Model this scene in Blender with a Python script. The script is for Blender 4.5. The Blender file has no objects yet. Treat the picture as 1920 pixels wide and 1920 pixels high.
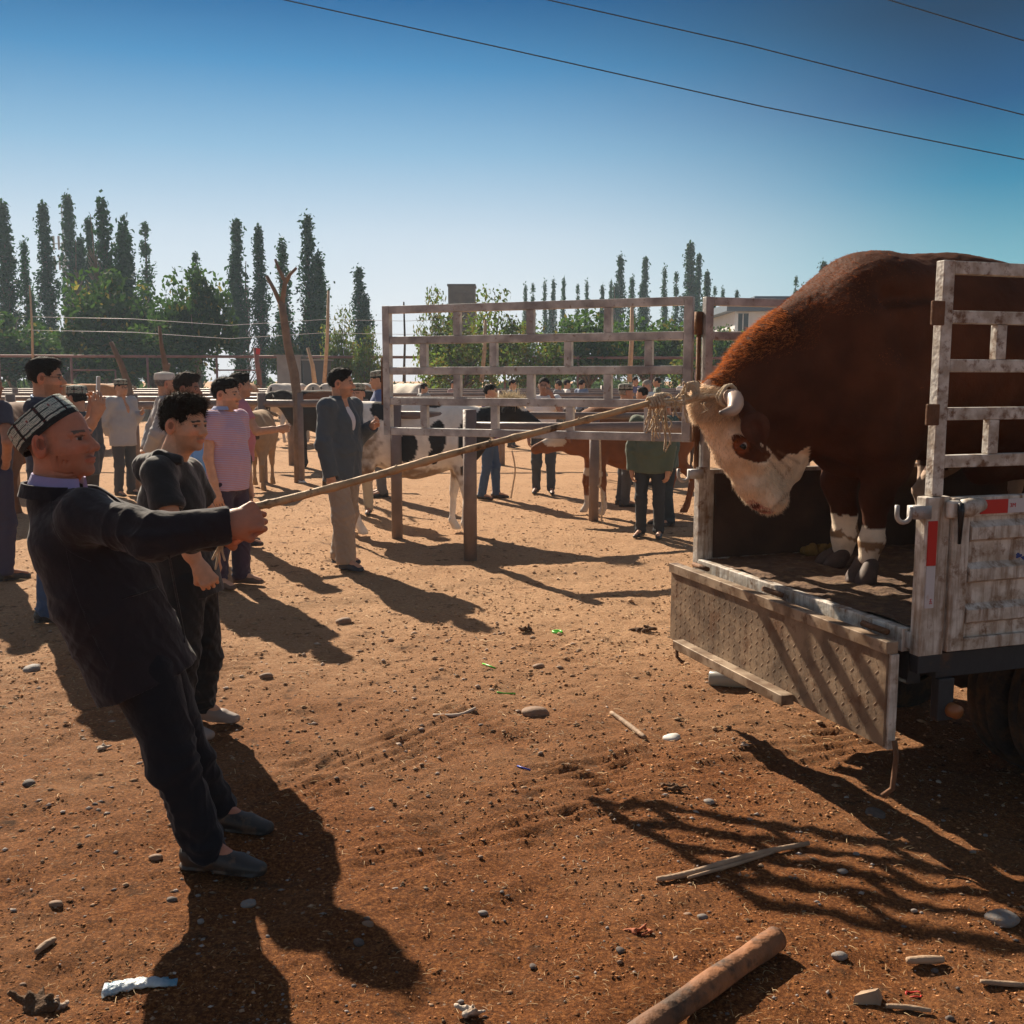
import bpy, math, random
import numpy as np
from math import radians, sin, cos, pi, sqrt, atan2
rnd = random.Random(7)
D = bpy.data
scene = bpy.context.scene
HAZE = .0007
col = scene.collection

# ------------------------------------------------------------ camera, sky, sun
CAMH = 1.65
PITCH = math.atan(248/1920)
cam_d = D.cameras.new('camera'); cam = D.objects.new('camera', cam_d); col.objects.link(cam)
cam_d.sensor_width = 36; cam_d.lens = 36; cam_d.clip_start = .05; cam_d.clip_end = 3000
cam.location = (0, 0, CAMH); cam.rotation_euler = (pi/2-PITCH, 0, 0)
scene.camera = cam

SUN_EL = radians(33.7); SUN_AZ = radians(-29.3)      # azimuth measured from +Y, negative = left
world = D.worlds.new('World'); scene.world = world; world.use_nodes = True
wn = world.node_tree; wn.nodes.clear()
o_ = wn.nodes.new('ShaderNodeOutputWorld'); bg = wn.nodes.new('ShaderNodeBackground')
sky = wn.nodes.new('ShaderNodeTexSky'); sky.sky_type = 'NISHITA'; sky.sun_disc = False
sky.sun_elevation = SUN_EL; sky.sun_rotation = SUN_AZ
sky.altitude = 900; sky.air_density = 1.0; sky.dust_density = 2.2; sky.ozone_density = 4.0
hs = wn.nodes.new('ShaderNodeHueSaturation'); hs.inputs['Saturation'].default_value = .9
gm = wn.nodes.new('ShaderNodeGamma'); gm.inputs['Gamma'].default_value = 1.0
wn.links.new(sky.outputs[0], hs.inputs['Color']); wn.links.new(hs.outputs[0], gm.inputs['Color'])
def wnode(t, **k):
    n = wn.nodes.new(t)
    for a, b in k.items(): setattr(n, a, b)
    return n
wtc = wnode('ShaderNodeTexCoord'); wsx = wnode('ShaderNodeSeparateXYZ'); wn.links.new(wtc.outputs['Generated'], wsx.inputs[0])
EXPO, WSTR = .95, .085
def sky_ramp(stops):                      # colours of the dusty clear sky by height, given as they should be seen
    r = wnode('ShaderNodeValToRGB'); wn.links.new(wsx.outputs[2], r.inputs[0]); e = r.color_ramp.elements
    while len(e) < len(stops): e.new(.5)
    for k, (p, c) in enumerate(stops): e[k].position = p; e[k].color = (*[(q/255)**2.2 for q in c], 1)
    return r.outputs[0]
r_sun = sky_ramp([(0, (230, 230, 232)), (.07, (222, 230, 236)), (.134, (198, 215, 230)), (.207, (140, 184, 216)), (.276, (74, 144, 195)), (.33, (15, 102, 162)), (.5, (20, 80, 140))])
r_off = sky_ramp([(0, (165, 200, 205)), (.10, (112, 174, 190)), (.17, (45, 132, 168)), (.235, (0, 84, 132)), (.30, (0, 60, 94)), (.5, (0, 52, 86))])
def wmap(src, a, b):
    n = wnode('ShaderNodeMapRange', interpolation_type='SMOOTHSTEP'); n.inputs[1].default_value = a; n.inputs[2].default_value = b; wn.links.new(src, n.inputs[0]); return n.outputs[0]
def wdot(az):
    n = wnode('ShaderNodeVectorMath', operation='DOT_PRODUCT'); wn.links.new(wtc.outputs['Generated'], n.inputs[0]); n.inputs[1].default_value = (sin(az), cos(az), 0); return n.outputs['Value']
def wmix(f, a, b):
    n = wnode('ShaderNodeMix', data_type='RGBA'); wn.links.new(f, n.inputs[0]); wn.links.new(a, n.inputs[6]); wn.links.new(b, n.inputs[7]); return n.outputs[2]
clear = wmix(wmap(wdot(radians(-14)), .76, .99), r_off, r_sun)
scl = wnode('ShaderNodeVectorMath', operation='SCALE'); wn.links.new(clear, scl.inputs[0]); scl.inputs['Scale'].default_value = 1/(WSTR*2**EXPO)
warm = wnode('ShaderNodeMix', data_type='RGBA', blend_type='MULTIPLY'); warm.inputs[0].default_value = 1; warm.inputs[7].default_value = (.74, .61, .48, 1); wn.links.new(gm.outputs[0], warm.inputs[6])
front = wmap(wdot(radians(-5)), .35, .62); low = wmap(wsx.outputs[2], .75, .5)
fm = wnode('ShaderNodeMath', operation='MULTIPLY'); wn.links.new(front, fm.inputs[0]); wn.links.new(low, fm.inputs[1])
wn.links.new(wmix(fm.outputs[0], warm.outputs[2], scl.outputs[0]), bg.inputs['Color'])
wn.links.new(bg.outputs[0], o_.inputs['Surface'])
bg.inputs['Strength'].default_value = WSTR
sl = D.lights.new('sun', 'SUN'); sun = D.objects.new('sun', sl); col.objects.link(sun)
sl.energy = 5.0; sl.angle = radians(.5); sl.color = (1, .86, .68)
sun.rotation_euler = (pi/2-SUN_EL, 0, pi+(-SUN_AZ))
# lamp shines along its -Z; it must travel from the sun (left, far) towards the camera
import mathutils
sd = mathutils.Vector((-sin(SUN_AZ), -cos(SUN_AZ), -math.tan(SUN_EL))).normalized()
sun.rotation_euler = sd.to_track_quat('-Z', 'Y').to_euler()
scene.view_settings.view_transform = 'Standard'; scene.view_settings.look = 'None'
scene.view_settings.exposure = EXPO; scene.view_settings.gamma = 1
scene.render.engine = 'CYCLES'
scene.cycles.volume_bounces = 1
scene.cycles.transparent_max_bounces = 16

# ------------------------------------------------------------ helpers
V = lambda *a: np.array(a, float)
def nrm(v): v = np.asarray(v, float); return v/(np.linalg.norm(v)+1e-12)
_f = V(0, cos(PITCH), -sin(PITCH)); _u = V(0, sin(PITCH), cos(PITCH)); CAM = V(0, 0, CAMH)
def ray(px, py): return _f + V(1, 0, 0)*((px-960)/1920) + _u*(-(py-960)/1920)
def P(px, py, Y): d = ray(px, py); return CAM + d*(Y/d[1])
def Pz(px, py, z): d = ray(px, py); return CAM + d*((z-CAMH)/d[2])
def G(px, py): return Pz(px, py, 0)
def pxm(n, Y): return n*Y/1920.

def prop(o, label=None, cat=None, group=None, kind=None):
    if label: o['label'] = label
    if cat: o['category'] = cat
    if group: o['group'] = group
    if kind: o['kind'] = kind
    return o
def mesh_obj(name, verts, faces, m, parent=None, smooth=True, colors=None, loc=None):
    me = D.meshes.new(name)
    verts = np.asarray(verts, np.float32).reshape(-1, 3)
    if isinstance(faces, np.ndarray) and faces.ndim == 2:
        n, k = faces.shape
        me.vertices.add(len(verts)); me.vertices.foreach_set('co', verts.ravel())
        me.loops.add(n*k); me.loops.foreach_set('vertex_index', faces.astype(np.int32).ravel())
        me.polygons.add(n); me.polygons.foreach_set('loop_start', np.arange(0, n*k, k, dtype=np.int32))
        me.polygons.foreach_set('loop_total', np.full(n, k, np.int32))
        me.update(calc_edges=True)
    else:
        me.from_pydata([tuple(map(float, v)) for v in verts], [], [tuple(map(int, f)) for f in faces])
    if smooth: me.polygons.foreach_set('use_smooth', [True]*len(me.polygons))
    if colors is not None:
        ca = me.color_attributes.new('Col', 'FLOAT_COLOR', 'POINT')
        c = np.ones((len(verts), 4), np.float32); c[:, :3] = colors
        ca.data.foreach_set('color', c.ravel())
    me.validate()
    if m is not None: me.materials.append(m)
    o = D.objects.new(name, me); col.objects.link(o)
    if parent is not None: o.parent = parent
    if parent is not None and parent.type == 'EMPTY' or parent is not None:
        o.matrix_parent_inverse = mathutils.Matrix.Translation(-parent.matrix_basis.translation) if parent.rotation_euler.z == 0 else parent.matrix_basis.inverted()
    return o
def empty(name, loc, label, cat, group=None):
    o = D.objects.new(name, None); col.objects.link(o); o.location = tuple(map(float, loc)); o.empty_display_size = .1
    return prop(o, label, cat, group)

class MB:                                   # box / tube collector
    def __init__(s): s.v = []; s.f = []; s.c = []
    def box(s, o, a, b, c):                 # corner o, edge vectors a,b,c
        o, a, b, c = [np.asarray(q, float) for q in (o, a, b, c)]
        if np.dot(np.cross(a, b), c) < 0: a, b = b, a
        n = len(s.v)
        for k in (0, 1):
            for q in (o, o+a, o+a+b, o+b): s.v.append(q+c*k)
        s.f += [(n, n+3, n+2, n+1), (n+4, n+5, n+6, n+7)]
        for i in range(4): j = (i+1) % 4; s.f.append((n+i, n+j, n+4+j, n+4+i))
        return s
    def bar(s, p, q, w, h, up=(0, 0, 1)):   # rectangular bar between two centre points
        p = np.asarray(p, float); q = np.asarray(q, float); d = nrm(q-p)
        sx = np.cross(d, up)
        if np.linalg.norm(sx) < 1e-4: sx = np.cross(d, (0, 1, 0))
        sx = nrm(sx)*w; sy = nrm(np.cross(sx, d))*h
        return s.box(p-sx/2-sy/2, q-p, sx, sy)
    def tube(s, pts, rad, n=10, cap=True, jit=0):
        pts = [np.asarray(p, float) for p in pts]
        if np.isscalar(rad): rad = [rad]*len(pts)
        base = len(s.v); prev = None
        for i, p in enumerate(pts):
            d = nrm(pts[min(i+1, len(pts)-1)]-pts[max(i-1, 0)])
            if prev is None:
                a = np.cross(d, (0, 0, 1)); a = a if np.linalg.norm(a) > 1e-3 else np.cross(d, (1, 0, 0))
            else: a = prev-d*np.dot(prev, d)
            a = nrm(a); prev = a; b = np.cross(d, a)
            for k in range(n):
                t = 2*pi*k/n; r = rad[i]*(1+jit*(rnd.random()-.5))
                s.v.append(p+(a*cos(t)+b*sin(t))*r)
        for i in range(len(pts)-1):
            for k in range(n):
                k2 = (k+1) % n; A = base+i*n
                s.f.append((A+k, A+k2, A+n+k2, A+n+k))
        if cap:
            s.f.append(tuple(base+k for k in range(n-1, -1, -1)))
            L = base+(len(pts)-1)*n; s.f.append(tuple(L+k for k in range(n)))
        return s
    def build(s, name, m, parent=None, smooth=False, bevel=0):
        o = mesh_obj(name, s.v, s.f, m, parent, smooth)
        if bevel:
            b = o.modifiers.new('bevel', 'BEVEL'); b.width = bevel; b.segments = 2; b.limit_method = 'ANGLE'
        return o

# value noise on points
def vn(Pn, scale=1., seed=0):
    q = np.asarray(Pn, float)*scale + seed*17.37
    i = np.floor(q).astype(np.int64); f = q-i; f = f*f*(3-2*f)
    def h(a, b, c):
        n = (a*73856093) ^ (b*19349663) ^ (c*83492791) ^ (seed*2654435)
        n = (n ^ (n >> 13))*1274126177; n = n & 0x7fffffff
        return (n % 100003)/100003.
    x, y, z = i[..., 0], i[..., 1], i[..., 2]; r = 0
    for dx in (0, 1):
        wx = f[..., 0] if dx else 1-f[..., 0]
        for dy in (0, 1):
            wy = f[..., 1] if dy else 1-f[..., 1]
            for dz in (0, 1):
                wz = f[..., 2] if dz else 1-f[..., 2]
                r = r+wx*wy*wz*h(x+dx, y+dy, z+dz)
    return r*2-1
def fbm(Pn, scale=1., seed=0, oct=3):
    r = 0; a = 1; t = 0
    for k in range(oct): r = r+a*vn(Pn, scale*2**k, seed+k); t += a; a *= .5
    return r/t

# ------------------------------------------------------------ signed distance modelling
class SDF:
    def __init__(s, lo, hi, h):
        s.h = h; s.lo = np.asarray(lo, float); n = np.maximum(np.ceil((np.asarray(hi)-s.lo)/h).astype(int)+1, 4)
        s.n = n; s.ax = [(s.lo[i]+np.arange(n[i])*h).astype(np.float32) for i in range(3)]
        s.A = np.full(n, 9., np.float32)
    def _sl(s, lo, hi, pad):
        a = np.clip(np.floor((np.asarray(lo)-pad-s.lo)/s.h).astype(int), 0, s.n-1)
        b = np.clip(np.ceil((np.asarray(hi)+pad-s.lo)/s.h).astype(int)+1, 1, s.n)
        sl_ = tuple(slice(int(a[i]), int(b[i])) for i in range(3))
        X = s.ax[0][sl_[0]][:, None, None]; Y = s.ax[1][sl_[1]][None, :, None]; Z = s.ax[2][sl_[2]][None, None, :]
        return sl_, X, Y, Z
    def _op(s, sl_, d, k, op):
        A = s.A[sl_]
        if op == 'u':
            h = np.maximum(k-np.abs(A-d), 0)/k; s.A[sl_] = np.minimum(A, d)-h*h*k*.25
        elif op == 's':
            d = -d; h = np.maximum(k-np.abs(A-d), 0)/k; s.A[sl_] = np.maximum(A, d)+h*h*k*.25
    def rc(s, p0, p1, r0, r1=None, k=.02, op='u', sq=None):
        if r1 is None: r1 = r0
        p0 = np.asarray(p0, float); p1 = np.asarray(p1, float); R = max(r0, r1)
        R2 = R*(1 if sq is None else max(1, sq[1]))
        sl_, X, Y, Z = s._sl(np.minimum(p0, p1)-R2, np.maximum(p0, p1)+R2, k+3*s.h)
        x, y, z = X-p0[0], Y-p0[1], Z-p0[2]; b = p1-p0; f = 1.
        if sq is not None:
            n = nrm(sq[0]); g = 1/sq[1]-1; dn = (x*n[0]+y*n[1]+z*n[2])*g
            x, y, z = x+dn*n[0], y+dn*n[1], z+dn*n[2]; b = b+np.dot(b, n)*g*n; f = min(1, sq[1])
        bb = float(np.dot(b, b))+1e-12
        t = np.clip((x*b[0]+y*b[1]+z*b[2])/bb, 0, 1)
        d = (np.sqrt((x-t*b[0])**2+(y-t*b[1])**2+(z-t*b[2])**2)-(r0+(r1-r0)*t))*f
        s._op(sl_, d.astype(np.float32), k, op); return s
    def ch(s, pts, rs, k=.02, sq=None):
        for i in range(len(pts)-1): s.rc(pts[i], pts[i+1], rs[i], rs[i+1], k, 'u', sq)
        return s
    def el(s, c, r, R=None, k=.02, op='u'):
        c = np.asarray(c, float); r = [r]*3 if np.isscalar(r) else list(r); m = max(r)
        if R is None: R = np.eye(3)
        sl_, X, Y, Z = s._sl(c-m, c+m, k+3*s.h); x, y, z = X-c[0], Y-c[1], Z-c[2]
        q = [(x*a[0]+y*a[1]+z*a[2])/r[i] for i, a in enumerate(R)]
        k0 = np.sqrt(q[0]**2+q[1]**2+q[2]**2)
        k1 = np.sqrt((q[0]/r[0])**2+(q[1]/r[1])**2+(q[2]/r[2])**2)+1e-9
        d = k0*(k0-1)/k1
        s._op(sl_, d.astype(np.float32), k, op); return s
    def plane(s, p, n, lo=None, hi=None):       # remove what lies on the +n side
        n = nrm(n); lo = s.lo if lo is None else lo; hi = s.lo+s.n*s.h if hi is None else hi
        sl_, X, Y, Z = s._sl(lo, hi, 0); d = (X-p[0])*n[0]+(Y-p[1])*n[1]+(Z-p[2])*n[2]
        s.A[sl_] = np.maximum(s.A[sl_], d.astype(np.float32)); return s
    def mesh(s):
        A = s.A; A[0] = A[-1] = 9; A[:, 0] = A[:, -1] = 9; A[:, :, 0] = A[:, :, -1] = 9
        I = A < 0; nx, ny, nz = A.shape
        c = I[:-1, :-1, :-1].astype(np.int8)
        cnt = np.zeros_like(c)
        offs = [(i, j, k) for i in (0, 1) for j in (0, 1) for k in (0, 1)]
        for (i, j, k) in offs: cnt += I[i:nx-1+i, j:ny-1+j, k:nz-1+k]
        act = (cnt > 0) & (cnt < 8); idx = np.argwhere(act)
        vid = np.full(act.shape, -1, np.int32); vid[act] = np.arange(len(idx))
        vals = {o: A[idx[:, 0]+o[0], idx[:, 1]+o[1], idx[:, 2]+o[2]] for o in offs}
        acc = np.zeros((len(idx), 3)); w = np.zeros(len(idx))
        for a in offs:
            for ax in range(3):
                if a[ax] == 0:
                    b = list(a); b[ax] = 1; b = tuple(b)
                    va, vb = vals[a], vals[b]; m = (va < 0) != (vb < 0)
                    t = np.where(m, va/np.where(m, va-vb, 1), 0)
                    p = np.tile(np.array(a, float), (len(idx), 1)); p[:, ax] += t
                    acc += p*m[:, None]; w += m
        vs = s.lo+(idx+acc/w[:, None])*s.h
        faces = []
        for ax in range(3):
            o1, o2 = [(1, 2), (2, 0), (0, 1)][ax]
            a = [slice(1, -1)]*3; a[ax] = slice(0, -1); b = list(a); b[ax] = slice(1, None)
            Ia, Ib = I[tuple(a)], I[tuple(b)]; e = np.argwhere(Ia != Ib)
            if not len(e): continue
            base = e.copy()
            for q in range(3):
                if q != ax: base[:, q] += 1
            fl = Ia[e[:, 0], e[:, 1], e[:, 2]]
            def g(d1, d2):
                t = base.copy(); t[:, o1] -= d1; t[:, o2] -= d2; return vid[t[:, 0], t[:, 1], t[:, 2]]
            q = np.stack([g(1, 1), g(0, 1), g(0, 0), g(1, 0)], 1)
            q[~fl] = q[~fl][:, ::-1]; faces.append(q)
        F = np.concatenate(faces); F = F[(F >= 0).all(1)]
        return vs, F
def vnormals(v, f):
    n = np.cross(v[f[:, 2]]-v[f[:, 0]], v[f[:, 3]]-v[f[:, 1]]); N = np.zeros_like(v)
    for k in range(4): np.add.at(N, f[:, k], n)
    return N/(np.linalg.norm(N, axis=1, keepdims=True)+1e-12)
def relax(v, f, it=1, lam=.5):
    for _ in range(it):
        S = np.zeros_like(v); c = np.zeros(len(v))
        for k in range(4):
            a, b = f[:, k], f[:, (k+1) % 4]
            np.add.at(S, a, v[b]); np.add.at(S, b, v[a]); np.add.at(c, a, 1); np.add.at(c, b, 1)
        v = v+lam*(S/np.maximum(c, 1)[:, None]-v)
    return v

# ------------------------------------------------------------ materials
_m = {}
def mat(name, base=(.5, .5, .5), rough=.8, metal=0, attr=False, var=0, vscale=8, bump=0, bscale=60,
        dirt=None, dscale=6, dthr=.5, spec=.5, sheen=0, transl=0, detail=6, wave=None, second=None, streak=None):
    if name in _m: return _m[name]
    m = D.materials.new(name); m.use_nodes = True; nt = m.node_tree; N = nt.nodes; L = nt.links
    bs = N['Principled BSDF']; out = N['Material Output']
    bs.inputs['Roughness'].default_value = rough; bs.inputs['Metallic'].default_value = metal
    bs.inputs['Specular IOR Level'].default_value = spec
    if sheen: bs.inputs['Sheen Weight'].default_value = sheen; bs.inputs['Sheen Roughness'].default_value = .5
    tc = N.new('ShaderNodeTexCoord').outputs['Object']
    if attr:
        a = N.new('ShaderNodeVertexColor'); a.layer_name = 'Col'; c = a.outputs['Color']
    else:
        r = N.new('ShaderNodeRGB'); r.outputs[0].default_value = (*base, 1); c = r.outputs[0]
    if second is not None:
        n = N.new('ShaderNodeTexNoise'); n.inputs['Scale'].default_value = second[1]; n.inputs['Detail'].default_value = 5; L.new(tc, n.inputs['Vector'])
        rp = N.new('ShaderNodeValToRGB'); rp.color_ramp.elements[0].position = .42; rp.color_ramp.elements[1].position = .6; L.new(n.outputs[0], rp.inputs[0])
        mx = N.new('ShaderNodeMix'); mx.data_type = 'RGBA'; L.new(rp.outputs[0], mx.inputs[0]); L.new(c, mx.inputs[6]); mx.inputs[7].default_value = (*second[0], 1); c = mx.outputs[2]
    if streak is not None:                  # rust and mud that ran down the panel
        mp = N.new('ShaderNodeMapping'); mp.inputs['Scale'].default_value = (1, 1, .09); L.new(tc, mp.inputs[0])
        n = N.new('ShaderNodeTexNoise'); n.inputs['Scale'].default_value = streak[1]; n.inputs['Detail'].default_value = 7; n.inputs['Roughness'].default_value = .7; L.new(mp.outputs[0], n.inputs['Vector'])
        rp = N.new('ShaderNodeValToRGB'); rp.color_ramp.elements[0].position = .47; rp.color_ramp.elements[1].position = .68; L.new(n.outputs[0], rp.inputs[0])
        mx = N.new('ShaderNodeMix'); mx.data_type = 'RGBA'; L.new(rp.outputs[0], mx.inputs[0]); L.new(c, mx.inputs[6]); mx.inputs[7].default_value = (*streak[0], 1); c = mx.outputs[2]
    if var:
        n = N.new('ShaderNodeTexNoise'); n.inputs['Scale'].default_value = vscale; n.inputs['Detail'].default_value = detail; L.new(tc, n.inputs['Vector'])
        mr = N.new('ShaderNodeMapRange'); mr.inputs[1].default_value = .25; mr.inputs[2].default_value = .75
        mr.inputs[3].default_value = 1-var; mr.inputs[4].default_value = 1+var; L.new(n.outputs[0], mr.inputs[0])
        mx = N.new('ShaderNodeMix'); mx.data_type = 'RGBA'; mx.blend_type = 'MULTIPLY'; mx.inputs[0].default_value = 1
        L.new(c, mx.inputs[6]); L.new(mr.outputs[0], mx.inputs[7]); c = mx.outputs[2]
    if dirt is not None:
        n = N.new('ShaderNodeTexNoise'); n.inputs['Scale'].default_value = dscale; n.inputs['Detail'].default_value = 9; n.inputs['Roughness'].default_value = .68; L.new(tc, n.inputs['Vector'])
        rp = N.new('ShaderNodeValToRGB'); rp.color_ramp.elements[0].position = dthr-.06; rp.color_ramp.elements[1].position = dthr+.07; L.new(n.outputs[0], rp.inputs[0])
        mx = N.new('ShaderNodeMix'); mx.data_type = 'RGBA'; L.new(rp.outputs[0], mx.inputs[0]); L.new(c, mx.inputs[6]); mx.inputs[7].default_value = (*dirt, 1); c = mx.outputs[2]
        if metal:
            iv = N.new('ShaderNodeMath'); iv.operation = 'MULTIPLY_ADD'; iv.inputs[1].default_value = -metal; iv.inputs[2].default_value = metal
            L.new(rp.outputs[0], iv.inputs[0]); L.new(iv.outputs[0], bs.inputs['Metallic'])
    L.new(c, bs.inputs['Base Color'])
    if bump:
        n = N.new('ShaderNodeTexNoise'); n.inputs['Scale'].default_value = bscale; n.inputs['Detail'].default_value = 5; L.new(tc, n.inputs['Vector'])
        h = n.outputs[0]
        if wave:
            w = N.new('ShaderNodeTexWave'); w.inputs['Scale'].default_value = wave[0]; w.inputs['Distortion'].default_value = wave[1]; w.inputs['Detail'].default_value = 2; w.inputs['Detail Scale'].default_value = 1.5
            w.wave_type = 'BANDS'; w.bands_direction = 'DIAGONAL'; L.new(tc, w.inputs['Vector'])
            ad = N.new('ShaderNodeMath'); ad.operation = 'MULTIPLY_ADD'; ad.inputs[1].default_value = wave[2]; L.new(w.outputs[0], ad.inputs[0]); L.new(h, ad.inputs[2]); h = ad.outputs[0]
        b = N.new('ShaderNodeBump'); b.inputs['Strength'].default_value = bump; b.inputs['Distance'].default_value = .02
        L.new(h, b.inputs['Height']); L.new(b.outputs[0], bs.inputs['Normal'])
    if transl:
        t = N.new('ShaderNodeBsdfTranslucent'); L.new(c, t.inputs['Color']); ms = N.new('ShaderNodeMixShader'); ms.inputs[0].default_value = transl
        L.new(bs.outputs[0], ms.inputs[1]); L.new(t.outputs[0], ms.inputs[2]); L.new(ms.outputs[0], out.inputs['Surface'])
    _m[name] = m; return m
# ------------------------------------------------------------ ground
def steps(a, b, h0, grow, far):
    r = [a]; h = h0
    while r[-1] < b: r.append(r[-1]+h); h *= grow
    return r
ys = list(np.arange(.6, 6.5, .022)); h = .022
while ys[-1] < 900: h *= 1.022 if ys[-1] < 60 else 1.12; ys.append(ys[-1]+h)
xs = list(np.arange(0, 2.6, .022)); h = .022
while xs[-1] < 900: h *= 1.03 if xs[-1] < 30 else 1.15; xs.append(xs[-1]+h)
xs = [-x for x in xs[:0:-1]]+xs
ys = [-400, -60, -10, -2, 0]+ys
XX, YY = np.meshgrid(xs, ys); pts = np.stack([XX, YY, XX*0], -1)
near = np.clip(1-(np.abs(YY)-3)/22, 0, 1)*np.clip(1-(np.abs(XX)-3)/14, 0, 1)
Z = .022*fbm(pts, 1.1, 3, 3)+.020*fbm(pts, 5, 9, 3)*near
Z += .011*fbm(pts, 19, 5, 3)*near
r = vn(pts, 3.1, 21); Z -= .05*np.clip(r-.3, 0, 1)*near           # hoof dents
def track(p0, p1, w, depth, seed):
    global Z
    a = G(*p0)[:2]; b = G(*p1)[:2]; d = (b-a)/np.linalg.norm(b-a); Ln = np.linalg.norm(b-a)
    qx = XX-a[0]; qy = YY-a[1]; u = qx*d[0]+qy*d[1]; v = -qx*d[1]+qy*d[0]
    v = v+.05*vn(pts, 1.3, seed)
    win = np.clip(u/.25, 0, 1)*np.clip((Ln-u)/.25, 0, 1)*np.exp(-(v/w)**4)*(.55+.45*vn(pts, 4, seed+3))
    Z += win*depth*(np.sin(v*2*pi/.085+2.5*vn(pts, 2.3, seed+9))*(.5+.6*vn(pts, 9, seed+5))-.12)
track((430, 1520), (960, 1320), .24, .026, 31); track((940, 1470), (1700, 1360), .22, .024, 35)
track((250, 1260), (560, 1235), .2, .02, 41); track((560, 1640), (1240, 1480), .16, .02, 45)
Z -= .006; Z[np.abs(YY) > 80] = -.02
def gz(x, y):
    j = np.searchsorted(ys, y); i = np.searchsorted(xs, x); return float(Z[min(j, len(ys)-1), min(i, len(xs)-1)])
nx, ny = len(xs), len(ys)
vs = np.stack([XX, YY, Z], -1).reshape(-1, 3)
ii, jj = np.meshgrid(np.arange(nx-1), np.arange(ny-1)); a = (jj*nx+ii).ravel()
fs = np.stack([a, a+1, a+1+nx, a+nx], 1)
gm_ = D.materials.new('dusty_soil'); gm_.use_nodes = True; nt = gm_.node_tree; N = nt.nodes; L = nt.links; bs = N['Principled BSDF']
bs.inputs['Roughness'].default_value = .95; bs.inputs['Specular IOR Level'].default_value = .15
tc = N.new('ShaderNodeTexCoord').outputs['Object']
def nz(sc, det=6, ro=.6):
    n = N.new('ShaderNodeTexNoise'); n.inputs['Scale'].default_value = sc; n.inputs['Detail'].default_value = det; n.inputs['Roughness'].default_value = ro; L.new(tc, n.inputs['Vector']); return n.outputs[0]
def ramp(src, stops):
    r = N.new('ShaderNodeValToRGB'); e = r.color_ramp.elements
    while len(e) < len(stops): e.new(.5)
    for k, (p, c) in enumerate(stops): e[k].position = p; e[k].color = (*c, 1)
    L.new(src, r.inputs[0]); return r.outputs[0]
def mixc(f, a, b, bl='MIX'):
    m = N.new('ShaderNodeMix'); m.data_type = 'RGBA'; m.blend_type = bl
    if isinstance(f, float): m.inputs[0].default_value = f
    else: L.new(f, m.inputs[0])
    for s_, i_ in ((a, 6), (b, 7)):
        if isinstance(s_, tuple): m.inputs[i_].default_value = (*s_, 1)
        else: L.new(s_, m.inputs[i_])
    return m.outputs[2]
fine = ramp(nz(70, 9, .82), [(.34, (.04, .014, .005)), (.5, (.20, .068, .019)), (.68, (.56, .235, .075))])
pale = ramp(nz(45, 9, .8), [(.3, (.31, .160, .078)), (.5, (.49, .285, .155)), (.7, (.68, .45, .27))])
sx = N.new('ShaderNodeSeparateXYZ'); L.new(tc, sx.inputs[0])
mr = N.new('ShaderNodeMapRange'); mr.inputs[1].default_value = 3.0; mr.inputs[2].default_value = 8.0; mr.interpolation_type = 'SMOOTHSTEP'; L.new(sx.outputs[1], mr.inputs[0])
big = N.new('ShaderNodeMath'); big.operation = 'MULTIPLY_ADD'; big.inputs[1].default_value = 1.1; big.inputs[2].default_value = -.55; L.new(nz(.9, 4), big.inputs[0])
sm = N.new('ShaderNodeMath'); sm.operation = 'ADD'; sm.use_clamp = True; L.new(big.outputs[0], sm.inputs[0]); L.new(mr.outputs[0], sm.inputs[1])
c = mixc(sm.outputs[0], fine, pale)  # near soil painted darker in place of vignette shade, far soil pale and dusty
dung = ramp(nz(5.5, 7, .7), [(.58, (0, 0, 0)), (.68, (1, 1, 1))]); c = mixc(dung, c, (.085, .04, .018))
vo = N.new('ShaderNodeTexVoronoi'); vo.inputs['Scale'].default_value = 26; vo.feature = 'F1'; L.new(tc, vo.inputs['Vector'])
peb = ramp(vo.outputs['Distance'], [(.10, (1, 1, 1)), (.16, (0, 0, 0))])
pm = N.new('ShaderNodeMath'); pm.operation = 'MULTIPLY'; L.new(peb, pm.inputs[0]); L.new(ramp(nz(7, 3), [(.5, (0, 0, 0)), (.62, (.7, .7, .7))]), pm.inputs[1])
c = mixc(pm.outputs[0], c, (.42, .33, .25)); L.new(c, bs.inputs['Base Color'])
b1 = N.new('ShaderNodeBump'); b1.inputs['Strength'].default_value = .75; b1.inputs['Distance'].default_value = .035; L.new(nz(34, 9, .72), b1.inputs['Height'])
b2 = N.new('ShaderNodeBump'); b2.inputs['Strength'].default_value = 1.0; b2.inputs['Distance'].default_value = .012; L.new(nz(130, 6, .7), b2.inputs['Height']); L.new(b1.outputs[0], b2.inputs['Normal'])
L.new(b2.outputs[0], bs.inputs['Normal'])
prop(mesh_obj('ground', vs, fs, gm_), 'reddish brown trampled dirt of the market yard', 'ground', kind='structure')

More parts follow.
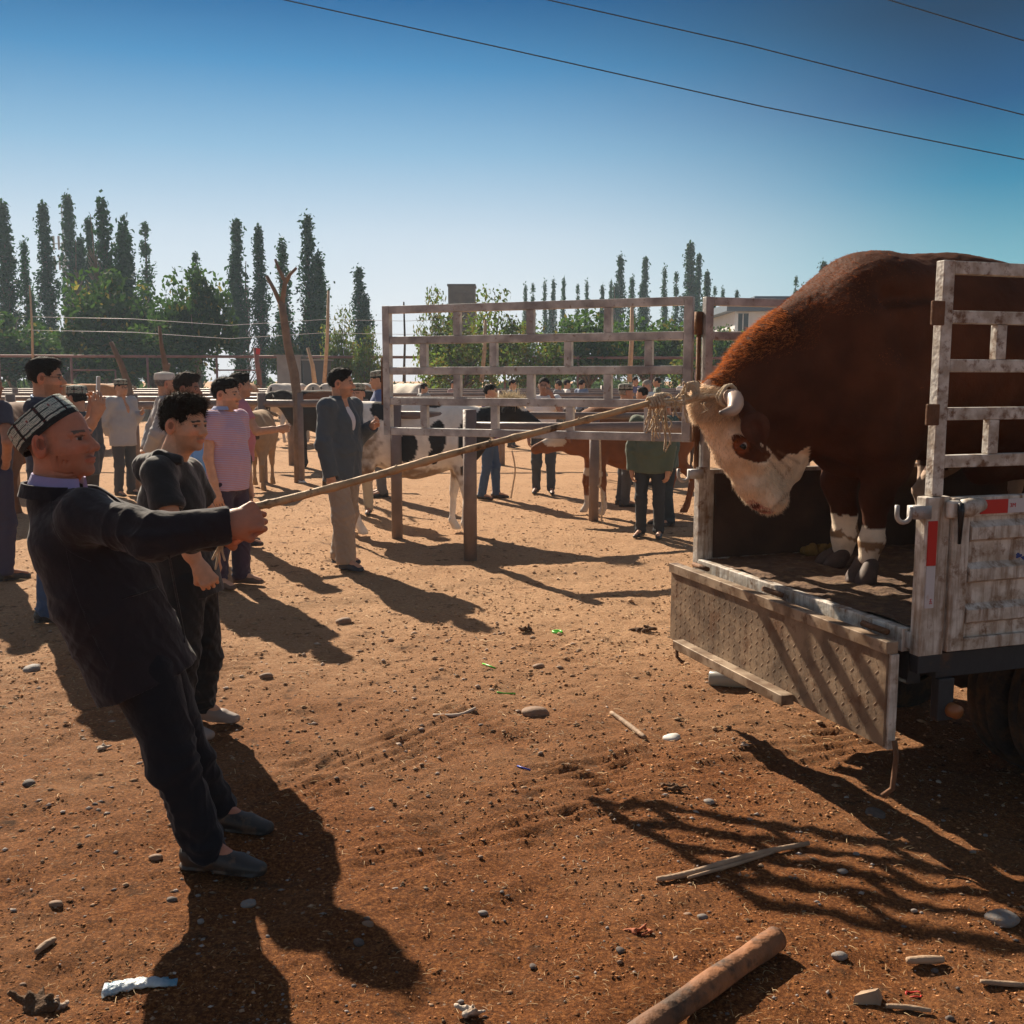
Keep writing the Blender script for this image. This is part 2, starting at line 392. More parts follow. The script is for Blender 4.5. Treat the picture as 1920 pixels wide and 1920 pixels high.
# ------------------------------------------------------------ trees
LEAF = [mat('poplar_leaf', (.045, .085, .028), .75, attr=True, transl=.3, spec=.15), mat('bush_leaf', (.1, .16, .03), .75, attr=True, transl=.42, spec=.15)]
BARK = mat('bark', (.12, .085, .06), .9, var=.3, bump=.6, bscale=30)
def leafmesh(cs, size, cols):
    """cs: centres (n,3); one bent quad (a leaf clump blade) per centre"""
    n = len(cs); rs = np.random.RandomState(len(cs))
    a = rs.normal(size=(n, 3)); a /= np.linalg.norm(a, axis=1, keepdims=True)
    b = np.cross(a, rs.normal(size=(n, 3))); b /= np.linalg.norm(b, axis=1, keepdims=True)
    sz = (size*(.5+rs.rand(n)))[:, None]
    v = np.stack([cs-a*sz*.9, cs+b*sz*.45-a*sz*.1, cs+a*sz*.9, cs-b*sz*.45+a*sz*.1], 1).reshape(-1, 3)
    f = np.arange(4*n).reshape(-1, 4)
    return v, f, np.repeat(cols, 4, 0)
def poplar_data(seed, n, H=1., W=.1, sparse=0., multi=1, tint=(.05, .085, .03), gold=.0):
    rs = np.random.RandomState(seed); cs = []; cl = []; trunk = MB()
    stems = [(0, 0, 1.)] + [((rs.rand()-.5)*W*1.7, (rs.rand()-.5)*W, .6+.35*rs.rand()) for _ in range(multi-1)]
    for (sx_, sy_, sh) in stems:
        tp = [V(sx_*(.3+.7*t), sy_*t, t*sh*.97) for t in np.linspace(0, 1, 8)]
        trunk.tube(tp, [.014*(1-.85*t) for t in np.linspace(0, 1, 8)], 6)
        m = int(n/multi); nb = 120
        for b in range(nb):                          # upswept limbs with leaf clumps
            z0 = sh*(.08+.88*rs.rand()**.9); ang = rs.rand()*2*pi
            prof = W*(.35+.65*sin(pi*min(1, (z0/sh))**.75))*max(.06, 1-(z0/sh)**2.2)*(.55+.6*rs.rand())
            if rs.rand() < sparse: continue
            k = max(3, int(m/nb)); t = rs.rand(k)**.8
            px = sx_*(.3+.7*z0/sh)+cos(ang)*prof*t*.62; py = sy_+sin(ang)*prof*t*.62; pz = np.minimum(z0+t*prof*1.9, sh*(.965+.05*rs.rand(k)))
            c_ = np.stack([px, py, pz], 1)+rs.normal(size=(k, 3))*W*.11*np.array([1, 1, 1.5])
            cs.append(c_); br = .6+.75*rs.rand()
            cc = np.array(tint)*br*np.ones((k, 1)); g = rs.rand(k) < gold
            cc[g] = np.array((.30, .24, .03))*br; cl.append(cc)
            if prof > W*.3: trunk.tube([V(sx_*(.3+.7*z0/sh), sy_, z0), V(sx_+cos(ang)*prof*.5, sy_+sin(ang)*prof*.5, z0+prof)], [.005, .0015], 4)
    return leafmesh(np.concatenate(cs), W*.105, np.concatenate(cl)), trunk
def round_data(seed, n, tint, gold, squash=1., leaf=.045, clumps=30):
    rs = np.random.RandomState(seed); cs = []; cl = []; trunk = MB()
    trunk.tube([V(0, 0, 0), V(.02, 0, .2), V(0, .02, .45)], [.035, .026, .016], 7)
    for b in range(clumps):
        d = rs.normal(size=3); d[2] = abs(d[2])*.8-.25; d /= np.linalg.norm(d); rr = .33*(.45+.6*rs.rand())
        c0 = V(0, 0, .52*squash)+d*np.array([1, 1, 1.25*squash])*rr
        trunk.tube([V(0, 0, .25+.15*rs.rand()), V(0, 0, .35)+(c0-V(0, 0, .35))*.5+V(0, 0, .03), c0], [.014, .009, .003], 5)
        k = int(n/clumps); q = rs.normal(size=(k, 3)); q *= (.06+.07*rs.rand())/np.linalg.norm(q, axis=1, keepdims=True)*(rs.rand(k, 1)**.4)*1.5
        cs.append(c0+q); br = .55+.85*rs.rand(); cc = np.array(tint)*br*np.ones((k, 1)); g = rs.rand(k) < gold; cc[g] = np.array((.18, .16, .03))*br; cl.append(cc)
    return leafmesh(np.concatenate(cs), leaf, np.concatenate(cl)), trunk
def make_kind(fn, leafm):
    (v, f, c_), tr = fn()
    me = mesh_obj('crown', v, f, leafm, None, False, c_); tk = tr.build('trunk', BARK, None, True)
    dm = (me.data, tk.data); D.objects.remove(me); D.objects.remove(tk); return dm
T_dk = (.020, .068, .018); T_mid = (.03, .10, .026)
KP = [make_kind(lambda s=s, w=w, sp=sp, mu=mu, t=t: poplar_data(s, 6500, 1, w, sp, mu, t), LEAF[0]) for s, w, sp, mu, t in
      ((1, .085, .1, 1, T_dk), (2, .11, .15, 2, T_dk), (3, .10, .3, 2, T_mid), (4, .15, .15, 3, T_dk), (5, .09, .62, 1, T_mid))]
KR = [make_kind(lambda: round_data(11, 8200, (.035, .080, .012), .06, 1., .026, 42), LEAF[1]), make_kind(lambda: round_data(12, 6800, (.055, .115, .018), .08, 1., .026, 36), LEAF[1]),
      make_kind(lambda: round_data(13, 3000, (.12, .19, .03), .3, 1., .026, 32), LEAF[1])]
def tree(nm, kind, px, top, width, Y, label, group, z0=-.02, rot=None):
    x = (px-960)/1920*Y*.99
    ht = P(px, top, Y)[2]-z0
    r = empty(nm, (x, Y, z0), label, 'tree', group)
    wid = {'p': [.075, .10, .09, .15, .08], 'r': [.9, .9, .9]}[kind[0]][kind[1]]
    sw = pxm(width, Y)/(wid*(1.9 if kind[0] == 'p' else 1.))
    r.scale = (1, 1, 1)
    dm = (KP if kind[0] == 'p' else KR)[kind[1]]
    for n_, d_ in (('crown', dm[0]), ('trunk', dm[1])):
        o = D.objects.new(n_, d_); col.objects.link(o); o.parent = r
        o.rotation_euler.z = rnd.random()*6.28 if rot is None else rot; o.scale = (sw, sw, ht)
        if kind[0] == 'r': o.scale = (sw, sw, ht/.98)
    return r
left_p = [(22, 372, 66, 0), (58, 440, 44, 2), (97, 374, 56, 0), (143, 356, 62, 1), (180, 400, 44, 1), (206, 372, 80, 3), (248, 430, 52, 0), (283, 404, 50, 4), (374, 462, 40, 4),
          (452, 403, 58, 1), (492, 418, 48, 0), (535, 437, 56, 2), (583, 394, 62, 1), (606, 500, 44, 2), (676, 495, 50, 1)]
dsc = ['narrow dark poplar at the left edge of the picture', 'short slim poplar just right of the leftmost poplar', 'straight very dark poplar left of the telecom mast', 'tallest poplar, just right of the telecom mast',
       'poplar filling the gap between the tallest poplar and the broad one', 'broad dark multi stemmed poplar in the left row', 'small poplar on the right flank of the broad one', 'thin airy poplar between the broad poplar and the round bush',
       'wispy almost bare poplar top above the round green tree', 'single full poplar left of the forked bare trunk', 'poplar directly left of the forked bare trunk', 'poplar directly behind the forked bare trunk',
       'tall pointed poplar right of the forked bare trunk', 'low poplar at the right foot of the pointed one', 'solitary poplar above the man in the grey jacket']
for (px, top, w, k), lb in zip(left_p, dsc): tree('poplar_tree', ('p', k), px, top, w*1.15, 58+rnd.random()*14, lb, 'poplars behind the yard')
right_p = [(985, 527), (999, 524), (1021, 520), (1037, 519), (1056, 514), (1082, 526), (1099, 520), (1128, 530), (1144, 520), (1161, 472), (1183, 512), (1207, 476), (1243, 492), (1265, 502), (1290, 450), (1306, 470), (1322, 505), (1337, 530), (1352, 534), (1378, 540)]
for i, (px, top) in enumerate(right_p):
    hgt = 700-top; ps = {'p': 0}
    wd = {472: 34, 476: 32, 450: 44, 470: 30, 505: 30, 492: 24, 502: 26, 512: 28}.get(top, 20)
    lb = {1161: 'dark poplar rising left of centre in the right hand row', 1207: 'dark poplar with a rounded top in the right hand row', 1290: 'tallest poplar of the right hand row, above the gate hinge'}.get(px, 'small distant poplar in the hazy row above the open gate')
    tree('poplar_tree', ('p', (2, 4, 2, 1)[i % 4] if wd < 30 else (0, 1)[i % 2]), px, top, wd*1.2, 95+rnd.random()*15, lb, 'poplars far behind the gate')
for (px, top, w, k, lb) in ((1487, 510, 20, 4, 'small bare looking poplar left of the bull\'s neck crest'), (1501, 528, 18, 2, 'smallest poplar beside the bull\'s neck crest'), (1537, 485, 36, 1, 'poplar peeking over the bull\'s neck')):
    tree('poplar_tree', ('p', k), px, top, w*1.2, 100, lb, 'poplars above the white building')
rb = [(20, 590, 190, 0, 50, 'dark green leafy tree at the left edge behind the fence'), (120, 610, 170, 1, 53, 'mid green tree behind the leaning stick'), (225, 512, 190, 0, 50, 'big dark round tree in front of the broad poplar'), (365, 506, 150, 0, 48, 'round tree with thinning crown left of the forked trunk'),
      (290, 600, 160, 1, 47, 'lower green tree between the two big round trees'), (640, 588, 80, 2, 46, 'light green sapling left of the solitary poplar'), (690, 620, 60, 2, 44, 'yellowish bush under the solitary poplar'),
      (822, 552, 90, 2, 43, 'pale tree left of the brick tower seen through the gate'), (925, 552, 120, 2, 45, 'yellow leaved tree right of the brick tower'), (865, 600, 150, 2, 41, 'yellow green bush below the brick tower'), (1000, 610, 120, 2, 42, 'yellow bush seen through the middle of the gate'),
      (1105, 580, 180, 1, 47, 'green willow like tree behind the gate'), (1215, 590, 160, 1, 50, 'hazy green tree behind the hinge end of the gate'), (1365, 610, 110, 1, 52, 'green bush behind the truck\'s far rail'), (560, 600, 110, 1, 60, 'green undergrowth behind the forked trunk'), (1300, 620, 90, 2, 46, 'pale bush behind the gate hinge')]
for (px, top, w, k, Y, lb) in rb: tree('leafy_tree', ('r', k), px, top, w*1.15, Y, lb, 'leafy trees behind the fence')
def hedge():
    rs = np.random.RandomState(5); n = 9000; x = rs.uniform(-46, 46, n); y = 66+rs.rand(n)*6
    hgt = 1.6+1.4*vn(np.stack([x, x*0, x*0], 1), .22, 4)+.5*vn(np.stack([x, x*0, x*0], 1), 1., 8)
    z = rs.rand(n)*np.maximum(hgt, .6)
    v, f, c_ = leafmesh(np.stack([x, y, z], 1), .38, np.array((.06, .1, .03))*(.5+rs.rand(n, 1)))
    prop(mesh_obj('undergrowth', v, f, LEAF[1], None, False, c_), 'hazy strip of green undergrowth along the far edge of the yard', 'undergrowth', kind='stuff')
hedge()

# ------------------------------------------------------------ tower, mast, building, far fence
BRICK = mat('tower_brick', (.13, .095, .08), .9, var=.3, vscale=2, bump=.5, bscale=3)
tw = empty('brick_tower', (P(865, 700, 75)[0], 75, 0), 'dark square brick tower rising behind the pale trees', 'tower')
a = P(840, 533, 75); b = P(890, 533, 75); MB().box(V(a[0], 75, -.02), V(b[0]-a[0], 0, 0), V(0, 2.2, 0), V(0, 0, a[2]-.1)).build('wall', BRICK, tw)
MB().box(V(a[0]-.06, 74.94, a[2]-.12), V(b[0]-a[0]+.12, 0, 0), V(0, 2.3, 0), V(0, 0, .14)).build('parapet', mat('parapet_cap', (.09, .07, .06), .9), tw)
wm = MB()
for i in range(5): wm.box(V(a[0]+.3, 74.97, 1.5+i*1.0), V(.14, 0, 0), V(0, .05, 0), V(0, 0, .3))
wm.build('vent_slots', mat('dark_void', (.01, .01, .01), .9), tw)
ms = empty('telecom_mast', (P(115, 700, 85)[0], 85, 0), 'thin lattice telecom mast among the left poplars', 'mast')
mm = MB(); mx_, top = P(115, 383, 85)[0], P(115, 383, 85)[2]
for sx_ in (-.35, .35):
    mm.tube([V(mx_+sx_, 85, 0), V(mx_+sx_*.3, 85, top-3)], .07, 5)
mm.tube([V(mx_, 85, top-3.4), V(mx_, 85, top)], .05, 5)
for i in range(14): z = 1+i*(top-5)/14; s_ = .35*(1-.7*z/(top-3)); mm.tube([V(mx_-s_, 85, z), V(mx_+s_, 85, z+.8)], .03, 4)
mm.build('lattice', mat('mast_steel', (.35, .36, .36), .6, .3), ms)
am = MB()
for i in (0, 1): 
    for k in range(4): am.box(V(mx_-.8+k*.42, 84.8, top-3.6-i*1.6), V(.14, 0, 0), V(0, .1, 0), V(0, 0, 1.1))
    am.bar(V(mx_-.85, 85, top-3.1-i*1.6), V(mx_+.75, 85, top-3.1-i*1.6), .06, .06)
am.build('antenna_panels', mat('mast_steel'), ms)
WHT = mat('white_render', (.66, .68, .70), .85, var=.05, vscale=1); ROOF = mat('blue_grey_roof', (.10, .14, .19), .6); GLS = mat('dark_glass', (.03, .04, .055), .15)
bd = empty('white_building', (P(1430, 700, 62)[0], 62, 0), 'white flat roofed building behind the bull and the truck', 'building')
x0 = P(1378, 600, 62)[0]; x1 = P(1700, 600, 62)[0]; zt = P(1380, 584, 62)[2]
MB().box(V(x0, 62, 0), V(x1-x0, 0, 0), V(0, 8, 0), V(0, 0, zt)).build('wall', WHT, bd)
rf = MB().box(V(x0-.6, 61.5, zt), V(x1-x0+1.2, 0, 0), V(0, 9, 0), V(0, 0, .42)); rf.box(V(x0+1.2, 62.3, zt+.42), V(x1-x0-1, 0, 0), V(0, 7, 0), V(0, 0, .5)); rf.build('roof', ROOF, bd)
MB().box(V(P(1459, 566, 61.4)[0], 61.42, zt+.06), V(.16, 0, 0), V(0, .05, 0), V(0, 0, .3)).build('blue_sign', mat('blue_sign', (.03, .05, .7), .4), bd)
w1 = MB(); xa = P(1384, 600, 61.9)[0]; za = P(1384, 588, 61.9)[2]; zb = P(1384, 628, 61.9)[2]; w1.box(V(xa, 61.93, zb), V(.62, 0, 0), V(0, .06, 0), V(0, 0, za-zb)); wo = w1.build('window', GLS, bd)
MB().box(V(xa-.08, 61.9, zb-.08), V(.08, 0, 0), V(0, .1, 0), V(0, 0, za-zb+.16)).box(V(xa+.62, 61.9, zb-.08), V(.08, 0, 0), V(0, .1, 0), V(0, 0, za-zb+.16)).box(V(xa+.27, 61.9, zb), V(.05, 0, 0), V(0, .1, 0), V(0, 0, za-zb)).build('frame', WHT, wo)
bl = MB(); xb = P(1350, 650, 60)[0]; z5 = P(1350, 648, 60)[2]
bl.box(V(xb, 60, z5-.5), V(1.6, 0, 0), V(0, 2, 0), V(0, 0, .5)); bl.build('balcony', WHT, bd)
rl = MB()
for i in range(9): rl.bar(V(xb+.1+i*.18, 60.05, z5), V(xb+.1+i*.18, 60.05, z5+.8), .03, .03)
rl.bar(V(xb, 60.05, z5+.8), V(xb+1.6, 60.05, z5+.8), .05, .05); rl.build('balcony_railing', WHT, bd)

RED = mat('red_oxide_pipe', (.22, .10, .085), .75, var=.2, vscale=4)
ff = empty('pipe_frame_fence', (0, 45, 0), 'long rusty red pipe frame fence across the far side of the yard', 'fence')
zt_ = P(300, 667, 45)[2]; fr = MB(); fr.tube([V(-26, 45, zt_), V(16, 45, zt_-.12)], .06, 8); fr.build('top_rail', RED, ff, True)
xq = -25.5; k = 0
while xq < 16:
    MB().tube([V(xq, 45, -.02), V(xq, 45, zt_)], .05, 7).build('post', RED, ff, True)
    if k % 2 == 0: MB().tube([V(xq+.06, 45, zt_-.62), V(xq+1.9, 45, zt_-.62)], .035, 6).tube([V(xq+1.9, 45, .0), V(xq+1.9, 45, zt_-.62)], .035, 6).build('gate_frame', RED, ff, True)
    xq += 2.9+.5*rnd.random(); k += 1
SH = mat('weathered_sheet', (.30, .27, .26), .9, var=.2, vscale=2, bump=.3, bscale=8)
for (p0, p1, t0, t1, lb) in ((520, 565, 668, 716, 'pale board panel shed behind the forked trunk'), (568, 612, 676, 722, 'dark grey tarpaulin shelter behind the far sheep pens')):
    aa = P(p0, t1, 43.5); bb = P(p1, t1, 43.5); zt2 = P(p0, t0, 43.5)[2]
    s = empty('small_shed', (aa[0], 43.5, 0), lb, 'shed')
    MB().box(V(aa[0], 43.5, 0), V(bb[0]-aa[0], 0, 0), V(0, 1.2, 0), V(0, 0, zt2)).build('wall', SH if p0 == 520 else mat('tarp_grey', (.10, .10, .11), .9, bump=.8, bscale=3), s)
    MB().box(V(aa[0]-.1, 43.4, zt2), V(bb[0]-aa[0]+.2, 0, 0), V(0, 1.4, 0), V(0, 0, .06)).build('roof', SH, s)
# poles, bare trunks
POLE = mat('bare_wood', (.19, .13, .095), .85, var=.25, vscale=10, bump=.5, bscale=25)
POLP = mat('pale_wood', (.45, .31, .2), .85, var=.2, vscale=10)
def pole(px0, py0, px1, py1, Y, r, lb, m=POLE, nm='wooden_pole', cat='pole'):
    a = P(px0, py0, Y); b = P(px1, py1, Y); mid = (a+b)/2+V(.04, 0, 0)
    return prop(MB().tube([b, mid, a], [r, r*.85, r*.6], 8).build(nm, m, None, True), lb, cat)
pole(616, 545, 608, 718, 40, .08, 'tall pale pole behind the man in the grey jacket', POLP); pole(1185, 562, 1180, 716, 40, .1, 'pale pole seen through the gate near its hinge', POLP)
pole(757, 566, 757, 716, 36, .045, 'thin dark pole behind the gate\'s outer edge', mat('dark_pole', (.05, .045, .04), .8)); pole(56, 535, 62, 716, 44, .06, 'pale pole at the far left behind the fence', POLP)
pole(577, 652, 590, 718, 30, .07, 'short leaning pale post right of the forked trunk', POLP); pole(910, 600, 903, 716, 40, .09, 'pale pole seen between two bars of the gate', POLP)
fk = empty('forked_bare_trunk', (P(560, 905, 16.6)[0], 16.6, 0), 'bare forked tree trunk lashed to a pen post', 'bare trunk')
q = lambda x, y: P(x, y, 16.6)
MB().tube([q(560, 905), q(558, 790), q(556, 735), q(552, 700), q(540, 650), q(533, 600), q(527, 565)], [.075, .07, .075, .078, .065, .058, .054], 10, jit=.12).build('trunk', POLE, fk, True)
MB().tube([q(527, 572), q(515, 545), q(500, 517)], [.042, .034, .024], 8, jit=.15).build('branch', POLE, fk, True)
MB().tube([q(528, 572), q(535, 528), q(523, 505), q(516, 486)], [.044, .036, .028, .022], 8, jit=.15).build('branch', POLE, fk, True)
MB().tube([q(535, 530), q(544, 514), q(556, 502)], [.034, .028, .022], 8, jit=.15).build('branch', POLE, fk, True)
prop(MB().tube([P(250, 922, 15.3), P(246, 780, 15.3), P(240, 720, 15.3), P(226, 680, 15.3), P(208, 641, 15.3)], [.07, .07, .055, .045, .03], 8, jit=.12).build('crooked_stick', POLE, None, True), 'crooked bare branch tied upright to a post left of the white cap man', 'branch')
prop(MB().tube([P(313, 760, 14.), P(311, 690, 14.), P(303, 650, 14.), P(299, 611, 14.)], [.05, .045, .03, .02], 8, jit=.15).tube([P(311, 695, 14), P(318, 682, 14)], [.035, .02], 6).build('crooked_stick', POLE, None, True), 'crooked bare stick standing behind the white cap man', 'branch')
prop(MB().tube([P(487, 722, 30), P(479, 652, 30)], .07, 8).build('red_post', RED, None, True), 'rusty post carrying a small red flag', 'post')
prop(mesh_obj('small_flag', [P(480, 653, 29.9), P(488, 654, 29.9), P(487, 665, 29.9), P(480, 664, 29.9), P(480, 653, 29.95), P(488, 654, 29.95), P(487, 665, 29.95), P(480, 664, 29.95)], [(0, 1, 2, 3), (7, 6, 5, 4), (0, 4, 5, 1), (1, 5, 6, 2), (2, 6, 7, 3), (3, 7, 4, 0)], mat('red_cloth', (.5, .03, .03), .8), None, False), 'small red flag on the rusty post left of the forked trunk', 'flag')
# power lines
WIRE = mat('black_cable', (.012, .012, .014), .6)
for (pts_, lb) in ((((525, -2), (960, 94), (1430, 200), (1925, 300)), 'lowest black overhead cable crossing the sky'), (((1010, -4), (1400, 84), (1925, 217)), 'middle black overhead cable in the right half of the sky'), (((1640, -8), (1925, 78)), 'short topmost cable in the upper right corner')):
    a, b = pts_[0], pts_[-1]; q0 = P(a[0]-(b[0]-a[0])*.3, a[1]-(b[1]-a[1])*.28, 24); q1 = P(b[0]+60, b[1]+14, 24)
    P0 = P(*a, 22); P1 = P(*b, 22); ext = P0+(P0-P1)*.6+V(0, 0, 1.4); ex2 = P1+(P1-P0)*.5-V(0, 0, .2)
    line = [ext]+[P(*p_, 22) for p_ in pts_]+[ex2]
    prop(MB().tube(line, .013, 5).build('overhead_cable', WIRE, None, True), lb, 'cable', 'overhead cables')
for i, (yy, zz, lb) in enumerate(((41.8, 590, 'upper thin wire strung between poles above the far fence'), (41.6, 615, 'lower thin wire strung between poles above the far fence'))):
    ln = [P(60, zz+4, yy), P(250, zz+8, yy), P(430, zz+20, yy), P(610, zz+9, yy), P(760, zz+12, yy), P(910, zz+6, yy)]
    prop(MB().tube(ln, .008, 4).build('thin_wire', mat('pale_wire', (.4, .4, .4), .5), None, True), lb, 'wire')
# tether rails (pipe fences cattle are tied to)
PIPE = mat('brown_steel_pipe', (.20, .145, .125), .55, var=.25, vscale=6, bump=.25, bscale=30, dirt=(.2, .14, .1), dscale=5, dthr=.62)
def rails(nm, lb, segs, posts, r, pr):
    s = empty(nm, (segs[0][0][0], segs[0][0][1], 0), lb, 'fence', 'pipe tethering rails')
    for (a, b) in segs: MB().tube([a, (a+b)/2-V(0, 0, .012), b], r, 12).build('rail', PIPE, s, True)
    for (x, y, zt3) in posts: MB().tube([V(x, y, -.05), V(x, y, zt3)], pr, 12).build('post', PIPE, s, True)
def onrow(px, Y): return (px-960)/1920*Y*.995
g = G(882, 1050); Y1 = g[1]
rails('tether_rail', 'nearest brown pipe rail behind the open gate', [(P(872, 803, Y1), P(1330, 800, Y1+.6))], [(g[0], g[1], P(880, 768, Y1)[2]), (*G(1500, 1040)[:2], 1.25)], .058, .062)
g2 = G(745, 1008); g3 = G(1113, 976); g4 = G(1285, 905)
rails('tether_rail', 'second pipe rail with a post beside the spotted cow', [(P(737, 778, g2[1]), P(1560, 778, g3[1]+.8))], [(g2[0], g2[1], P(738, 745, g2[1])[2]), (g3[0], g3[1], P(1113, 775, g3[1])[2])], .04, .058)
for i, (Y, xa, xb, pp, lb) in enumerate(((16.6, 395, 690, (560, 490), 'pipe rail running past the forked trunk'), (15.3, -60, 420, (250, 20), 'left pipe rail behind the men in caps'), (20, -60, 1500, (545, 95, 940, 1285), 'long pipe rail just behind the dark cow'), (25.5, -80, 1500, (30, 400, 790, 1200), 'long pipe rail in the middle distance'), (31, -90, 1500, (105, 560, 1000, 1350), 'fourth long pipe rail towards the back'), (38, -100, 1600, (160, 780, 1130), 'farthest pipe rail before the pens'))):
    z = 1.28; a = V(onrow(xa, Y), Y, z); b = V(onrow(xb, Y), Y, z)
    rails('tether_rail', lb, [(a, b)], [(onrow(p_, Y), Y, z+.16) for p_ in pp], .06, .07 if Y < 30 else .085)
# ------------------------------------------------------------ truck (rear end)
BZ = .75
c1 = Pz(1715, 1190, BZ); c2 = Pz(1303, 1050, BZ)
tw_ = c2-c1; TW = np.linalg.norm(tw_); tw_ = tw_/TW; ta = V(tw_[1], -tw_[0], 0)       # across (away), along (to the cab)
def T(s, t, z): return V(c1[0], c1[1], 0)+ta*s+tw_*t+V(0, 0, z)
def YT(px, t):                         # depth at which the pixel column meets the vertical plane at t
    o = T(0, t, 0); m = (px-960)/1920/_f[1]
    # ray through column px has x/y ~ m (varies a little with py); solve o.x+s*ax = m*(o.y+s*ay)
    s = (m*o[1]-o[0])/(ta[0]-m*ta[1]); return o[1]+s*ta[1]
def PT(px, py, t):                     # exact point of a pixel on the plane at t
    d = ray(px, py); o = T(0, t, 0); n = tw_; k = np.dot(o-CAM, n)/np.dot(d, n); return CAM+d*k
PAINT = mat('dirty_white_paint', (.66, .62, .56), .55, var=.18, vscale=5, second=((.46, .40, .33), 16), streak=((.20, .115, .06), 26), dirt=(.17, .085, .035), dscale=12, dthr=.59, bump=.15, bscale=40)
GALV = mat('worn_galvanised_bar', (.60, .58, .54), .5, .05, var=.3, vscale=11, second=((.36, .34, .33), 9), dirt=(.2, .11, .06), dscale=30, dthr=.64, bump=.2, bscale=60)
RUST = mat('rusty_steel', (.16, .075, .035), .8, .2, var=.35, vscale=20, bump=.4, bscale=50)
BLK = mat('black_frame_paint', (.025, .027, .032), .6, dirt=(.09, .05, .03), dscale=8, dthr=.6, bump=.2, bscale=30)
BEDM = mat('muddy_bed_floor', (.10, .05, .024), .95, var=.5, vscale=12, bump=1., bscale=28, dirt=(.19, .11, .05), dscale=18, dthr=.56)
truck = empty('cattle_truck', T(1.2, TW/2, 0), 'dirty white open cattle truck with pipe rail sides, carrying the bull', 'truck')
def B(name, m, bars, parent=truck, bevel=.004):
    b = MB()
    for q in bars: b.box(*q)
    return b.build(name, m, parent, False, bevel)
def bx(s0, s1, t0, t1, z0, z1): return (T(s0, t0, z0), ta*(s1-s0), tw_*(t1-t0), V(0, 0, z1-z0))
LEN = 3.6
# bed floor: sheet of trodden dung, bumpy
gx = np.linspace(.02, LEN, 150); gy = np.linspace(.03, TW-.03, 70); SX, TY = np.meshgrid(gx, gy)
pp_ = np.stack([SX, TY, SX*0], -1); hh = .012*fbm(pp_, 6, 2)+.010*fbm(pp_, 24, 6)+.022*np.clip(vn(pp_, 5, 3), 0, 1)+.012
bv = (V(c1[0], c1[1], BZ)+SX[..., None]*ta+TY[..., None]*tw_+hh[..., None]*V(0, 0, 1)).reshape(-1, 3)
nx_ = 150; i_, j_ = np.meshgrid(np.arange(149), np.arange(69)); a_ = (j_*nx_+i_).ravel(); bf = np.stack([a_, a_+1, a_+1+nx_, a_+nx_], 1)
mesh_obj('bed_litter', bv, bf, BEDM, truck)
B('bed_floor', PAINT, [bx(0, LEN, 0, TW, BZ-.06, BZ), bx(-.012, .03, .05, TW-.05, BZ-.075, BZ+.012)])
zg0 = P(1760, 930, YT(1760, 0))[2]         # top of the drop sides
ztop = 2.05; RZ = [ztop-.02-.166*k for k in range(5)]
# corner posts (body colour) with reflective strips
def post(name, s, t, z0, z1, w=.09, d=.05): return B(name, PAINT, [bx(s, s+w, t-d/2, t+d/2, z0, z1)])
zb = P(1725, 1262, YT(1725, 0))[2]
cp = post('corner_post', 0, .0, BZ-.075, zg0, .105, .05)
cb = B('post_lower', BLK, [bx(.002, .10, -.022, .022, zb, BZ-.075)])
cpf = post('corner_post', 0, TW, BZ-.06, P(1320, 875, YT(1320, TW))[2], .06, .05)
REDT = mat('red_reflector', (.5, .01, .012), .35, dirt=(.2, .02, .02), dscale=9, dthr=.68); WT = mat('white_reflector', (.55, .55, .58), .35, dirt=(.35, .25, .18), dscale=11, dthr=.62)
def strip(s0, s1, z0, z1, m, parent): return B('reflective_strip', m, [bx(s0, s1, -.029, -.0255, z0, z1)], parent, 0)
zz = lambda y: P(1745, y, YT(1745, 0))[2]
strip(.012, .05, zz(1058), zz(975), REDT, cp); w_ = strip(.012, .05, zz(1137), zz(1058)-.002, WT, cp)
def marks(s, z, parent, vert=False, h=.016):
    c = D.curves.new('lettering', 'FONT'); c.body = '3M'; c.size = h; c.extrude = .0006; c.align_x = 'LEFT'
    o = D.objects.new('lettering', c); col.objects.link(o)
    me = D.meshes.new_from_object(o.evaluated_get(bpy.context.evaluated_depsgraph_get())); D.objects.remove(o)
    co = np.array([v.co[:] for v in me.vertices]); fs_ = [tuple(p.vertices) for p in me.polygons]
    if vert: co = np.stack([-co[:, 1], co[:, 0], co[:, 2]], 1)
    w = np.array([T(s+a[0], -.0298-a[2], z+a[1]) for a in co])
    mesh_obj('lettering', w, fs_, mat('red_ink', (.5, .02, .03), .5), parent, False)
marks(.042, zz(1130), w_, True)
# drop side panel, near
side = B('side_panel', PAINT, [bx(.112, LEN, -.018, .012, BZ-.065, zg0-.005)])
rb_ = MB(); H = zg0-BZ+.06
for k in range(3):
    z = BZ-.05+H*(.14+.27*k)
    for (dz, dd) in ((0, .02), ):
        o = T(.19, -.018, z); 
        rb_.v += [T(.19, -.018, z), T(.19, -.042, z+.012), T(.19, -.042, z+.055), T(.19, -.018, z+.075), T(LEN, -.018, z), T(LEN, -.042, z+.012), T(LEN, -.042, z+.055), T(LEN, -.018, z+.075)]
        n = len(rb_.v)-8; rb_.f += [(n, n+1, n+5, n+4), (n+1, n+2, n+6, n+5), (n+2, n+3, n+7, n+6), (n, n+3, n+2, n+1)]
rb_.build('pressed_ribs', PAINT, side)
B('panel_rim', PAINT, [bx(.112, .185, -.036, -.018, BZ-.065, zg0-.005), bx(.185, LEN, -.034, -.018, zg0-.075, zg0-.004), bx(.185, LEN, -.036, -.018, BZ-.066, BZ-.02)], side)
s_ = strip(.23, .335, zg0-.066, zg0-.018, REDT, side)
for o__ in (s_,):
    pass
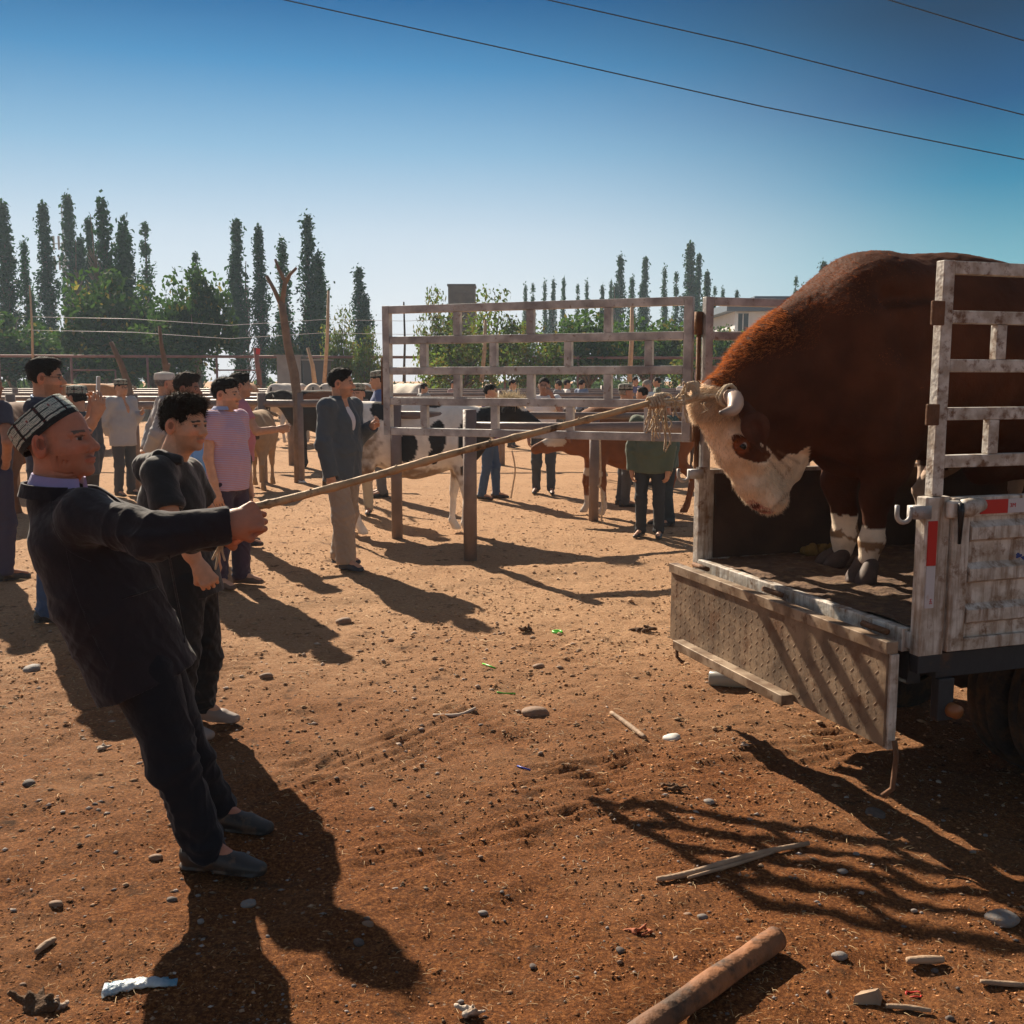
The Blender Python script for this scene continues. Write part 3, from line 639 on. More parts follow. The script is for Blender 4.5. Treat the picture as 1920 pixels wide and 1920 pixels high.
def strip2(s0, s1, z0, z1, m): return B('reflective_strip', m, [bx(s0, s1, -.039, -.0345, z0, z1)], side, 0)
D.objects.remove(s_); strip2(.225, .345, zg0-.066, zg0-.016, REDT); w2 = strip2(.346, .47, zg0-.066, zg0-.016, WT)
c_keep = mesh_obj
def mk2(s, z):
    c = D.curves.new('lettering', 'FONT'); c.body = '3M'; c.size = .022; c.extrude = .0006
    o = D.objects.new('lettering', c); col.objects.link(o); me = D.meshes.new_from_object(o.evaluated_get(bpy.context.evaluated_depsgraph_get())); D.objects.remove(o)
    w = np.array([T(s+v.co[0], -.0398-v.co[2], z+v.co[1]) for v in me.vertices]); mesh_obj('lettering', w, [tuple(p.vertices) for p in me.polygons], mat('red_ink'), w2, False)
mk2(.352, zg0-.046)
BLU = mat('blue_spray_paint', (.02, .05, .22), .6)
rb2 = MB()
for (x_, y_, w_2, h_) in ((1893, 1038, 9, 6), (1903, 1042, 8, 5), (1912, 1050, 9, 8), (1908, 1020, 6, 3), (1916, 1017, 6, 5), (1914, 1066, 5, 3)):
    c0 = PT(x_, y_, -.0); n0 = len(rb2.v); 
    c0 = c0-tw_*.0425
    ring = []
    for k in range(14):
        an = 2*pi*k/14; rr = 1+.25*sin(3*an+x_)+.15*sin(5*an)
        rb2.v.append(c0+ta*pxm(w_2, 3.6)*cos(an)*rr*.8+V(0, 0, 1)*pxm(h_, 3.6)*sin(an)*rr*.8)
    for k in range(14): rb2.v.append(rb2.v[n0+k]+tw_*.001)
    rb2.f += [tuple(n0+k for k in range(14)), tuple(n0+27-k for k in range(14))]
rb2.build('blue_spray_mark', BLU, side)
# latch lever
lv = MB(); lv.box(*bx(.075, .13, -.055, -.028, zg0-.075, zg0-.012)).build('latch', PAINT, truck, False, .01)
lz = lambda y: P(1785, y, YT(1785, 0))[2]
MB().tube([T(.115, -.062, zg0-.02), T(.112, -.068, zg0-.05), T(.12, -.06, zg0-.10), T(.124, -.055, zg0-.165)], [.010, .012, .009, .006], 8).build('latch_lever', mat('worn_black_lever', (.03, .03, .032), .4, .6), truck, True)
MB().tube([T(.13, -.045, zg0-.04), T(.165, -.05, zg0-.038), T(.225, -.045, zg0-.03)], [.03, .034, .022], 12).build('hinge_boss', PAINT, truck, True)
# hooks on the rear posts
def hook(t, z, side_):
    b = MB(); b.box(*bx(-.045, .02, t-.03 if side_ > 0 else t-.03, t-.012+.03, z-.03, z+.015))
    ring = [T(-.045-.03+.03*cos(a), t-.004, z-.012+.03*sin(a)) for a in np.linspace(0, -pi, 9)]
    ring = [T(-.045, t-.004, z+.012)]+ring+[T(-.105, t-.004, z+.02)]
    b.tube(ring, .0085, 6); b.build('tailgate_hook', GALV, truck, True)
hook(0, zg0-.045, 1); hook(TW, cpf and P(1310, 885, YT(1310, TW))[2], 1)
# rails: near side
def railgrid(parent, p, d, L, zs, munt, w=.042, th=.03, gapn=None, stile=True, m=GALV, fin=None):
    """frame of square bars from point p along d (unit), depth direction nrm"""
    nn = V(-d[1], d[0], 0); r_ = MB()
    def bar(s0, s1, z0, z1, t=th): return (p+d*s0-nn*t/2+V(0, 0, z0), d*(s1-s0), nn*t, V(0, 0, z1-z0))
    zs = list(zs); objs = []
    objs.append(MB().box(*bar(0, w, zs[-1]-w/2 if not gapn else gapn, zs[0]+w/2)).build('stile', m, parent, False, .003))
    if fin != 'open': objs.append(MB().box(*bar(L-w, L, zs[-1]-w/2, zs[0]+w/2)).build('stile', m, parent, False, .003))
    e0 = w+.0015; e1 = L-w-.0015 if fin != 'open' else L
    for z in zs: MB().box(*bar(e0, e1, z-w/2+.001, z+w/2-.001, th-.004)).build('rail', m, parent, False, .003)
    for i, row in enumerate(munt):
        for s in row: MB().box(*bar(s, s+w*.95, zs[i+1]+w/2, zs[i]-w/2, th-.008)).build('upright', m, parent, False, .003)
railgrid(truck, T(.028, 0, 0), ta, LEN, RZ, [[.62, 1.2, 1.8, 2.4, 3.], [.245, .8, 1.4, 2, 2.6], [.62, 1.2, 1.8, 2.4], [.235, .8, 1.4, 2, 2.6]], w=.046, th=.04, gapn=zg0+.002, fin='open', m=mat('dirty_white_bar', (.62, .59, .54), .55, .0, var=.2, vscale=7, second=((.40, .34, .28), 20), dirt=(.15, .07, .03), dscale=22, dthr=.57, bump=.25, bscale=50))
cl_ = lambda y0, y1: [bx(-.022, .03, -.034, -.0205, P(1735, y1, YT(1735, 0))[2], P(1735, y0, YT(1735, 0))[2])]
B('hinge_plate', RUST, cl_(565, 611)); B('hinge_plate', RUST, cl_(757, 797))
# far side
zf = P(1330, 880, YT(1330, TW))[2]
B('side_panel', PAINT, [bx(.06, LEN, TW-.01, TW+.02, BZ-.06, zf)]); B('front_wall', BEDM, [bx(LEN, LEN+.04, 0, TW, BZ-.06, ztop)])
B('inner_lining', mat('muddy_lining', (.06, .033, .02), .9, var=.4, vscale=6, bump=.5, bscale=20), [bx(.09, LEN-.02, TW-.022, TW-.012, BZ+.01, zf-.02), bx(.12, LEN-.02, .014, .024, BZ+.01, zg0-.02)])
railgrid(truck, T(.02, TW, 0), ta, LEN, RZ, [[.62, 1.2, 1.8], [.33, .9, 1.5], [.62, 1.2, 1.8], [.33, .9]], w=.042, th=.04, gapn=zf+.002, fin='open')
MB().tube([T(.0, TW+.02, RZ[0]-.16), T(.0, TW+.02, RZ[0]+-.05)], .022, 8).tube([T(.0, TW+.02, RZ[4]-.02), T(.0, TW+.02, RZ[4]+.1)], .022, 8).tube([T(.005, TW+.02, zf), T(.005, TW+.02, RZ[0]-.1)], .012, 8).build('hinge_pin', RUST, truck, True)
# swung open rear gate (hinged on the far post)
hp = P(1298, 700, c2[1]-.02); le = P(721, 700, c2[1]+.66); hp[2] = le[2] = 0
dg = nrm(le-hp); Lg = np.linalg.norm(le-hp)
gate = truck
# the gate is a part of the truck: a part with its bars as sub-parts
gp = D.objects.new('rear_gate', None); col.objects.link(gp); gp.parent = truck; gp.matrix_parent_inverse = mathutils.Matrix.Translation(-truck.location)
gp.location = tuple(hp)
gp['label'] = 'rear rail gate swung open to the left of the bull'
def sfr(px): 
    d = ray(px, 700); n = V(-dg[1], dg[0], 0); k = np.dot(hp-CAM, n)/np.dot(d, n); return float(np.dot(CAM+d*k-hp, dg))
rows = [[(865, 847), (1002, 983), (1147, 1128)], [(802, 785), (933, 915), (1073, 1055), (1224, 1205)], [(865, 847), (1003, 985), (1148, 1130)], [(802, 785), (935, 917), (1077, 1058), (1225, 1206)]]
railgrid(gp, hp, dg, Lg, RZ, [[sfr(a) for a, b in r_] for r_ in rows], w=.043, th=.042, m=GALV)
MB().tube([hp+dg*(Lg+.012)+V(0, 0, z) for z in (RZ[3]-.02, RZ[1]-.09)], .010, 6).build('latch_rod', RUST, gp, True)
# tailgate hanging down
TGP = mat('checker_plate', (.27, .185, .115), .65, .1, var=.25, vscale=4, second=((.16, .105, .065), 9), dirt=(.15, .075, .035), dscale=7, dthr=.58, bump=.12, bscale=30)
zt1 = BZ-.015; tgb = P(1703, 1408, YT(1703, 0)-.06)[2]
tg = D.objects.new('tailgate', None); col.objects.link(tg); tg.parent = truck; tg.matrix_parent_inverse = mathutils.Matrix.Translation(-truck.location); tg.location = tuple(T(-.09, TW/2, zt1)); tg['label'] = 'checker plate tailgate hanging down with slanting shadow stripes'
ck = MB().box(*bx(-.115, -.105, -.0, TW+.03, tgb, zt1-.03))                                       # raised checker dashes
r2 = random.Random(3)
for i in range(34):
    for j in range(11):
        t0 = .03+i*(TW-.03)/34; z0 = tgb+.02+j*(zt1-tgb-.07)/11; an = pi/4 if (i+j) % 2 else -pi/4
        c_ = T(-.1155, t0+.02, z0+.01); dd = tw_*cos(an)*.016+V(0, 0, sin(an)*.016); dd = dd*.75; pp = -tw_*sin(an)*.0028+V(0, 0, cos(an)*.0028)
        n = len(ck.v); ck.v += [c_-dd-pp, c_+dd-pp, c_+dd+pp, c_-dd+pp, c_-dd*.6-ta*.0009, c_+dd*.6-ta*.0009]
        ck.f += [(n, n+1, n+5, n+4), (n+2, n+3, n+4, n+5), (n+1, n+2, n+5), (n+3, n, n+4)]
ck.build('plate', TGP, tg)
FR = mat('tailgate_frame', (.36, .27, .19), .5, .2, var=.3, vscale=8, second=((.20, .13, .08), 10), dirt=(.12, .06, .03), dscale=20, dthr=.58)
B('frame_bar', FR, [bx(-.125, -.075, -.01, TW+.04, zt1-.045, zt1)], tg, .003); B('frame_bar', PAINT, [bx(-.104, -.07, -.012, .018, tgb-.01, zt1-.047)], tg, .003); B('frame_bar', FR, [bx(-.104, -.07, TW+.01, TW+.04, tgb, zt1-.047)], tg, .003)
B('frame_bar', FR, [bx(-.104, -.07, .02, TW+.008, tgb, tgb+.035)], tg, .003)
z3 = tgb+.005
B('step_bar', FR, [bx(-.175, -.116, TW*.34, TW*.93, tgb-.012, tgb+.03)], tg, .003)
MB().tube([T(-.09, -.03, tgb+.03), T(-.09, -.045, tgb-.02), T(-.10, -.045, tgb-.14), T(-.13, -.03, tgb-.17)], .010, 7).build('hook_rod', RUST, tg, True)
MB().tube([T(-.09, TW+.0, tgb+.03), T(-.09, TW+.0, tgb-.09), T(-.09, TW-.06, tgb-.105)], .009, 7).build('hook_rod', RUST, tg, True)
for t0 in (.16, TW*.52, TW-.14): MB().tube([T(-.045, t0-.07, BZ-.008), T(-.045, t0+.07, BZ-.008)], .012, 9).build('hinge', RUST, tg, True)
# dung lumps on ledge
lm = MB()
# chassis, lamp, wheels
B('chassis_rail', BLK, [bx(.10, LEN, .0, .05, BZ-.17, BZ-.078), bx(.1, LEN, TW-.05, TW, BZ-.17, BZ-.078), bx(.06, LEN, .4, .48, BZ-.26, BZ-.065), bx(.06, LEN, TW-.48, TW-.4, BZ-.26, BZ-.065), bx(.02, .08, .05, TW-.05, BZ-.2, BZ-.078)])
B('bracket', BLK, [bx(.11, .18, -.01, .03, BZ-.33, BZ-.172)])
MB().tube([T(.17, -.045, BZ-.29), T(.17, .02, BZ-.29)], [.026, .03], 14).build('round_lamp', mat('orange_lamp', (.28, .10, .03), .4), truck, True)

TYRE = mat('tyre_rubber', (.022, .02, .018), .85, dirt=(.07, .04, .022), dscale=10, dthr=.52, bump=.5, bscale=40)
def wheel(s, t, R=.37, W=.19):
    c = T(s, t, R); w = MB(); prof = [(-.5, .62), (-.5, .88), (-.42, .97), (-.3, 1), (-.16, 1), (-.15, .965), (-.12, .965), (-.11, 1), (.11, 1), (.12, .965), (.15, .965), (.16, 1), (.3, 1), (.42, .97), (.5, .88), (.5, .62)]
    n = 48
    for k in range(n):
        a = 2*pi*k/n; d = ta*cos(a)+V(0, 0, sin(a))
        for (u, r_) in prof:
            rr = r_ if abs(u) > .3 or k % 2 else r_-.012
            w.v.append(c+tw_*u*W+d*R*rr)
    m = len(prof)
    for k in range(n):
        for i in range(m-1): a_, b_ = k*m+i, ((k+1) % n)*m+i; w.f.append((a_, a_+1, b_+1, b_))
    wo = empty_part('wheel', c, truck)
    w.build('tyre', TYRE, wo, True)
    r_ = MB(); r_.tube([c-tw_*W*.35, c-tw_*W*.1, c+tw_*W*.1, c+tw_*W*.35], [R*.62, R*.5, R*.5, R*.62], 28); r_.tube([c-tw_*W*.45, c-tw_*W*.1], [.05, .08], 14)
    r_.build('rim', mat('dusty_rim', (.12, .07, .045), .7, .3), wo, True)
def empty_part(nm, loc, parent):
    o = D.objects.new(nm, None); col.objects.link(o); o.parent = parent; o.matrix_parent_inverse = mathutils.Matrix.Translation(-parent.location); o.location = tuple(map(float, loc)); return o
wheel(1.0, TW-.12); wheel(1.0, TW-.34); wheel(1.0, .12); wheel(1.0, .34)
wheel(3.9, .15); wheel(3.9, TW-.15)
MB().tube([T(1.0, .2, .37), T(1.0, TW-.2, .37)], .05, 10).tube([T(1.0, TW/2-.12, .37), T(1.0, TW/2, .37), T(1.0, TW/2+.12, .37)], [.06, .15, .06], 14).build('axle', BLK, truck, True)
# cab (beyond the frame) so that the truck is whole from the side
cabm = MB().box(*bx(LEN+.25, LEN+1.5, .03, TW-.03, .55, 1.95)); cabm.build('cab', PAINT, truck, False, .06)
B('chassis_front', BLK, [bx(LEN-.1, LEN+1.4, .3, TW-.3, .4, .54)])
B('window', GLS, [bx(LEN+.55, LEN+1.2, .022, .0285, 1.3, 1.75)])
# ------------------------------------------------------------ animals
HIDE = mat('bull_hide', rough=.8, attr=True, var=.35, vscale=7, bump=.25, bscale=130, sheen=.0, spec=.10)
HORN = mat('horn', (.42, .30, .21), .4, attr=True)
HOOF = mat('hoof', (.075, .042, .03), .7, var=.3, vscale=30)
EYE = mat('eye_gloss', (.02, .015, .012), .08, attr=True)
HAIRM = mat('coarse_hair', (.3, .2, .1), .9, attr=True, transl=.35, spec=.04)
bull = empty('bull', T(.8, 1.0, BZ), 'huge red brown bull with white face standing in the truck, head lowered and tied', 'bull')
tb = 1.0
b_ = lambda x, y, t=tb: PT(x, y, t)
r_ = lambda n, x=1600, t=tb: pxm(n, YT(x, t))
S = SDF(T(-.75, .45, 0)*V(1, 1, 0)+V(-.1, -.35, BZ-.02), T(2.75, 1.55, 0)*V(1, 1, 0)+V(.15, .5, 2.32), .0095)
sq = (tw_, .76)
# trunk
S.rc(b_(1668, 674), b_(1800, 672), r_(184), r_(174), .1, sq=sq)
S.rc(b_(1800, 680), b_(1990, 690), r_(182, 1800), r_(168, 1900), .1, sq=sq)
S.rc(b_(1990, 690), b_(2200, 700), r_(150, 1950), r_(128, 2050), .1, sq=sq)
S.rc(b_(1640, 545), b_(1790, 520), r_(52), r_(34), .08)
# shoulders
for sg, t in ((-1, tb-.17), (1, tb+.17)):
    S.rc(b_(1640, 610, t), b_(1620, 780, t), r_(110), r_(92), .12, sq=(tw_, .6))
# neck and crest
S.rc(b_(1612, 672), b_(1490, 718), r_(160), r_(113), .12, sq=(tw_, .72))
S.rc(b_(1490, 726), b_(1392, 768), r_(114, 1500), r_(66, 1400), .1, sq=(tw_, .74))
S.rc(b_(1600, 555), b_(1410, 690), r_(58), r_(40), .1)
S.rc(b_(1425, 690), b_(1345, 738), r_(34), r_(26), .06)
S.rc(b_(1560, 790), b_(1592, 822), r_(60), r_(62), .08, sq=(tw_, .6))
S.el(b_(1590, 840), (r_(56), r_(40), r_(44)), k=.08)
# head
hs_ = (tw_, .8)
S.rc(b_(1350, 765), b_(1392, 838), r_(48, 1380), r_(50, 1380), .05, sq=(tw_, 1.0))
S.rc(b_(1392, 838), b_(1428, 915), r_(50, 1380), r_(33, 1400), .05, sq=hs_)
S.rc(b_(1412, 900), b_(1434, 932), r_(37, 1400), r_(29, 1420), .03, sq=(tw_, 1.05))
S.el(b_(1448, 934), (r_(27, 1420),)*3, k=.03)
S.rc(b_(1435, 825), b_(1478, 868), r_(52, 1440), r_(30, 1470), .05, sq=hs_)
S.rc(b_(1478, 868), b_(1458, 925), r_(28, 1470), r_(18, 1450), .04, sq=hs_)
S.rc(b_(1482, 842), b_(1503, 856), r_(20, 1490), r_(12, 1490), .03, sq=(tw_, .7))
S.rc(b_(1486, 872), b_(1496, 893), r_(14, 1490), r_(6, 1490), .03, sq=(tw_, .6))
S.rc(b_(1345, 742), b_(1318, 752), r_(32, 1330), r_(22, 1330), .03)
for sg in (-1, 1):
    te = tb+sg*.105
    S.rc(b_(1380, 818, te), b_(1404, 812, te), r_(12), r_(12), .03)          # brow
    S.rc(b_(1400, 850, te+sg*.0), b_(1425, 870, te-sg*.02), r_(13), r_(12), .04)      # cheek bone
    S.el(b_(1391, 836, tb+sg*.148), .019, k=.012, op='s')
    S.el(b_(1391, 836, tb+sg*.122), .0235, k=.006)
    S.rc(b_(1381, 830, tb+sg*.138), b_(1398, 824, tb+sg*.138), .009, .009, .012)
    S.rc(b_(1383, 843, tb+sg*.136), b_(1397, 846, tb+sg*.136), .007, .007, .012)
    S.el(b_(1414, 947, tb+sg*.085), (.016, .022, .010), k=.012, op='s')      # nostril
# cheek folds
for (a, b2) in (((1437, 858), (1458, 885)), ((1448, 850), (1475, 872)), ((1432, 872), (1446, 902)), ((1456, 842), (1494, 858))):
    S.rc(b_(*a, tb-.128), b_(*b2, tb-.108), .011, .008, .016, op='s')
S.rc(b_(1448, 955, tb-.05), b_(1482, 920, tb-.06), .006, .004, .012, op='s')       # mouth line
# neck folds
for k, (x0, y0, x1, y1) in enumerate(((1470, 640, 1520, 800), (1505, 620, 1560, 780), (1445, 690, 1480, 800))):
    S.rc(b_(x0, y0, tb-.29), b_(x1, y1, tb-.31), .014, .01, .05, op='s')
# front legs
def leg(pts, rs, t, ktop=.08):
    q = [b_(x, y, t) for x, y in pts]; rr = [r_(n, pts[0][0], t) for n in rs]
    for i in range(len(q)-1): S.rc(q[i], q[i+1], rr[i], rr[i+1], ktop if i == 0 else .03)
tn, tf_ = .80, 1.20
leg([(1672, 780), (1660, 868), (1644, 925), (1641, 940), (1640, 975), (1634, 1012), (1627, 1045)], [80, 46, 29, 27, 19, 22.5, 19], tn)
leg([(1600, 800), (1585, 868), (1571, 902), (1577, 925), (1584, 965), (1583, 1003), (1580, 1030)], [64, 40, 29, 25, 21, 24, 20], tf_)
S.el(b_(1556, 899, tf_), r_(14, 1560, tf_), k=.03); S.el(b_(1628, 926, tn), r_(14), k=.03)
for sg, t in ((-1, .8), (1, 1.2)):               # hind legs
    h0 = T(2.15, t, 1.75); S.rc(h0, T(2.0, t, 1.45), .22, .15, .08); S.rc(T(2.0, t, 1.45), T(2.3, t, 1.2), .14, .07, .05); S.rc(T(2.3, t, 1.2), T(2.22, t, .86), .055, .045, .03); S.rc(T(2.22, t, .86), T(2.17, t, .8), .05, .05, .03)
S.rc(T(1.9, 1, 1.3), T(1.2, 1, 1.22), .08, .07, .1)
for (x0, y0, x1, y1, rr_, dd_) in ((1560, 590, 1530, 790, .035, -.30), (1700, 600, 1690, 800, .04, -.37), (1600, 800, 1640, 850, .03, -.36), (1660, 560, 1760, 545, .05, -.30), (1760, 640, 1800, 800, .05, -.40)):
    for sg in (-1, 1): S.rc(b_(x0, y0, tb-dd_*sg), b_(x1, y1, tb-dd_*sg), rr_*.5, rr_*.4, .07, op='s')
for (x0, y0, x1, y1, rr_, t0) in ((1610, 600, 1590, 790, .06, -.27), (1655, 700, 1655, 830, .07, -.30)):
    for sg in (-1, 1): S.rc(b_(x0, y0, tb+t0*sg), b_(x1, y1, tb+t0*sg), rr_, rr_*.8, .08)
for k in range(4): S.rc(b_(1440+k*14, 690+k*4, tb-.20-.01*k), b_(1472+k*14, 800+k*6, tb-.20-.015*k), .006, .006, .03, op='s')
S.plane((0, 0, BZ+.02), (0, 0, -1))
v, f = S.mesh(); v = relax(v, f, 1, .4); n = vnormals(v, f)
v = v+n*(.009*fbm(v, 7, 4, 3)+.003*fbm(v, 38, 8, 2))[:, None]
# colour by body region
rel = v-CAM; dep = rel@_f; PX = 960+1920*(rel@V(1, 0, 0))/dep; PY = 960-1920*(rel@_u)/dep
tt = (v-V(c1[0], c1[1], 0))@tw_; ss = (v-V(c1[0], c1[1], 0))@ta
# longitudinal picture of the bull's own side view: project along tw_ on its centre plane
def side(vv):
    o = T(0, tb, 0); k = ((vv-o)@tw_); q = vv-k[:, None]*tw_; rel = q-CAM; dp = rel@_f
    return 960+1920*rel[:, 0]/dp, 960-1920*(rel@_u)/dp
def proj(q): rel = q-CAM; dp = rel@_f; return 960+1920*rel[:, 0]/dp, 960-1920*(rel@_u)/dp
SX_, SY_ = side(v)
vm_ = np.where((tt > tb)[:, None], v-2*(tt-tb)[:, None]*tw_, v); MX, MY = proj(vm_); nz_ = 14*fbm(v, 14, 3, 3); 
BR = np.array((.074, .024, .010)); WH = np.array((.84, .67, .51)); c = np.tile(BR, (len(v), 1))
c = c*(1+.35*fbm(v, 4, 12, 2))[:, None]
def poly(x, y, pts):
    ins = np.zeros(len(x), bool); n_ = len(pts)
    for i in range(n_):
        x0, y0 = pts[i]; x1, y1 = pts[(i+1) % n_]
        m_ = ((y0 > y) != (y1 > y)) & (x < (x1-x0)*(y-y0)/(y1-y0+1e-9)+x0); ins ^= m_
    return ins
def paint(pts, colr, amp=1., cond=None, use=(None, None)):
    global c
    x, y = (MX, MY) if use[0] is None else use
    ins = poly(x+nz_*amp*.35, y+8*fbm(v, 17, 7, 2)*amp*.5, pts)
    if cond is not None: ins &= cond
    c[ins] = np.asarray(colr)*(1+.15*fbm(v[ins], 30, 5, 2))[:, None]
near_ = tt < tb
paint([(1270, 700), (1325, 722), (1362, 728), (1378, 760), (1392, 792), (1402, 806), (1418, 822), (1440, 838), (1462, 866), (1476, 856), (1494, 850), (1516, 836), (1522, 980), (1380, 990), (1270, 800)], WH)
# brown eye patch, elongated towards the cheek (both sides)
lat = np.abs(tt-tb) > .045
px_, py_ = (PX, PY)
paint([(1372, 818), (1385, 812), (1398, 820), (1412, 824), (1436, 842), (1448, 852), (1438, 866), (1420, 870), (1402, 862), (1384, 858), (1374, 840)], (.10, .032, .014), .5, lat & near_, (PX, PY))
paint([(1372, 818), (1385, 812), (1398, 820), (1412, 824), (1436, 842), (1448, 852), (1438, 866), (1420, 870), (1402, 862), (1384, 858), (1374, 840)], (.10, .032, .014), .5, lat & ~near_)
ey = np.hypot(PX-1391, (PY-836)) ; m_ = (ey < 15) & near_ & (SX_ < 1450); c[m_] = c[m_]*.3+np.array((.30, .085, .03))*.7
paint([(1395, 940), (1400, 965), (1440, 975), (1452, 958), (1425, 945), (1412, 938)], (.50, .22, .18), .3)
for (cx_, cy_, rx_, ry_, cl) in ((1417, 949, 9, 5, (.10, .03, .025)), (1428, 958, 14, 3, (.25, .12, .09))): m_ = (((MX-cx_)/rx_)**2+((MY-cy_)/ry_)**2 < 1+nz_*.03); c[m_] = cl  # dark of the nostril hollow and lip painted into the hide colour
for (x0, y0, x1, y1) in ((1446, 956, 1482, 922), (1436, 856, 1466, 892), (1448, 850, 1482, 880), (1458, 846, 1498, 868), (1466, 900, 1480, 880)):
    dx_, dy_ = x1-x0, y1-y0; t_ = np.clip(((MX-x0)*dx_+(MY-y0)*dy_)/(dx_**2+dy_**2), 0, 1); dd_ = np.hypot(MX-x0-t_*dx_, MY-y0-t_*dy_)+nz_*.12
    w_ = np.exp(-(dd_/2.6)**2)[:, None]*.6; c = c*(1-w_)+np.array((.22, .11, .06))*w_  # crease shade of mouth line and jaw folds painted into the hide colour
dirt_ = (np.clip(fbm(v, 7, 33, 3), 0, 1)*1.3)[:, None]; wh_ = c[:, :1] > .4; c = np.where(wh_, c*(1-dirt_)+np.array((.36, .20, .10))*dirt_, c)
low = (v[:, 2] < PT(1634, 988+0, tn)[2]+.035*fbm(v, 16, 2)) & (ss < 1.2); c[low] = np.array((.74, .60, .46))
low2 = low & (v[:, 2] < PT(1630, 1012, tn)[2]+.05*fbm(v, 16, 4)) & (v[:, 2] > PT(1630, 1034, tn)[2]+.05*fbm(v, 15, 6)) & (fbm(v, 11, 41, 2) > -.12); c[low2] = np.array((.34, .20, .11))*(1+.5*fbm(v[low2], 12, 2, 2))[:, None]
c[(v[:, 2] < BZ+.35) & (ss >= 1.2)] = np.array((.5, .38, .28))
mesh_obj('body', v, f, HIDE, bull, True, np.clip(c, .005, 1))
bull_v, bull_n, bull_sx, bull_sy, bull_tt = v, n, SX_, SY_, tt
# eyes
for sg in (-1, 1):
    ec = b_(1391, 836, tb+sg*.127); es = MB(); R_ = .0215; cols_ = []
    out = nrm(tw_*sg-ta*.3)
    N1, N2 = 14, 20
    for i in range(N1+1):
        th = pi*i/N1
        for k in range(N2):
            ph = 2*pi*k/N2; a1 = nrm(np.cross(out, (0, 0, 1))); a2 = np.cross(out, a1); d = out*cos(th)+(a1*cos(ph)+a2*sin(ph))*sin(th)
            es.v.append(ec+d*R_); dd = np.dot(d, nrm(out-V(0, 0, .35)))
            cols_.append((.008, .006, .006) if dd > .72 else ((.05, .02, .012) if dd > .64 else (.62, .55, .5)))
    for i in range(N1):
        for k in range(N2): k2 = (k+1) % N2; es.f.append((i*N2+k, i*N2+k2, (i+1)*N2+k2, (i+1)*N2+k))
    mesh_obj('eye', es.v, es.f, EYE, bull, True, np.array(cols_))
# horns
def horn(pts, rs):
    m = MB(); m.tube(pts, rs, 16); n_ = len(m.v); cc = np.zeros((n_, 3)); L_ = len(pts)
    for i in range(L_): u = i/(L_-1); cc[i*16:(i+1)*16] = np.array((.58, .42, .33))*(1-u**3)+np.array((.10, .08, .07))*u**3
    mesh_obj('horn', m.v, m.f, HORN, bull, True, cc)
def smoothp(pts, k=5):
    pts = [np.asarray(p, float) for p in pts]; out = []
    for i in range(len(pts)-1):
        p0 = pts[max(i-1, 0)]; p1, p2 = pts[i], pts[i+1]; p3 = pts[min(i+2, len(pts)-1)]
        for j in range(k):
            t = j/k; out.append(.5*((2*p1)+(-p0+p2)*t+(2*p0-5*p1+4*p2-p3)*t*t+(-p0+3*p1-3*p2+p3)*t**3))
    out.append(pts[-1]); return out
def interp(rs, k=5): 
    r = []
    for i in range(len(rs)-1): r += [rs[i]+(rs[i+1]-rs[i])*j/k for j in range(k)]
    return r+[rs[-1]]
hx = [b_(1362, 752, tb-.08), b_(1374, 746, tb-.15), b_(1379, 757, tb-.20), b_(1374, 769, tb-.225), b_(1361, 773, tb-.235), b_(1349, 774, tb-.235)]
horn(smoothp(hx), interp([.040, .038, .034, .026, .017, .006]))
horn(smoothp([b_(1362, 752, tb+.08), b_(1370, 746, tb+.15), b_(1375, 757, tb+.20), b_(1368, 767, tb+.22), b_(1355, 771, tb+.23)]), interp([.038, .036, .03, .02, .007]))
# ears
for sg in (-1, 1):
    E = SDF(b_(1420, 800, tb+sg*.2)-.25, b_(1420, 800, tb+sg*.2)+.25, .007)
    e0, e1, e2 = b_(1394, 764, tb+sg*.13), b_(1416, 800, tb+sg*.235), b_(1432, 846, tb+sg*.235)
    nn_ = nrm(tw_*sg*.9-ta*.45)
    E.rc(e0, e1, .030, .044, .02, sq=(nn_, .3)); E.rc(e1, e2, .044, .014, .02, sq=(nn_, .3)); E.rc(e1+nn_*.02, e2+nn_*.012-(e2-e1)*.2, .022, .012, .01, op='s')
    ev, ef = E.mesh(); ec_ = np.tile(np.array((.085, .032, .018)), (len(ev), 1))*(1+.3*fbm(ev, 30, 3))[:, None]
    mesh_obj('ear', ev, ef, HIDE, bull, True, ec_)
# hooves
def hoofs(cx, cy, t, w=.045, toe=-ta):
    for sg in (-1, 1):
        c0 = b_(cx, cy, t); c0 = c0+tw_*sg*.034; H_ = SDF(c0-.14, c0+.14, .006)
        top = c0+V(0, 0, .0); bot = V(c0[0], c0[1], BZ+.03)+toe*.045
        H_.rc(top, bot, .034, .044, .01); H_.rc(bot, bot+toe*.04-V(0, 0, .008), .040, .020, .02); H_.plane((0, 0, BZ+.006), (0, 0, -1))
        hv, hf = H_.mesh(); mesh_obj('hoof', hv, hf, HOOF, bull, True)
hoofs(1624, 1058, tn, toe=nrm(-ta*.75-tw_*.35)); hoofs(1572, 1040, tf_, toe=nrm(-ta))
for t in (.8, 1.2):
    for sg in (-1, 1):
        c0 = T(2.17, t+sg*.034, .82); H_ = SDF(c0-.14, c0+.14, .012); H_.rc(c0, V(c0[0], c0[1], BZ+.03)-ta*.05, .035, .04, .01); H_.plane((0, 0, BZ+.006), (0, 0, -1)); hv, hf = H_.mesh(); mesh_obj('hoof', hv, hf, HOOF, bull, True)
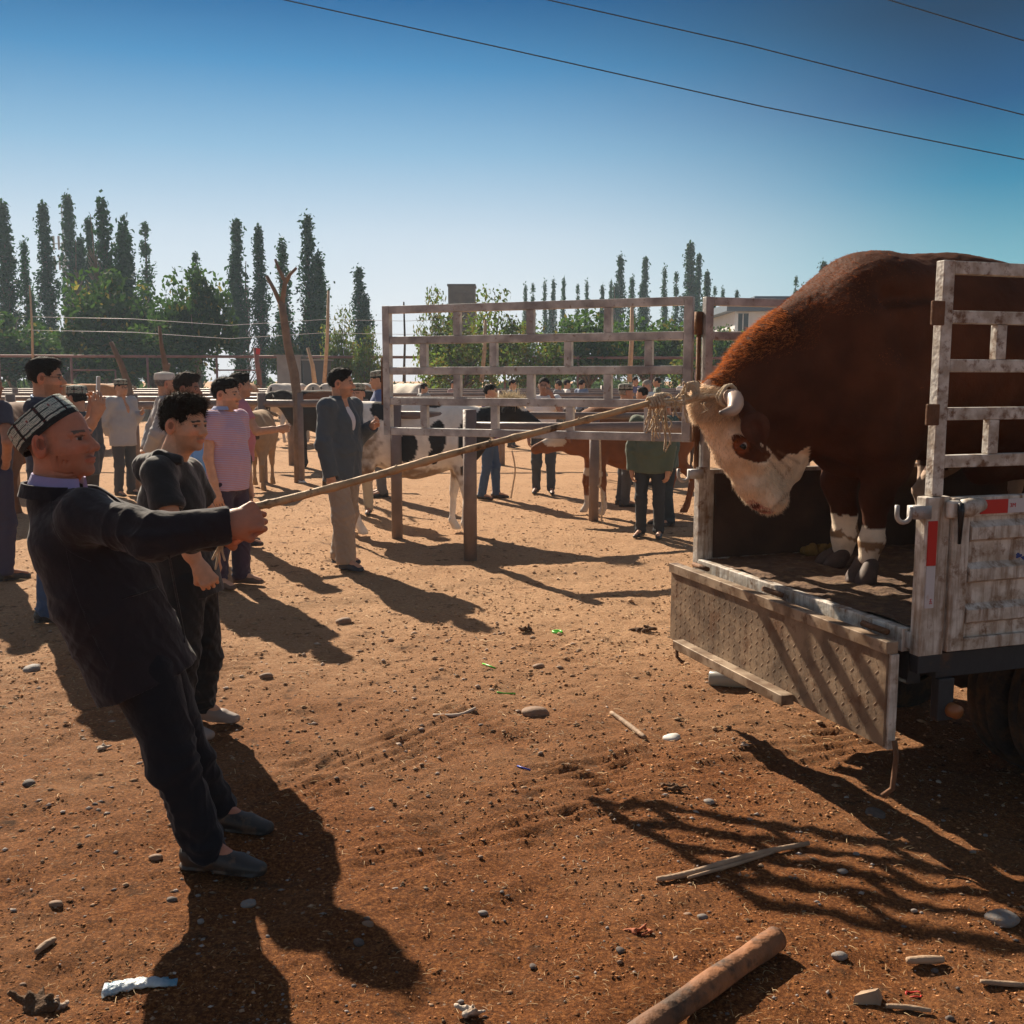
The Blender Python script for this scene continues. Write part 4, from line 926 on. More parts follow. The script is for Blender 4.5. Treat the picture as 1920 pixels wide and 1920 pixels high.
# coarse hair: thin blades growing out of the coat, follows the crest, poll and face edge
def coat(v, n, mask, colfn, length, width, num, flow, seed, parent, nm, curl=.5):
    rs = np.random.RandomState(seed); idx = np.nonzero(mask)[0]
    if not len(idx): return
    i = rs.choice(idx, num); p = v[i]; nn = n[i]; fl = np.asarray(flow)+rs.normal(size=(num, 3))*.35
    fl = fl-nn*(fl*nn).sum(1, keepdims=True)*.6; d = nn*(.35+.3*rs.rand(num, 1))+fl*.9; d /= np.linalg.norm(d, axis=1, keepdims=True)
    L_ = (length*(.5+rs.rand(num)))[:, None]; sd_ = np.cross(d, rs.normal(size=(num, 3))); sd_ /= np.linalg.norm(sd_, axis=1, keepdims=True); w = width*sd_
    k = rs.normal(size=(num, 3))*curl*.25
    p = p-nn*.003; m1 = p+d*L_*.5; m2 = p+d*L_+k*L_
    vv = np.stack([p-w, p+w, m1+w*.7, m1-w*.7, m2+w*.1, m2-w*.1], 1).reshape(-1, 3)
    b = np.arange(num)*6; ff_ = np.concatenate([np.stack([b, b+1, b+2, b+3], 1), np.stack([b+3, b+2, b+4, b+5], 1)])
    cc = np.repeat(colfn(p, rs), 6, 0); mesh_obj(nm, vv, ff_, HAIRM, parent, True, np.clip(cc, .01, 1))
poll = (SX_ < 1395) & (SY_ < 785) & (SX_ < 1425)
coat(v, n, poll & (c[:, 0] > .3), lambda p, rs: np.array((.85, .68, .50))*(.7+.5*rs.rand(len(p), 1)), .030, .0013, 8000, nrm(-ta*.55-V(0, 0, .8)), 1, bull, 'poll_hair')
coat(v, n, (SX_ > 1300) & (SX_ < 1470) & (SY_ > 770) & (c[:, 0] > .3), lambda p, rs: np.array((.80, .64, .48))*(.75+.45*rs.rand(len(p), 1)), .016, .0011, 9000, nrm(V(0, 0, -.9)+ta*.35), 2, bull, 'face_hair')
crest = (SY_ < 880-.0*SX_) & (n[:, 2] > .25) & (c[:, 0] < .3) & (SX_ > 1330) & (SX_ < 1640)
coat(v, n, crest & (SX_ < 1480+170*np.random.RandomState(8).rand(len(SX_))**1.3), lambda p, rs: np.array((.30, .088, .028))*(.5+.9*rs.rand(len(p), 1)), .013, .0008, 16000, nrm(-ta*.9-V(0, 0, .6)), 3, bull, 'crest_hair')
coat(v, n, crest & (SX_ < 1460) & (n[:, 2] > .35), lambda p, rs: np.array((.55, .19, .06))*(.5+.9*rs.rand(len(p), 1)), .024, .0009, 5000, nrm(-ta*.9-V(0, 0, .5)), 13, bull, 'crest_hair')  # brighter orange along the crest top paints in the sun's rim glow
coat(v, n, (n[:, 2] > .1) & (SX_ > 1520) & (SX_ < 1960) & (SY_ < 760), lambda p, rs: np.array((.12, .034, .012))*(.6+.7*rs.rand(len(p), 1)), .009, .0010, 9000, nrm(ta*.9-V(0, 0, .5)), 4, bull, 'back_hair')
coat(v, n, (SX_ > 1500) & (SX_ < 1960) & (n[:, 2] <= .1) & (tt < tb), lambda p, rs: np.array((.10, .030, .013))*(.6+.7*rs.rand(len(p), 1)), .008, .0008, 9000, nrm(ta*.5-V(0, 0, 1.2)), 6, bull, 'side_hair')

# generic cattle ------------------------------------------------
def cow(nm, label, cat, x, y, head, sc, colf, z0=0., neck=(.72, 1.25), hd=(.98, 1.28), nose=(1.25, 1.08), vox=.022, group=None, legs=None, horn_=False, tuft=None):
    fx = V(cos(head), sin(head), 0); lx = V(-sin(head), cos(head), 0)
    W = lambda a, l, z: V(x, y, z0)+(fx*a+lx*l+V(0, 0, z))*sc
    r = empty(nm, (x, y, z0), label, cat, group)
    pts = [W(1.5, .5, 0), W(-1.1, -.5, 0), W(1.5, -.5, 0), W(-1.1, .5, 1.75)]
    S = SDF(np.min(pts, 0)+V(0, 0, z0*0), np.max(pts, 0), vox*sc); sq = (lx, .72)
    S.rc(W(.42, 0, 1.03), W(0, 0, .98), .34*sc, .37*sc, .1, sq=sq); S.rc(W(0, 0, .98), W(-.62, 0, 1.08), .37*sc, .30*sc, .1, sq=sq)
    S.rc(W(.45, 0, 1.28), W(-.75, 0, 1.3), .08*sc, .07*sc, .08, sq=(lx, 1.3))
    S.rc(W(.5, 0, 1.08), W(neck[0]+.05, 0, neck[1]-.05), .26*sc, .15*sc, .1, sq=(lx, .7)); S.rc(W(neck[0]+.05, 0, neck[1]-.05), W(hd[0]-.05, 0, hd[1]), .15*sc, .11*sc, .06, sq=(lx, .75))
    S.rc(W(hd[0], 0, hd[1]), W(nose[0], 0, nose[1]), .105*sc, .065*sc, .04, sq=(lx, .85)); S.rc(W(hd[0], 0, hd[1]-.06), W((hd[0]+nose[0])/2, 0, (hd[1]+nose[1])/2-.06), .075*sc, .05*sc, .04, sq=(lx, .8))
    lg = legs or [(.48, .04), (.44, -.06), (-.62, .05), (-.66, -.07)]
    for i, (a, da) in enumerate(lg):
        l = .15 if i % 2 else -.15
        if i < 2: S.rc(W(a, l, .95), W(a, l, .7), .13*sc, .075*sc, .08); S.rc(W(a, l, .7), W(a+da+.02, l, .42), .07*sc, .05*sc, .03); S.rc(W(a+da+.02, l, .42), W(a+da, l, .12), .036*sc, .034*sc, .02); S.rc(W(a+da, l, .12), W(a+da+.05, l, .03), .042*sc, .05*sc, .02)
        else: S.rc(W(a, l, 1.0), W(a+.08, l, .72), .2*sc, .12*sc, .08, sq=(lx, .7)); S.rc(W(a+.08, l, .72), W(a-.1+da, l, .48), .1*sc, .05*sc, .04); S.rc(W(a-.1+da, l, .48), W(a+da-.02, l, .12), .042*sc, .036*sc, .02); S.rc(W(a+da-.02, l, .12), W(a+da+.03, l, .03), .042*sc, .05*sc, .02)
    S.plane((0, 0, z0+.005), (0, 0, -1))
    v, f = S.mesh(); n = vnormals(v, f); q = (v-V(x, y, z0))/sc; L3 = np.stack([q@fx, q@lx, q[:, 2]], 1)
    v = v+n*(.008*fbm(v, 6, 4))[:, None]
    mesh_obj('body', v, f, mat('cattle_hide', rough=.8, attr=True, var=.15, vscale=10, bump=.2, bscale=60, spec=.2), r, True, np.clip(colf(L3), .01, 1))
    for sg in (-1, 1):
        e = SDF(W(hd[0]-.05, sg*.17, hd[1]+.02)-.15*sc, W(hd[0]-.05, sg*.17, hd[1]+.02)+.15*sc, .014*sc)
        e.rc(W(hd[0]-.05, sg*.09, hd[1]+.05), W(hd[0]-.1, sg*.21, hd[1]+.0), .025*sc, .035*sc, .02, sq=(fx, .4)); ev, ef = e.mesh()
        mesh_obj('ear', ev, ef, mat('cattle_hide'), r, True, np.clip(colf(np.tile([[hd[0]-.1, .2, hd[1]+.1]], (len(ev), 1))), .01, 1))
    MB().tube([W(-.9, 0, 1.3), W(-.97, 0, 1.1), W(-.96, .02, .8), W(-.95, .02, .5)], [.03*sc, .022*sc, .018*sc, .035*sc], 7).build('tail', mat('tail_hair', (.07, .045, .03), .9), r, True)
    if tuft is not None:
        m_ = (L3[:, 0] > hd[0]-.12) & (L3[:, 2] > hd[1]+.04); coat(v, n, m_, lambda p, rs: np.array(tuft)*(.7+.5*rs.rand(len(p), 1)), .07, .004, 1500, V(0, 0, .2), 3, r, 'poll_hair', 1.5)
    return r
def spots(base, spot, lst, dirt=None):
    def fn(L3):
        c = np.tile(np.array(base, float), (len(L3), 1)); nn = .05*fbm(L3, 7, 3)
        for (a, z, ra, rz) in lst: m = ((L3[:, 0]-a)/ra)**2+((L3[:, 2]-z)/rz)**2+nn*6 < 1; c[m] = spot
        if dirt is not None:
            for (a, z, ra, rz, colr) in dirt: 
                w = np.clip(1.15-((L3[:, 0]-a)/ra)**2-((L3[:, 2]-z)/rz)**2+1.3*fbm(L3, 16, 9, 3), 0, 1)[:, None]*.85; c = c*(1-w)+np.array(colr)*w
        return c
    return fn
hY = 11.0; hx0 = P(778, 800, hY)[0]
cow('spotted_cow', 'black and white spotted cow with dirty flank standing behind the open gate', 'cow', hx0, hY, radians(2), 1.02,
    spots((.80, .74, .66), (.03, .028, .028), [(-.06, .93, .10, .16), (.25, 1.03, .09, .17), (.2, .83, .06, .08), (.62, 1.0, .17, .28), (-.28, 1.32, .16, .12), (.18, 1.4, .14, .07), (.5, .68, .03, .05), (.9, 1.2, .25, .2), (1.2, 1.1, .2, .2)],
          [(-.68, .95, .34, .34, (.17, .11, .06)), (-.2, .62, .8, .12, (.22, .13, .07))]), neck=(.72, 1.22), hd=(1.02, 1.3), nose=(1.3, 1.12), tuft=(.55, .45, .3), vox=.018)
cY = 12.6; cxx = P(1165, 850, cY)[0]
cow('brown_calf', 'brown cow with white blaze reaching its head out under the gate', 'cow', cxx+.1, cY, radians(192), .95,
    spots((.20, .075, .03), (.55, .46, .38), [(1.02, .98, .16, .09), (.62, .12, .3, .13), (.5, .55, .08, .06), (.44, .25, .07, .1)]), neck=(.72, 1.0), hd=(.95, .97), nose=(1.25, .86), vox=.02)
dY = 19.3; dxx = P(600, 800, dY)[0]
cow('dark_cow', 'dark brown and black cow with a white edged face beyond the forked trunk', 'cow', dxx+.15, dY, radians(183), 1.05,
    spots((.03, .022, .018), (.20, .075, .03), [(.0, 1.25, .45, .12)], [(1.25, 1.15, .12, .2, (.5, .45, .4))]), neck=(.75, 1.28), hd=(1.0, 1.25), nose=(1.25, 1.0))
cow('brown_ox', 'brown ox half hidden at the left edge behind the glasses man', 'cow', P(40, 800, 13)[0]-.1, 13., radians(100), .98, spots((.13, .06, .03), (.3, .25, .2), [(0, 1, .1, .1)]))
cow('tan_cow', 'tan cow seen from behind beside the pink shirted man', 'cow', P(448, 800, 14.5)[0], 15.6, radians(95), .85, spots((.33, .22, .13), (.05, .03, .02), [(-.95, .8, .1, .4)]))
for i, (px, Y, hdg, c0, lb) in enumerate(((540, 27, 80, (.6, .54, .48), 'white cow whose back shows over the rails left of the forked trunk'), (590, 27.5, 100, (.5, .42, .34), 'pale cow just right of the forked trunk over the rails'), (640, 28, 70, (.58, .5, .42), 'white backed cow partly behind the grey jacket man\'s head'), (668, 29, 60, (.6, .55, .5), 'farthest pale cow behind the skull cap men'), (765, 26.5, 120, (.62, .56, .48), 'white cow behind the outer edge of the gate'), (470, 30, 100, (.36, .2, .1), 'rusty cow beyond the pink shirted man'), (1180, 17.5, 20, (.45, .4, .3), 'pale headed cow between the rails below the rope'), (1262, 18, 0, (.08, .06, .05), 'black cow right of the pale headed one'), (165, 24, 60, (.45, .2, .08), 'orange brown cow behind the raised phone'), (215, 26, 90, (.4, .3, .22), 'beige cow beyond the raised phone'))):
    cow('far_cow', lb, 'cow', (px-960)/1920*Y, Y, radians(hdg), 1.12 if Y > 20 else .9, spots(c0, (.4, .2, .1), [(.1, 1.2, .3, .2)] if i % 2 else []), vox=.04, group='cattle tied in the far pens')
# second animal in the truck
cow('truck_cow', 'dark cow with white legs standing behind the bull inside the truck', 'cow', *T(1.62, 1.37, 0)[:2], atan2(ta[1], ta[0]), .70,
    lambda L3: np.where((L3[:, 2:3] < .62+.05*fbm(L3, 8, 2)[:, None]) , np.array([[.5, .36, .27]]), np.array([[.07, .028, .015]])), z0=BZ+.015, vox=.016, legs=[(.5, .02), (.4, -.05), (-.62, -.08), (-.50, .1)])
# ------------------------------------------------------------ people
SKIN = mat('skin', rough=.55, attr=True, var=.10, vscale=30, bump=.12, bscale=180, spec=.35)
HAIR = mat('hair', (.014, .010, .008), .7, var=.4, vscale=60, bump=.9, bscale=140, spec=.15, attr=True)
def cloth(name, colr, rough=.85, wave=(7, 6, .5), var=.12, sheen=.15, attr=False, bump=.35): return mat(name, colr, rough, 0, attr, var=var, vscale=5, bump=bump, bscale=26, wave=wave, sheen=sheen, spec=.2)
SHOE = mat('dusty_shoe', (.03, .026, .025), .5, dirt=(.13, .08, .05), dscale=14, dthr=.55)
def bounds(pts, pad): pts = np.array(pts); return pts.min(0)-pad, pts.max(0)+pad
def frame(f, u):
    u = nrm(u); f = nrm(np.asarray(f)-np.dot(f, u)*u); l = np.cross(u, f); return f, l, u
def head_sdf(S, c, F, s, neck0, nr=.056, fat=0, detail=True):
    f, l, u = F; R = [f, l, u]; W = lambda a, b, d: c+(f*a+l*b+u*d)*s
    E = lambda p, r, k=.02, op='u': S.el(W(*p), [q*s for q in r], R, k*s, op)
    C = lambda p, q, r0, r1, k=.02, op='u': S.rc(W(*p), W(*q), r0*s, r1*s, k*s, op)
    E((-.014, 0, .035), (.098, .077, .086)); E((.022, 0, -.02), (.066, .063+fat, .085), .03); E((.035, 0, -.076), (.05, .05+fat, .036), .03)
    E((.022, 0, -.045), (.045, .062+fat, .045), .03)
    S.rc(W(-.025, 0, -.05), neck0, (nr+.002)*s, nr*1.12*s, .03*s)
    S.rc(W(.01, 0, -.09), neck0*.7+W(.02, 0, -.08)*.3, .035*s, .04*s, .03*s)
    E((.076, 0, -.100), (.017, .022, .015), .02)
    C((.086, -.02, -.02), (.09, .02, -.02), .012, .012, .02)
    C((.083, 0, .016), (.109, 0, -.028), .009, .0125, .012); E((.113, 0, -.034), (.012, .012, .010), .01)
    for b in (-1, 1): E((.099, b*.014, -.038), (.011, .008, .008), .008)
    if detail:
        for b in (-1, 1):
            E((.096, b*.032, -.001), (.017, .020, .012), .012, 's'); E((.0745, b*.031, -.001), (.0125,)*3, .003)
            C((.084, b*.016, .017), (.074, b*.05, .015), .009, .006, .014)
            E((.052, b*.043, -.028), (.028, .022, .024), .03)
            C((.086, b*.020, -.004+.009), (.074, b*.043, .006), .0035, .003, .006); C((.086, b*.020, -.011), (.076, b*.041, -.010), .003, .003, .008)
    E((.091, 0, -.0640), (.010, .023, .0055), .007); E((.0895, 0, -.0740), (.010, .019, .006), .007)
    C((.102, -.022, -.069), (.102, .022, -.069), .0028, .0028, .004, 's')
    for b in (-1, 1):
        e0 = W(-.014, b*(.083+fat*.5), -.008); S.el(e0, [.023*s, .012*s, .038*s], [nrm(f*.85-l*b*.52), nrm(l*.85+f*b*.52), nrm(u-f*.15)], .005*s)
        if detail: (S.el(W(-.008, b*(.096+fat*.5), -.004), [.014*s, .010*s, .024*s], [f, l, u], .004*s, 's'), S.el(W(-.013, b*(.093+fat*.5), -.002), [.005*s, .005*s, .020*s], [f, l, u], .004*s))
def face_lines(S, c, F, s):
    f, l, u = F; W = lambda a, b, d: c+(f*a+l*b+u*d)*s
    def g(p, q, r=.0022, k=.004): S.rc(W(*p), W(*q), r*s, r*.6*s, k*s, 's')
    for b in (-1, 1):
        g((.100, b*.019, -.034), (.088, b*.034, -.062), .003, .006); g((.088, b*.034, -.062), (.076, b*.036, -.090), .0025, .006)
        g((.088, b*.022, -.016), (.078, b*.044, -.016), .0022, .006); g((.082, b*.025, -.024), (.070, b*.050, -.022), .0018, .006)
        for q in (-.006, .001, .008): g((.069, b*.054, q*.6), (.052, b*.066, q*2.2), .0016)
        g((.060, b*.052, -.035), (.046, b*.058, -.075), .0025, .008); g((.044, b*.060, -.05), (.03, b*.063, -.09), .002, .008)
        g((.03, b*.066, -.03), (.01, b*.062, -.105), .002, .008)
    for q in (.034, .044, .055): g((.088, -.035, q), (.091, 0, q+.002), .0016); g((.091, 0, q+.002), (.088, .035, q), .0016)
    for q in (-.11, -.124, -.138): g((.055+q*.1, -.045, q+.01), (.055+q*.1, .045, q+.01), .002, .006); g((.0, -.062, q+.02), (.055, -.035, q+.0), .002, .006)
def folds(v, s, seed, fr=7., an=(1, 1, .6)):
    q = v*np.array(an)/s+.25*np.stack([vn(v, 3/s, seed+1), vn(v, 3/s, seed+2), vn(v, 3/s, seed+4)], 1)
    r = 1-2*np.abs(vn(q, fr, seed)); r2 = 1-2*np.abs(vn(q+3.1, fr*2.1, seed+5)); return np.clip(r, 0, 1)**2*.9-.3+.3*(np.clip(r2, 0, 1)**2-.3)
def head_cols(v, c, F, s, base, stub=0., brow=(.04, .028, .022), hairline=None):
    f, l, u = F; q = (v-c)/s; a, b, d = q@f, q@l, q@u; col_ = np.tile(np.array(base, float), (len(v), 1))
    ab = np.abs(b); nrm_ = .004*fbm(v, 60, 3)
    m = (a > .066) & (ab > .011) & (ab < .052) & (np.abs(d-.020-.10*(ab-.03)*(ab > .03)*-1) < .0042+nrm_); col_[m] = brow
    e = (a > .070) & (((ab-.031)/.015)**2+((d+.001)/.0055)**2 < 1); col_[e] = (.36, .31, .28); e2 = e & (np.abs(ab-.033) < .0085); col_[e2] = (.03, .018, .012)
    lid = (a > .068) & (((ab-.031)/.018)**2+((d-.006)/.0028)**2 < 1); col_[lid] = np.array(base)*.35
    lp = (a > .083) & (((ab)/.024)**2+((d+.069)/.010)**2 < 1); col_[lp] = np.array(base)*np.array((.98, .74, .72))
    if stub: m = (a > .0) & (d < -.045) & ~lp & (d > -.13); col_[m] *= (1-stub); m = (a > .085) & (d > -.061) & (d < -.047) & (ab < .03); col_[m] *= (1-stub)
    ck = np.exp(-(((ab-.045)/.02)**2+((d+.03)/.02)**2))*(a > .03); col_ *= (1+ck[:, None]*np.array((.12, -.05, -.06)))
    er = (ab > .079) & (a < .02) & (a > -.045) & (d < .04) & (d > -.05); col_[er] *= np.array((1.12, .9, .86)); cn = er & (((a+.006)/.010)**2+((d+.004)/.017)**2 < 1); col_[cn] *= .5  # ear rim redder; ear hollow darkened in the skin colour as inner shadow
    if hairline is not None:
        w = np.clip((hairline(a, ab, d)+.008*fbm(v, 50, 5))*70, 0, 1)*(ab < .083)*(.55+.25*fbm(v, 200, 4, 2)); col_ = col_*(1-w[:, None])+np.array((.09, .07, .06))*w[:, None]
    return col_
def hair_mesh(c, F, s, parent, style='short', colr=(.016, .011, .009), vox=.006, name='hair'):
    f, l, u = F; W = lambda a, b, d: c+(f*a+l*b+u*d)*s; R = [f, l, u]
    H = SDF(c-.19*s, c+.19*s, vox)
    E = lambda p, r, k=.012, op='u': H.el(W(*p), [q*s for q in r], R, k*s, op)
    C = lambda p, q, r0, r1, k=.012, op='u': H.rc(W(*p), W(*q), r0*s, r1*s, k*s, op)
    if style == 'curly': E((-.022, 0, .048), (.106, .090, .098)); E((.03, 0, .095), (.07, .07, .045), .02); E((-.05, 0, .0), (.06, .077, .07), .02)
    elif style == 'tall': E((-.02, 0, .045), (.104, .086, .092)); E((.030, 0, .098), (.062, .062, .032), .02); E((-.05, 0, .0), (.055, .074, .065), .02)
    else: E((-.016, 0, .042), (.100, .081, .086)); E((-.045, 0, .005), (.062, .073, .065), .02)
    E((.095, 0, -.025), (.070, .070, .085), .012, 's')                 # face
    for b in (-1, 1): E((.035, b*.085, -.05), (.052, .022, .055), .01, 's'); E((-.004, b*.085, -.012), (.030, .024, .046), .008, 's')
    H.plane(W(-.02, 0, -.045), -u*1.0-f*.35)
    v, ff = H.mesh()
    if not len(v): return
    n = vnormals(v, ff); am = {'curly': .007, 'tall': .005}.get(style, .003)*s
    v = v+n*(am*2*fbm(v, 55 if style == 'curly' else 40, 3, 3))[:, None]
    cc = np.tile(np.array(colr), (len(v), 1))*(1+.4*fbm(v, 70, 6, 2))[:, None]
    o = mesh_obj(name, v, ff, HAIR, parent, True, cc)
    nb = {'curly': 5000, 'tall': 3500}.get(style, 2000) if vox <= .006 else (1500 if vox <= .0125 else 0)
    if nb: coat(v, n, np.ones(len(v), bool), lambda p, rs: np.array(colr)*(.7+.9*rs.rand(len(p), 1)), .022*s if style != 'short' else .012*s, .0009, nb, (f*.6+u*.1) if style != 'short' else -u*.6, 5, o, 'hair_strands', 1.2 if style == 'curly' else .4)
    return o
def doppa(c, F, s, parent, o=None, side_c=(.10, .14, .12), band=(.01, .01, .01), stripe=(.55, .55, .48), h=.085, n1=128, n2=30, tip=0., name='cap', white=False):
    """square crowned skull cap as a loft: band, ribbed side, slightly folded top"""
    f, l, u = F; u2 = nrm(u-f*tip); f2 = nrm(f-np.dot(f, u2)*u2); l2 = np.cross(u2, f2)
    o = c+u*.050*s-f*.016*s if o is None else o; vs, cs = [], []
    for j in range(n2+1):
        t = j/n2
        for k in range(n1):
            a = 2*pi*k/n1; sqr = 1+.05*abs(sin(2*a))*min(1, t*1.6)*(not white)
            if t < .7: z = h*(t/.7); rr = 1+.03*sin(pi*t/.7)-.10*(t/.7)
            else: w = (t-.7)/.3; z = h*(1+.16*w+(0 if white else .05*w*(1-abs(sin(2*a))))); rr = .90*(1-w)+.0
            if t >= .7: rr = .90*max(0., 1-((t-.7)/.3)**1.15)
            p = o+(f2*cos(a)*.107+l2*sin(a)*.087)*rr*sqr*s+u2*(z-.012)*s
            vs.append(p)
            if white: cc = np.array((.60, .58, .54)) if t > .12 else np.array((.5, .48, .45))
            else:
                if t < .16: cc = np.array(band)
                else:
                    zz = (t-.16)*26; pan = int((a+.4)/(pi/4)); ln = (zz+pan*.5+.35*sin(a*8)) % 1
                    seam = abs(((a+.4) % (pi/4))-pi/8) > pi/8-.045
                    cc = np.array(stripe) if ln > .56 else np.array(side_c)
                    if int(zz) % 5 == 2: cc = np.array((.02, .02, .025))
                    if seam: cc = np.array((.012, .012, .012)) if (zz*1.3 % 2) < 1.8 else np.array((.2, .03, .025))
                    fl = abs(((a+.4) % (pi/4))-pi/8); rd = sqrt((fl*1.2)**2+((t-.5)*1.0)**2)
                    if .05 < rd < .085: cc = np.array((.5, .5, .45))
                    elif rd <= .035: cc = np.array((.3, .04, .03))
            cs.append(cc)
    fs_ = []
    for j in range(n2):
        for k in range(n1): k2 = (k+1) % n1; fs_.append((j*n1+k, j*n1+k2, (j+1)*n1+k2, (j+1)*n1+k))
    return mesh_obj(name, np.array(vs), np.array(fs_), mat('embroidered_cap', rough=.85, attr=True, bump=.5, bscale=200, var=.1, vscale=30), parent, True, np.array(cs))
def hand_sdf(S, w, d, back, s=1., fist=.5, thumb=1., spread=1.):
    """w wrist, d direction, back = outward normal of the back of the hand"""
    d = nrm(d); back = nrm(back-np.dot(back, d)*d); sd_ = np.cross(d, back)
    W = lambda a, b, n_: w+(d*a+sd_*b+back*n_)*s
    S.rc(w-d*.02*s, W(.02, 0, 0), .026*s, .027*s, .02*s, sq=(back, .75)); S.rc(W(.02, -.0, 0), W(.078, -.022, 0), .026*s, .018*s, .02*s, sq=(back, .7)); S.rc(W(.02, 0, 0), W(.078, .022, 0), .026*s, .018*s, .02*s, sq=(back, .7)); S.rc(W(.03, 0, -.004), W(.07, 0, -.004), .024*s, .02*s, .02*s, sq=(back, .7))
    L_ = (.040, .046, .042, .033); 
    for i in range(4):
        b = (-.033+.022*i)*spread; p = W(.085-.004*abs(i-1.2), b, .003); a1 = fist*1.25; a2 = a1+fist*1.7; a3 = a2+fist*1.1; l0 = L_[i]
        q1 = p+(d*cos(a1)-back*sin(a1))*l0*s; q2 = q1+(d*cos(a2)-back*sin(a2))*l0*.68*s; q3 = q2+(d*cos(a3)-back*sin(a3))*l0*.5*s
        S.rc(W(.06, b*.9, 0), p, .0095*s, .0100*s, .008*s); S.rc(p, q1, .0090*s, .0080*s, .003*s); S.rc(q1, q2, .0084*s, .0076*s, .003*s); S.rc(q2, q3, .0076*s, .0064*s, .003*s); S.el(p+back*.002*s, .0098*s, k=.004*s)
    t0 = W(.02, -.022*thumb, -.008); t1 = W(.052, -.044*thumb, -.022-.012*fist); t2 = W(.078-.01*fist, -.040*thumb+.012*fist*thumb, -.034-.012*fist); t3 = W(.098-.03*fist, -.030*thumb+.022*fist*thumb, -.038-.012*fist)
    S.rc(t0, t1, .017*s, .0125*s, .012*s); S.rc(t1, t2, .0118*s, .0100*s, .004*s); S.rc(t2, t3, .010*s, .008*s, .004*s)
def stand(x, y, H, face, z0=0, lean=0., arms=('down', 'down'), stride=.0, headturn=0., headdown=0., bend=0., bendleg=0.):
    f = V(cos(face), sin(face), 0); l = V(-sin(face), cos(face), 0); u = V(0, 0, 1.); h = H
    B_ = lambda a, b, z: V(x, y, z0)+(f*a+l*b+u*z)*h
    J = {}; tf = lambda a, b, z: B_(a+lean*(z-.05)+bend*max(0, z-.55)*1., b, z-bend*bend*max(0, z-.55)*.5)
    for n_, sg in (('L', 1), ('R', -1)):
        st = stride*sg
        J['hip'+n_] = tf(0, sg*.055, .50); J['kn'+n_] = B_(st*.5+.012+lean*.2, sg*.062, .275); J['an'+n_] = B_(st-.01, sg*.066, .045); J['toe'+n_] = B_(st+.085, sg*.082, .02)
        J['sh'+n_] = tf(0, sg*.108, .808)
        a = arms[0 if n_ == 'L' else 1]; s0 = J['sh'+n_]
        E = {'down': ((.0, sg*.03, -.175), (.03, sg*.02, -.335)), 'behind': ((-.07, sg*.05, -.165), (-.11, -sg*.05, -.27)), 'pocket': ((-.05, sg*.06, -.165), (.0, sg*.0, -.285)),
             'belly': ((-.01, sg*.035, -.175), (.115, -sg*.0, -.10)), 'face': ((.09, sg*.05, -.13), (.11, -sg*.04, .045)), 'phone': ((.11, sg*.03, -.10), (.19, sg*.0, .06)), 'reach': ((.08, sg*.04, -.14), (.21, sg*.0, -.13)), 'hip': ((-.06, sg*.11, -.14), (.0, sg*.0, -.25))}[a]
        J['el'+n_] = s0+(f*E[0][0]+l*E[0][1]+u*E[0][2])*h; J['wr'+n_] = s0+(f*E[1][0]+l*E[1][1]+u*E[1][2])*h
    J['pel'] = tf(0, 0, .525); J['waist'] = tf(.006, 0, .61); J['chest'] = tf(.004, 0, .73); J['nk'] = tf(-.004, 0, .835)
    fh = nrm(f*cos(headturn)+l*sin(headturn)-u*headdown); F = frame(fh, u+fh*headdown+f*lean)
    J['head'] = tf(.012+headdown*.03, 0, .925)-u*headdown*.02*h; J['F'] = F; J['f'] = f; J['l'] = l; J['s'] = h/1.74; J['z0'] = z0
    return J
